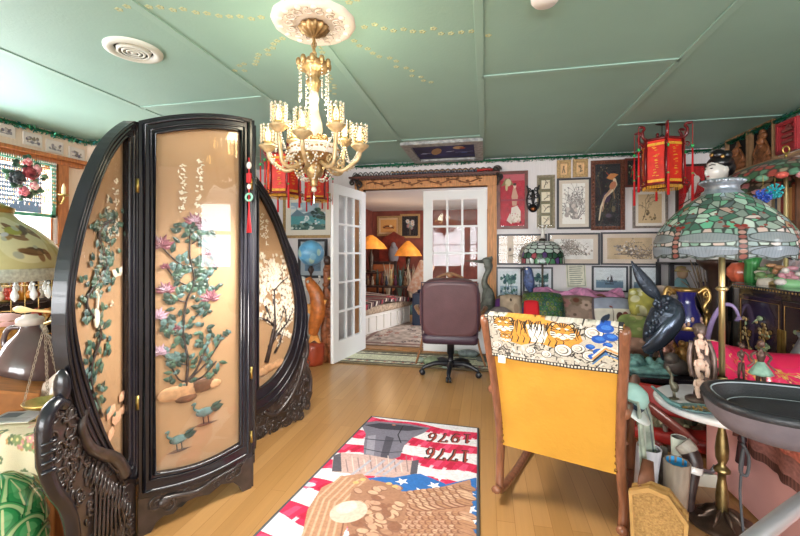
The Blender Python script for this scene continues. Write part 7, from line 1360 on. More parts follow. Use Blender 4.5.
t = thing('gold_basket', 'golden woven basket with a pink lining left of the brown jug', 'basket', (PD(6, 350, 2.55).x, PD(6, 350, 2.55).y, .455)); m = MB(); m.lathe([(0, 0), (.11, 0), (.14, .2), (.13, .36), (.145, .38), (.125, .385), (.11, .3), (0, .25)], 30, wave=lambda a, z: 1+.02*math.cos(15*a)*math.cos(z*80)); m.build('woven_body', mat('gold_straw', 0xb8863c, .5, .2, col2=0x8a5f2a, vscale=50, bump=.6, bscale=60), t); m = MB(); m.ell((0.03, -.03, .37), (.11, .1, .05)); m.build('pink_lining', mat('pink_cloth', 0xd8a8a4, .8, var=.15), t)
t = thing('writing_box', 'slope topped brown wooden box with a small clasp at the left photo edge', 'box', (PD(6, 410, 2.06).x, PD(6, 410, 2.06).y, .456), .85); m = MB(R('Z', 0)); BXW = mat('chestnut_box', 0xa86a34, .4, var=.25, vscale=9, stretch=(1, 8, 1)); m.prism([(-.14, 0), (.14, 0), (.14, .07), (-.14, .16)], -.12, .12); m.build('body', BXW, t); m = MB(R('Y', 17.8)); m.box(-.20, -.13, .105, .11, .13, .122, ch=.004); m.build('lid', BXW, t); m = MB(); m.box(.135, -.02, .035, .148, .02, .075, ch=.003); m.build('clasp', mat('pewter_grey', 0), t)
sx, sy = -2.035, 1.56; t = thing('balance_scale', 'brass balance scale with a hanging pan and chains beside the brown jug', 'scale', (sx, sy, .456), world=True); m = MB(T(sx, sy, 0)); m.lathe([(0, .456), (.09, .456), (.085, .475), (.02, .49), (.012, .52), (.012, .95), (0, .96)], 20); m.build('column', BRASS, t); pc = PD(45, 411, 1.95); pc = Vector((pc.x, pc.y, .50)); h2 = Vector((2*sx-pc.x, 2*sy-pc.y, 0)); m = MB(); m.tube([(pc.x, pc.y, .91), (sx, sy, .93), (h2.x, h2.y, .91)], [.008, .012, .008], 8); m.build('beam', BRASS, t)
for q in (pc, Vector((h2.x, h2.y, .5))):
    m = MB(T(q.x, q.y, q.z)); m.lathe([(0, 0), (.05, .004), (.078, .02), (.088, .036), (.084, .036), (.05, .012), (0, .008)], 30); pn = m.build('pan', BRASS, t)
    for k in range(3):
        a = 2*PI*k/3+.3; s = Vector((q.x+.085*math.cos(a), q.y+.085*math.sin(a), q.z+.035)); e = Vector((q.x, q.y, .91)); m = MB(); n = 22
        for i in range(n): w = s.lerp(e, (i+.5)/n); m.tube([w+Vector((.006*math.cos(b), .006*math.sin(b)*(i % 2), .011*math.sin(b)+(.006*math.cos(b) if not i % 2 else 0)*0)) for b in [2*PI*j/8 for j in range(8)]], .0016, 4, closed=True)
        m.build('chain', mat('dull_chain', 0x9a8a78, .4, .6), pn)
p = PD(46, 388, 2.05); cv = Cv(20, 20, 4, 0xe6d8cc); cv.noise(.12, 3, 2); cv.blot(2, 2, 18, 18, 8, 1.5, [0xd8b8a4, 0xf2ebe4], 3); o = cvmesh('linen_napkin', cv, lambda u, v: (p.x-.04+.16*u-.05*v, p.y+.02+.08*u*(1-v)+.02*np.sin(u*9), .46+.17*(1-v)*(1-.6*(u-.5)**2*4*.5)+.012*np.sin(v*9+u*7)), mat('unused', 0) if False else EMBR); tag(o, 'crumpled pale linen cloth between the scale pan and the black screen', 'cloth')
p = PD(8, 430, 1.88); 
for i, (dx, dy, rz_, c, lb) in enumerate(((0, 0, .3, 0xb8bcc4, 'grey printed leaflet lying on the flowered tablecloth, top one'), (-.05, -.03, .9, 0xd8dade, 'white printed leaflet under the grey one on the flowered tablecloth'))):
    cv = Cv(20, 14, 4, c); cv.rect(2, 2, 10, 8, 0x6a7480); [cv.line([(2, 9+k*1.4), (17, 9+k*1.4)], .4, 0x5a5a60) for k in range(3)]; t = thing('leaflet', lb, 'paper', (p.x+dx, p.y+dy+.04, .464-.004*i+.003), rz_); m = MB(); m.box(-.1, -.07, 0, .1, .07, .003); m.build('sheet', mat('cream_paper', 0), t); cvmesh('print', cv, lambda u, v: (-.098+.196*u, .068-.136*v, .0036+0*u), PRINT, t)
t = thing('display_cabinet', 'low dark display cabinet standing under the window behind the gilt wire rack', 'cabinet', (XL+.2, 2.5, 0), world=True); m = MB(); x0, x1, y0, y1 = XL+.005, XL+.36, 1.8, 3.2
m.box(x0, y0, 0, x0+.02, y1, 1.22); m.box(x0, y0, 0, x1, y0+.03, 1.22); m.box(x0, y1-.03, 0, x1, y1, 1.22); m.box(x0, y0, 1.2, x1+.015, y1+.015, 1.235, ch=.004); m.box(x0, y0, .06, x1, y1, .09); m.build('carcass', DARKWOOD, t)
for z in (.48, .84): m = MB(); m.box(x0+.02, y0+.03, z, x1-.01, y1-.03, z+.02); m.build('shelf_board', DARKWOOD, t)
rd = random.Random(31)
for z in (.50, .86):
    for i in range(9):
        k = i % 5; q = rd.uniform(.03, .05); h = rd.uniform(.12, .26); c_ = (0xc07828, 0xe0d4c0, 0x8a4a1c, 0x5a6a7a, 0xb89a5a)[k]; nm = ('amber', 'ivory', 'brown', 'slate blue', 'straw coloured')[k]; m = MB(T(XL+.2, 1.95+i*.135, z)); m.lathe([(0, 0), (q*.7, 0), (q, h*.35), (q*.5, h*.7), (q*.6, h), (q*.45, h), (0, h*.85)], 14); tag(m.build('vase', mat('vase_%06x' % c_, c_, .3, var=.2, coat=.3)), 'small %s vase on a shelf of the dark display cabinet' % nm, 'vase', '%s vases in the display cabinet' % nm)
# wire rack with amber ornaments
p = PD(25, 330, 2.9); gx, gy = p.x, p.y; t = thing('wire_rack', 'gilt wire rack hung with amber ornaments behind the painted leaf lamp', 'rack', (gx, gy, .456), rz=.72); m = MB()
for x in np.linspace(-.3, .3, 9): m.tube([(x, 0, .0), (x, 0, .86)], .004, 5)
for z in (.02, .2, .38, .56, .72, .86): m.tube([(-.3, 0, z), (.3, 0, z)], .005, 5)
for x in (-.3, .3): m.tube([(x, -.15, 0), (x, .15, 0)], .008, 6); m.tube([(x, -.12, 0), (x, 0, .3)], .005, 5)
m.build('wire_grid', mat('gilt_wire', 0xb89a60, .35, .8), t); Mr = Matrix.Translation((gx, gy, .456)) @ Matrix.Rotation(.72, 4, 'Z')
rd = random.Random(17); OC = [(0xc07828, 'amber'), (0xd8b070, 'honey'), (0x8a4a1c, 'brown'), (0xe8d8b8, 'ivory'), (0xa83a2a, 'rust')]
for i in range(34):
    x, z = rd.uniform(-.27, .27), rd.choice((.34, .52, .68, .8))+rd.uniform(-.03, .02); c = OC[i % 5]; q = Mr @ Vector((x, -.035, z)); m = MB(T(*q)); s = rd.uniform(.022, .04)
    if i % 2: m.lathe([(0, -s*1.6), (s*.8, -s), (s, -s*.2), (s*.5, s*.6), (s*.2, s), (0, s*1.1)], 12)
    else:
        for k in range(6): a = k*1.047; m.ell((s*.8*math.cos(a), -.0, s*.8*math.sin(a)), (s*.5, s*.3, s*.5), 0, None, 7, 5)
        m.ell((0, -.008, 0), s*.4, 0, None, 7, 5)
    m.tube([(0, 0, s*.9), (0, .03, s*1.4)], .002, 4); tag(m.build('hanging_ornament', mat('ornament_%06x' % c[0], c[0], .3, var=.25, coat=.3)), 'small %s %s hanging on the gilt wire rack at the left' % (c[1], 'drop' if i % 2 else 'blossom'), 'ornament', 'ornaments on the wire rack (%s %s)' % (c[1], 'drop' if i % 2 else 'blossom'))
# green leaf majolica pot
gx, gy = -1.745, 1.13; t = thing('majolica_pot', 'large green glazed pot with overlapping leaves and cream veins, standing by the dragon foot', 'pot', (gx, gy, 0)); GG = mat('green_majolica', 0x2f7a44, .12, var=.4, vscale=7, coat=.8); GL = mat('pale_green_vein', 0xa8c488, .2, var=.2, coat=.6)
MPR = [(.09, 0), (.115, .05), (.135, .14), (.132, .25), (.115, .34), (.085, .40), (.04, .435), (.001, .445)]
cv = Cv(72, 52, 6, 0x1f6a38); rows = 6
for r_ in range(rows, -1, -1):          # overlapping scalloped leaves, lower rows drawn over the upper
    pass
for r_ in range(rows+1):
    y = -2+r_*8.2
    for k in range(-1, 7):
        x = k*12+6*(r_ % 2); cv.ell(x+6, y+3, 7.4, 9.6, 0x1a5630); cv.ell(x+6, y+2.6, 6.9, 9.0, 0x3f9250); cv.ell(x+6, y+2.2, 6.2, 8.0, 0xa9c48a)
        for q in range(13): a = PI*(.06+.88*q/12); cv.line([(x+6+1.6*math.cos(a), y+2+2*math.sin(a)), (x+6+6.3*math.cos(a), y+2.2+8.2*math.sin(a))], .42, 0x5f9a58)
        cv.ell(x+6, y+1.2, 4.6, 6.0, 0x1d6b3a); cv.ell(x+6, y+.6, 3.9, 5.2, 0x2f8a4c); cv.ell(x+6, y-.4, 2.4, 3.2, 0x57a868); cv.line([(x+6, y-4), (x+6, y+6)], .7, 0xc8d09a); cv.ell(x+6, y+6.2, 1.2, 1, 0xd8c88a)
def pot(u, v):
    zz = .445*(1-v); rr = np.interp(zz, [q[1] for q in MPR], [q[0] for q in MPR]); ph = (v*52+2)/8.2; st_ = .007*(ph-np.floor(ph)); a = u*2*PI; rr = np.maximum(rr+st_*np.clip(rr*12, 0, 1), .0005); return gx+rr*np.cos(a), gy+rr*np.sin(a), zz
t.location = (gx, gy, 0); WOFF[t.name] = (gx, gy, 0)
cvmesh('leaf_glazed_body', cv, pot, vmat('majolica_glaze', .1, coat=.8, vary=.2, bscale=12), t, cu=True)
m = MB(); m.lathe([(.0, .0), (.1, 0), (.105, .012), (.09, .02)], 30, 0, T(gx, gy, 0)); m.build('foot_ring', GG, t)
# ------------------------------------------------------------------ group left of the french doors
p = PD(311, 253, 4.72); t = thing('globe', 'pale blue globe on a tall stand between the black screen and the open door', 'globe', (p.x, p.y, 0), world=True); cv = Cv(60, 30, 4, 0x6fb4e0); cv.noise(.12, 5, 2); cv.blot(4, 6, 56, 24, 26, 3, [0x8cc4e4, 0xa8d0e0, 0x5a9ed0, 0xb8d8d0], 4); r_ = .15
cvmesh('sphere', cv, lambda u, v: (p.x+r_*np.sin(v*PI)*np.cos(u*2*PI), p.y+r_*np.sin(v*PI)*np.sin(u*2*PI), p.z+r_*np.cos(v*PI)), vmat('globe_paper', .3, coat=.3), t, cu=True)
m = MB(T(p.x, p.y, 0)); m.lathe([(0, 0), (.16, 0), (.15, .03), (.03, .05), (.012, .1), (.012, p.z-.25), (.04, p.z-.2), (.02, p.z-.16), (0, p.z-.145)], 20); m.build('stand', DARKWOOD, t)
CARP = mat('orange_carved_wood', 0xb8662a, .4, var=.3, vscale=18, coat=.2)
p = PZ(313, 364, 0); t = thing('carved_carp', 'tall orange carved carp on a red lacquer base below the blue globe', 'carving', (p.x, p.y, 0)); m = MB(); fp = smooth_path([(0, 0, .33), (.02, 0, .45), (.06, 0, .6), (.04, 0, .78), (-.03, 0, .9), (-.06, 0, .97)], 5); m.tube(fp, [.03+.058*math.sin(PI*min(.98, .1+.9*i/(len(fp)-1))) for i in range(len(fp))], 14, flat=.7); m.build('body', CARP, t); FIN = mat('pale_orange_fin', 0xd8944a, .4, var=.3, vscale=20)
for nm, o_ in (('tail_fin', [(-.02, .34), (.05, .34), (.1, .22), (.02, .27), (-.06, .22)]), ('back_fin', [(.10, .6), (.17, .72), (.11, .74), (.06, .8)]), ('side_fin', [(-.02, .55), (-.09, .6), (-.08, .68), (-.01, .66)])): m = MB(); m.prism(o_, -.012, .012); m.build(nm, FIN, t); m = MB(); m.ell((-.03, -.07, .93), .016); m.build('eye', PORC, t)
m = MB(); m.lathe([(0, 0), (.11, 0), (.12, .05), (.13, .2), (.12, .24), (0, .24)], 22, wave=lambda a, z: 1+.04*math.cos(6*a)); m.build('base', mat('rust_red_lacquer', 0xa8442a, .35, var=.2, coat=.3), t)
p = PZ(304, 352, 0); t = thing('blossom_branch_vase', 'dark vase with white blossom sprays in front of the carved carp', 'vase', (p.x+.02, p.y-.12, 0), world=True); m = MB(T(p.x+.02, p.y-.12, 0)); m.lathe([(0, 0), (.06, 0), (.1, .15), (.06, .3), (.05, .4), (.06, .42), (0, .4)], 20); m.build('vase_body', mat('dark_blue_glaze', 0x2a2c40, .2, coat=.5), t); m = MB(); rd = random.Random(2)
for k in range(8):
    a = rd.uniform(-.2, .28); pts = [(p.x+.02, p.y-.12, .4), (p.x+.02+a*.5, p.y-.14, .6), (p.x+.03+a, p.y-.16, rd.uniform(.75, .95))]; m.tube(smooth_path(pts, 4), .005, 5, 1)
    for q in smooth_path(pts, 4)[3:]:
        for _ in range(2): m.ell((q.x+rd.uniform(-.03, .03), q.y-.01, q.z+rd.uniform(-.03, .03)), (.018, .012, .018), 0, None, 6, 4)
m.build('blossom_spray', [PORC, mat('dry_twig', 0)], t)
CAR2 = mat('brown_carved_pole', 0x8a5030, .45, var=.35, vscale=22)
for px, dx, top, lb in ((324, .02, 1.16, 'tall brown carved pole leaning by the open door, the longer of two'), (331, -.01, .86, 'shorter brown carved pole leaning by the hinge edge of the open door')):
    p = PZ(px, 362, 0); p.x += .05; p.y += .1; t = thing('carved_pole', lb, 'carving', (p.x-.05, p.y-.1, 0), world=True); m = MB(T(p.x-.05, p.y-.1, 0)); pts = [(dx*z*2, 0, z) for z in np.linspace(0, top, 13)]; m.tube(pts, [.04, .05, .035, .05, .055, .035, .05, .04, .055, .035, .045, .05, .02], 10)
    for z in np.linspace(.2, top-.1, 6): m.ell((dx*z*2, -.04, z), (.04, .025, .03), 0, None, 8, 5)
    m.build('shaft', CAR2, t); m = MB(T(p.x-.05, p.y-.1, 0)); m.ell((dx*top*2, -.01, top), (.045, .04, .06)); m.build('carved_head', DARKWOOD, t)
p = PZ(330, 358, 0); t = thing('white_figurine', 'pale stone seated figurine on the floor at the foot of the open door', 'figurine', (p.x-.03, p.y-.02, 0)); m = MB(); m.lathe([(0, 0), (.09, 0), (.085, .05), (.05, .08), (.06, .18), (.07, .26), (.05, .34), (.03, .38)], 20); m.ell((0, -.01, .43), (.045, .048, .06)); m.ell((-.07, -.02, .22), (.03, .04, .09)); m.ell((.07, -.02, .22), (.03, .04, .09)); m.build('body', mat('pale_pink_stone', 0xd8c0b4, .5, var=.15), t); m = MB(); m.box(-.1, -.09, 0, .1, .09, .05, ch=.01); m.build('base', CARP, t)
# ------------------------------------------------------------------ eagle rug
RUG = [(-.846, 2.925), (-.053, 2.885), (-.024, 1.37), (-1.02, 1.36)]     # far left, far right, near right, near left
def rug_xy(u, v):
    (ax, ay), (bx, by), (cx, cy), (dx, dy) = RUG
    return (ax*(1-u)+bx*u)*(1-v)+(dx*(1-u)+cx*u)*v, (ay*(1-u)+by*u)*(1-v)+(dy*(1-u)+cy*u)*v
RW, RH = 80, 152
def RP(px, py):
    p = PZ(px, py, 0); u, v = .5, .5
    for _ in range(25):
        x, y = rug_xy(u, v); e = 1e-4; xu, yu = rug_xy(u+e, v); xv, yv = rug_xy(u, v+e); a, b, c, d = (xu-x)/e, (xv-x)/e, (yu-y)/e, (yv-y)/e; D = a*d-b*c; rx, ry = p.x-x, p.y-y; u += (rx*d-b*ry)/D; v += (a*ry-rx*c)/D
    return (u*RW, v*RH)
cv = Cv(RW, RH, 4.2, 0xe2dee2)
for i in range(8):      # waving stripes
    y0 = 1+i*21; L_ = [(-2, y0+2*math.sin(i))]; top = [(x, y0+x*.10+1.6*math.sin(x*.13+i)) for x in range(-2, 84, 2)]; bot = [(x, y+10.5+1.5*math.sin(x*.2+i)) for x, y in top]; cv.poly(top+bot[::-1], 0xd42a52)
    for k in range(12): x = 2+k*7+3*(i % 2); cv.poly([(x, y0+x*.1+1), (x+3, y0+x*.1+1.4), (x+1, y0+x*.1+9), (x-3, y0+x*.1+8)], 0xb8183c if k % 2 else 0xe8567c, .8); cv.poly([(x+4, y0+x*.1+8), (x+6, y0+x*.1+8), (x+5, y0+x*.1+12), (x+3, y0+x*.1+12.5)], 0xf0ecee, .8)
def PP(pts, col, a=1): cv.poly([RP(*p) for p in pts], col, a)
def PLn(pts, w, col): cv.line([RP(*p) for p in pts], w, col)
def PE(px, py, rx, ry, col, rot=0): x, y = RP(px, py); cv.ell(x, y, rx, ry, col, rot)
# star field
PP([(352, 493), (365, 481), (392, 478), (420, 476), (445, 486), (440, 500), (420, 506), (390, 508), (362, 508)], 0x2f6cb4); PP([(440, 488), (476, 480), (478, 536), (478, 545), (458, 545), (462, 500)], 0x2f6cb4)
def star(px, py, r, rot=.3):
    x, y = RP(px, py); cv.poly([(x+(r if k % 2 == 0 else r*.42)*math.cos(rot+k*PI/5), y+(r if k % 2 == 0 else r*.42)*math.sin(rot+k*PI/5)) for k in range(10)], 0xf6f4f4)
for a in ((376, 487), (402, 484), (420, 494), (434, 488), (400, 497), (440, 480), (468, 495), (470, 512), (466, 528), (474, 522)): star(*a, 3.6)
# bell (hung mouth-up towards the far edge as the rug lies)
BG = 0x7a7684
PP([(361, 425), (376, 423), (410, 426), (430, 430), (424, 435), (412, 440), (404, 448), (400, 459), (384, 464), (364, 458), (364, 446), (366, 436), (363, 430)], BG); PP([(364, 427), (380, 425), (412, 428), (426, 431), (408, 433), (380, 431)], 0x3f3c48); PP([(368, 438), (376, 437), (374, 458), (366, 456)], 0x9a96a4); PP([(386, 438), (394, 440), (388, 460), (380, 461)], 0x514e5a); PLn([(366, 441), (386, 443), (408, 443)], 1, 0x3a3844); PLn([(365, 451), (384, 455), (402, 454)], .8, 0x3a3844); PLn([(403, 428), (398, 437), (401, 445)], .7, 0x1f1d24); PE(394, 427, 1.4, 1, 0xc87a5a)
PP([(333, 462), (340, 455), (368, 457), (396, 462), (418, 463), (416, 476), (394, 480), (366, 478), (332, 474)], 0xc8a8a0)
for k in range(14): PLn([(334+k*6, 458+(k % 3)*2), (336+k*6, 474)], .5, (0x8a7478, 0xe0ccc4)[k % 2])
PP([(334, 458), (341, 455), (342, 474), (332, 474)], 0x5a5660); PP([(412, 463), (419, 462), (417, 476), (410, 477)], 0x5a5660)
for x0 in (352, 366, 384, 376): PLn([(x0, 477), (x0+12, 468), (x0+18, 463)], 1.6, 0xb4b0bc)
# eagle: wings, breast, head
TA, TB, TC_, TD = 0xb8896c, 0x92634c, 0xcfa98c, 0xdcc4b0
PP([(303, 536), (308, 512), (322, 490), (346, 478), (362, 476), (372, 484), (360, 500), (352, 520), (340, 545), (303, 550)], TA)
for k in range(15): a = k/14; PLn([(342+26*a, 479+6*a), (320+26*a, 500+8*a), (304+36*a, 540)], 2.0, (TC_, 0xb88868, TA)[k % 3]); PLn([(343+26*a, 479+6*a), (321+26*a, 500+8*a), (305+36*a, 540)], .6, 0x8a5c48)
PP([(390, 494), (410, 500), (440, 490), (470, 482), (473, 500), (468, 520), (463, 550), (390, 550), (384, 520)], TA)
rd = random.Random(5)
for r_ in range(11):
    for k in range(13):
        px, py = 388+k*6.6+(r_ % 2)*3, 500+r_*4.6-(k*.8 if r_ < 4 else 0)
        if px < 470: x, y = RP(px, py); cv.ell(x, y, 4.2, 2.5, 0x8a5c48, .35); cv.ell(x+.2, y-.4, 3.8, 2.0, rd.choice((0xb88868, TC_, 0xc49a80, TA)), .35); cv.line([(x-3, y-1), (x+3, y+.8)], .5, 0x9a7058)
PP([(352, 492), (372, 482), (398, 488), (408, 504), (402, 530), (392, 550), (352, 550), (346, 520)], 0xa87a60)
for k in range(70): px, py = rd.uniform(354, 402), rd.uniform(490, 545); x, y = RP(px, py); cv.ell(x, y, 3.0, 1.9, 0x8f6450, rd.uniform(0, 1)); cv.ell(x, y-.3, 2.6, 1.5, rd.choice((TB, TC_, 0xc49a80, 0xb08468)), rd.uniform(0, 1))
PE(349, 514, 7.2, 8.5, 0xd8c0ae, .3); PE(347, 510, 4, 5, 0xe4d2c4, .3); PE(310, 487, 3, 2, 0xb8c8d4)
for px, py in ((356, 485), (363, 482), (395, 489), (389, 486)): PE(px, py, 1.5, 1.2, 0xd8b878)
# years, upside down as the rug lies
SEG = {'1': [[(.35, .2), (.55, 0), (.55, 1)], [(.3, 1), (.8, 1)]], '7': [[(.1, .15), (.1, 0), (.9, 0), (.5, .5), (.42, 1)]], '9': [[(.85, .35), (.7, .6), (.3, .6), (.12, .3), (.3, .04), (.7, .04), (.87, .3), (.8, .7), (.5, 1), (.2, .95)]], '6': [[(.8, .05), (.45, 0), (.15, .4), (.13, .7), (.3, .96), (.7, .96), (.88, .7), (.7, .42), (.3, .42), (.15, .65)]]}
def year(s, p_left, p_right, hgt):
    (x0, y0), (x1, y1) = RP(*p_left), RP(*p_right); n = len(s)
    for i, ch_ in enumerate(s):
        for st_ in SEG[ch_]:
            pts = []
            for a, b in st_:
                f = 1-(i+.12+a*.76)/n; g = 1-b; pts.append((x0+(x1-x0)*f, y0+(y1-y0)*f+(g-.5)*hgt))
            cv.line(pts, 2.0, 0x2c2228); cv.line([(q[0]+.3, q[1]+.3) for q in pts], .9, 0xa8402e)
year('1976', (426, 439), (473, 441), 12); year('1776', (424, 455), (471, 459), 13)
cv.noise(.06, .8, 4); cv.line([(0, 0), (RW, 0), (RW, RH), (0, RH), (0, 0)], 1.6, 0x3c4048)
t = thing('eagle_rug', 'red white and blue eagle and bell rug on the oak floor', 'rug', (-.48, 2.1, 0), world=True)
def rugf(u, v): x, y = rug_xy(u, v); return x, y, .014+0*u
cvmesh('printed_pile', cv, rugf, vmat('rug_pile', .95, bump=.5, bscale=220, vary=.1), t); m = MB(); co = [rug_xy(a, b) for a, b in ((0, 0), (1, 0), (1, 1), (0, 1))]; m.add([(x, y, z) for z in (0, .0135) for x, y in co], [(0, 1, 2, 3), (4, 5, 6, 7), (0, 1, 5, 4), (1, 2, 6, 5), (2, 3, 7, 6), (3, 0, 4, 7)]); m.tube([(x, y, .008) for x, y in co], .008, 8, closed=True); m.build('grey_binding', mat('grey_binding', 0x4a4e54, .9), t)
# ------------------------------------------------------------------ yellow rocking chair
RC = thing('rocking_chair', 'wooden rocking chair with yellow studded upholstery seen from behind', 'chair', (.328, 2.01, 0), -.356)
WOOD = mat('warm_chair_wood', 0x84543c, .32, var=.22, vscale=10, stretch=(6, 6, 1), coat=.3); YEL2 = mat('yellow_vinyl', 0xcd9638, .45, var=.06, vscale=5, bump=.12, bscale=50)
for k in (-1, 1):
    m = MB(); pts = smooth_path([(k*.275, -.06, .075), (k*.275, .05, .035), (k*.275, .35, .012), (k*.275, .65, .035), (k*.275, .86, .10)], 8); m.tube(pts, .019, 8, flat=1.25); m.build('rocker', WOOD, RC)
    m = MB(); pts = smooth_path([(k*.275, -.0, .055), (k*.278, .012, .16), (k*.268, -.005, .30), (k*.268, -.03, .42), (k*.275, -.075, .62), (k*.285, -.125, .80), (k*.292, -.168, .955)], 6); m.tube(pts, [.022]*(len(pts)-3)+[.024, .024, .02], 8, flat=1.3); m.tube(curl(k*.275, .43, .012, 0, 1, -.02), .012, 6); m.build('rear_post', WOOD, RC)
    m = MB(); m.tube(smooth_path([(k*.275, .60, .035), (k*.28, .58, .3), (k*.29, .57, .53)], 5), .02, 8); m.build('front_leg', WOOD, RC)
    m = MB(); m.tube(smooth_path([(k*.285, -.08, .58), (k*.295, .15, .57), (k*.30, .42, .56), (k*.30, .60, .55), (k*.30, .66, .52)], 6), .024, 10); m.build('armrest', WOOD, RC)
bx = lambda z: .262+.0+.028*np.clip((z-.3)/.66, 0, 1); by = lambda z: -.022-.15*np.clip((z-.3)/.66, 0, 1)**1.35
P = [[(float(a*bx(z)), float(by(z)-.03*(1-a*a)*math.sin(PI*(z-.29)/.68)**.8 if .29 < z < .97 else by(z)), float(z)) for a in np.linspace(-1, 1, 17)] for z in np.linspace(.29, .965, 21)]
Pb = [[(p[0], p[1]+.05, p[2]) for p in r_] for r_ in P]; m = MB(); m.surf(P); m.surf(Pb)
edge = P[0]+[r_[-1] for r_ in P[1:]]+P[-1][::-1][1:]+[r_[0] for r_ in P[::-1]][1:-1]; eb = [(p[0], p[1]+.05, p[2]) for p in edge]; m.surf([edge, eb], cu=True); back = m.build('yellow_back', YEL2, RC)
m = MB()
for z in np.linspace(.31, .76, 15):
    for k in (-1, 1): m.ell((k*(bx(z)-.012), by(z)-.005, z), (.008, .006, .008), 0, None, 7, 5)
m.build('brass_studs', mat('dark_brass_stud', 0x7a5524, .35, .6), back)
m = MB(); m.box(-.262, .0, .34, .262, .58, .43, ch=.04); m.build('seat', YEL2, RC); m = MB(); m.box(-.27, -.01, .29, .27, .57, .345, ch=.008); m.build('seat_rail', WOOD, RC); m = MB(); m.box(-.235, by(.74)-.036, .735, -.20, by(.74)-.028, .77, ch=.001); m.build('white_tag', mat('cream_paper', 0), back)
# tiger tapestry over the chair back
cv = Cv(124, 62, 4, 0xd8cfc0); INK = 0x3a3634
rd = random.Random(41)
for k in range(190):
    x, y = rd.uniform(2, 122), rd.uniform(0, 58); a_ = rd.uniform(0, 6.3); q = rd.uniform(2, 6); cv.line([(x, y), (x+q*math.cos(a_), y+q*math.sin(a_)), (x+q*1.5*math.cos(a_+.7), y+q*1.5*math.sin(a_+.7))], [rd.uniform(.8, 1.8), 1, .3], INK if k % 3 else 0x8a8078)
for k in range(60): x, y = rd.uniform(2, 122), rd.uniform(0, 58); cv.ell(x, y, rd.uniform(1.5, 3.5), rd.uniform(.8, 1.6), 0xf2ece0, rd.uniform(0, 3))
cv.a *= .9
ORG, CRM = 0xd8963f, 0xf2e8d8
cv.poly([(14, 6), (30, 1), (52, 2), (70, 6), (88, 12), (92, 26), (84, 36), (66, 38), (50, 34), (36, 40), (22, 36), (14, 24)], ORG); cv.poly([(42, 12), (58, 10), (62, 22), (58, 34), (46, 34)], CRM); cv.ell(51, 18, 6, 5, 0xf6f0e8)
def tiger(cx, cy, s):
    D = 0x2f2822
    for k in (-1, 1): cv.ell(cx+k*8*s, cy-8.5*s, 2.8*s, 2.8*s, D); cv.ell(cx+k*7.8*s, cy-8*s, 1.7*s, 1.8*s, 0xe8c898)
    cv.ell(cx, cy, 10.4*s, 11.2*s, D); cv.ell(cx, cy, 9.8*s, 10.6*s, ORG)
    for k in (-1, 1): cv.ell(cx+k*8.2*s, cy+4*s, 2.6*s, 4.5*s, CRM, k*.4); cv.ell(cx+k*3.6*s, cy-3.6*s, 2*s, 1*s, CRM, k*.3); cv.line([(cx+k*2.2*s, cy-1.4*s), (cx+k*5.6*s, cy-2.4*s)], 1.2*s, D); cv.ell(cx+k*3.8*s, cy-1.7*s, .6*s, .5*s, 0xd8c04a)
    cv.line([(cx, cy-3*s), (cx, cy+2.5*s)], 3.4*s, 0xd08a3c); cv.ell(cx-2.6*s, cy+5*s, 3.4*s, 2.8*s, CRM); cv.ell(cx+2.6*s, cy+5*s, 3.4*s, 2.8*s, CRM); cv.ell(cx, cy+8*s, 2.6*s, 1.8*s, CRM); cv.poly([(cx-2*s, cy+2*s), (cx+2*s, cy+2*s), (cx, cy+4*s)], 0x9a564a)
    cv.line([(cx, cy+4*s), (cx-3.4*s, cy+6.6*s)], .7*s, D); cv.line([(cx, cy+4*s), (cx+3.4*s, cy+6.6*s)], .7*s, D)
    for k in range(-2, 3): cv.line([(cx+k*2.4*s, cy-10*s), (cx+k*1.5*s, cy-7.6*s), (cx+k*.7*s, cy-5*s)], [1.1*s, 1*s, .4*s], D)
    for k in (-1, 1):
        for j in range(5): cv.line([(cx+k*10*s, cy-6*s+j*3*s), (cx+k*7.6*s, cy-5*s+j*2.7*s), (cx+k*6*s, cy-3.6*s+j*2.4*s)], [1.3*s, 1*s, .3*s], D)
rd = random.Random(3)
for k in range(44): x = 15+k*1.75; cv.line([(x, 3+.08*x+rd.uniform(-1, 3)), (x+rd.uniform(-3, 2), 12+.08*x), (x+rd.uniform(-4, 1), 18+rd.uniform(0, 10))], [1.2, 1, .4], 0x2f2620)
for k in range(10): cv.line([(20+k*6, 36), (22+k*6, 30), (20+k*6, 26)], [1.2, .9, .3], 0x2f2620)
tiger(19, 15, .95); tiger(75, 17, 1.0); tiger(20, 33, .55)
for x, y, r_ in ((75, 40, 8), (101, 15, 8), (88, 36, 6), (98, 44, 7), (45, 46, 5), (10, 45, 5), (60, 48, 5)):
    for q in range(4): cv.ell(x, y, r_*(1-.2*q), r_*(.95-.2*q), (INK, 0xeae4d8, 0x6a645e, 0xe4ded2)[q]); cv.ell(x-.6*q*.5, y-.3, r_*(.9-.2*q), r_*(.85-.2*q), (0xf0eae0, 0xd2cabc, 0xece6da, 0xc4bcb0)[q])
for x, y, r_ in ((110, 8, 7), (105, 22, 6), (106, 38, 6), (98, 32, 4), (114, 18, 6), (100, 44, 4), (112, 28, 4)): cv.ell(x, y, r_, r_*.8, 0x2456b0); cv.ell(x+1, y-1, r_*.6, r_*.4, 0x3f78cc)
for k in range(5): cv.line([(100, 56-k*3), (110, 36-k*3+6), (120, 46-k*3)], 1.6, (0xd8c098, 0x4a78a8, 0x2b2a2c, 0xd89a50, 0xe8e0d0)[k])
cv.rect(0, 0, 4, 62, 0x2b2a2c); cv.rect(120, 0, 124, 62, 0x2b2a2c); cv.rect(0, 57, 124, 62, 0x2b2a2c)
for k in range(41): cv.rect(.6+k*3, 58, 2.2+k*3, 60.6, 0xdcd4c4)
for k in range(20): cv.rect(.8, 1+k*3, 3, 2.6+k*3, 0xdcd4c4); cv.rect(121, 1+k*3, 123.2, 2.6+k*3, 0xdcd4c4)
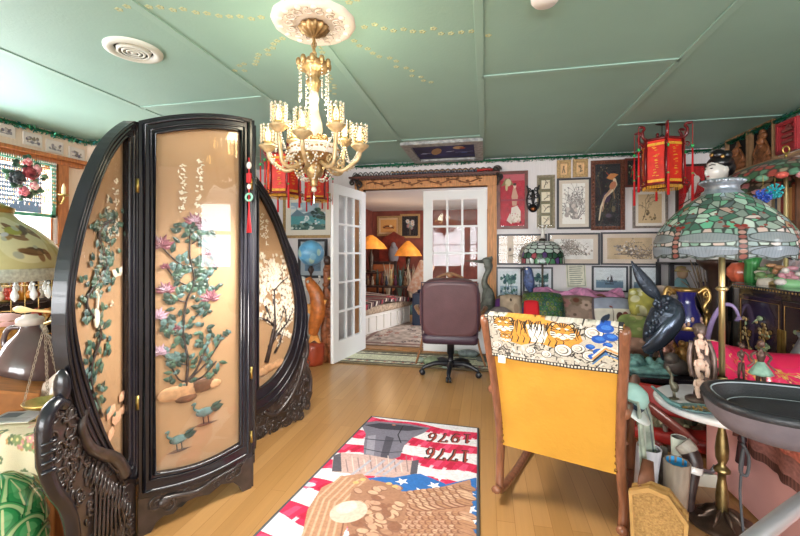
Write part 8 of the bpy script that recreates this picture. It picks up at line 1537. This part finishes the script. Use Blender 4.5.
cv.noise(.08, .7, 3)
top = Cv(124, 16, 4, 0); top.a = cv.a[::-1][-top.h:][::-1][::-1].copy() if False else cv.a[:top.h][::-1].copy(); full = Cv(124, 78, 4, 0); full.a = np.concatenate([top.a, cv.a], 0); full.h = full.a.shape[0]; full.w = full.a.shape[1]
t2 = thing('tiger_tapestry', 'black and cream tapestry of orange tigers draped over the top of the yellow rocking chair', 'tapestry', (.328, 2.01, 0), -.356)
def drape(u, v):
    a = u*2-1; s = (v-16/78)*.222*78/62          # distance down the back side from the top edge
    z = np.where(s >= 0, .978-s*.985, .978+s*.9); z = np.where(np.abs(s) < .012, .978, z); f = np.clip((np.clip(z, .3, .965)-.3)/.66, 0, 1)
    yb = -.022-.15*f**1.35-.03*(1-a*a)*np.clip(np.sin(PI*(np.clip(z, .291, .969)-.29)/.68), 0, 1)**.8-.014
    y = np.where(s >= 0, yb, yb+.075); y = np.where(np.abs(s) < .012, yb+.03, y); return a*(.272+.016*f), y-.002*np.sin(u*40)*np.clip(s*8, 0, 1), z+.001*np.sin(u*17)*np.clip(s*6, 0, 1)
cvmesh('woven_cloth', full, drape, vmat('tapestry_weave', .95, bump=.6, bscale=240), t2)
# cap and cloth on the chair's right arm
t = thing('draped_cloth', 'grey green cloth hanging over the right arm of the rocking chair', 'cloth', (.328, 2.01, 0), -.356); cv = Cv(20, 46, 4, 0xa8b4a4); cv.noise(.2, 3, 3); cv.noise(.1, .8, 4)
for k in range(9): cv.line([(k*2.4, 0), (k*2.4+1.5, 46)], .7, (0x7f8c80, 0xc8d0c4, 0x5f6c70)[k % 3])
cvmesh('cloth', cv, lambda u, v: (np.where(v < .12, .28+.055*v/.12-.02, .325+.03*np.sin(u*11)*v+.02*v+.055*u*np.clip(v*3, 0, 1)), .02+.26*u+.03*v, np.where(v < .12, .607-.02*np.abs(v/.12-.5), .597-.46*(v-.12)/.88)+.01*np.sin(u*12)*v), EMBR, t)
t = thing('baseball_cap', 'pale teal cap with a white brim on the right arm of the rocking chair', 'cap', (.328, 2.01, 0), -.356); m = MB(T(.30, .12, .585) @ R('Y', 40) @ SCL(.8)); m.lathe([(.078, 0), (.08, .02), (.07, .06), (.04, .085), (0, .092)], 24); m.build('crown', mat('pale_teal_cotton', 0x9cc0b8, .8, var=.12), t); m = MB(T(.30, .12, .585) @ R('Y', 40) @ SCL(.8)); m.lathe([(.082, -.012), (.083, .008), (.079, .012)], 24); m.build('dark_band', mat('navy_band', 0x2f3c4c, .8), t); m = MB(T(.30, .12, .585) @ R('Y', 40) @ SCL(.8)); m.lathe([(.078, -.012), (.12, -.022), (.15, -.03), (.148, -.036), (.08, -.018)], 20, a0=-1.9, a1=.6); m.build('brim', mat('pale_brim', 0xd8e0dc, .7), t)
# ------------------------------------------------------------------ light: daylight through the windows, lamps, added fill lights, sky
def area(name, loc, rot, sx, sy, power, col=(1, 1, 1)):
    L = bpy.data.lights.new(name, 'AREA'); L.shape = 'RECTANGLE'; L.size = sx; L.size_y = sy; L.energy = power; L.color = col
    o = bpy.data.objects.new(name, L); COL.objects.link(o); o.location = loc; o.rotation_euler = rot; return o
def point(name, loc, power, col, r=.05):
    L = bpy.data.lights.new(name, 'POINT'); L.energy = power; L.color = col; L.shadow_soft_size = r; o = bpy.data.objects.new(name, L); COL.objects.link(o); o.location = loc; return o
for k, (a, b) in enumerate(FX): area('daylight_front_%d' % k, ((a+b)/2, FY-.12, (FZ0+FZ1)/2), (PI/2, 0, 0), b-a-.1, FZ1-FZ0-.1, 108, (.97, .985, 1))
area('daylight_left', (XL-.12, (WY0+WY1)/2, (WZ0+WZ1)/2), (0, -PI/2, 0), WZ1-WZ0-.1, WY1-WY0-.1, 125, (.97, .985, 1))
area('daylight_right', (XR+.14, (RY0+RY1)/2, (RZ0+RZ1)/2), (0, PI/2, 0), RZ1-RZ0-.1, RY1-RY0-.1, 12, (.95, .98, 1))
point('chandelier_light', (CX, CY, 1.93), 13, (1, .9, .65), .12)
sl = bpy.data.lights.new('added_down_fill', 'SPOT'); sl.energy = 105; sl.color = (1, .95, .88); sl.spot_size = math.radians(172); sl.spot_blend = .6; sl.shadow_soft_size = .25; so = bpy.data.objects.new('added_down_fill', sl); COL.objects.link(so); so.location = (CX, CY, 1.54)
point('far_lamp_light', (-1.9, 7.6, 1.6), 8, (1, .72, .45), .15); point('far_lamp_light', (-1.2, 8.3, 1.5), 6, (1, .72, .45), .15); area('far_room_fill', (FRX1-.02, 7, 1.4), (0, PI/2, 0), 1.2, 2.0, 80, (.96, .98, 1))
wd = bpy.data.worlds.new('sky'); SC.world = wd; wd.use_nodes = True; nt = wd.node_tree; bg = nt.nodes['Background']; sk = nt.nodes.new('ShaderNodeTexSky'); sk.sky_type = 'HOSEK_WILKIE'; sk.turbidity = 4; sk.sun_direction = (.3, -.5, .8); nt.links.new(sk.outputs[0], bg.inputs[0]); bg.inputs[1].default_value = 1.0
# ------------------------------------------------------------------ camera and view
cd = bpy.data.cameras.new('camera'); cd.sensor_width = 36; cd.lens = 18; cd.shift_y = -16/800; cd.clip_start = .05; cam = bpy.data.objects.new('camera', cd); COL.objects.link(cam); cam.location = CAM; cam.rotation_euler = (PI/2, 0, YAW); SC.camera = cam
vs = SC.view_settings; vs.view_transform = 'Standard'; vs.look = 'None'; vs.gamma = 1; vs.use_curve_mapping = False; vs.exposure = 0.25
SC.cycles.use_denoising = True; SC.cycles.max_bounces = 8; SC.cycles.diffuse_bounces = 4; SC.cycles.transparent_max_bounces = 24; SC.cycles.sample_clamp_indirect = 8
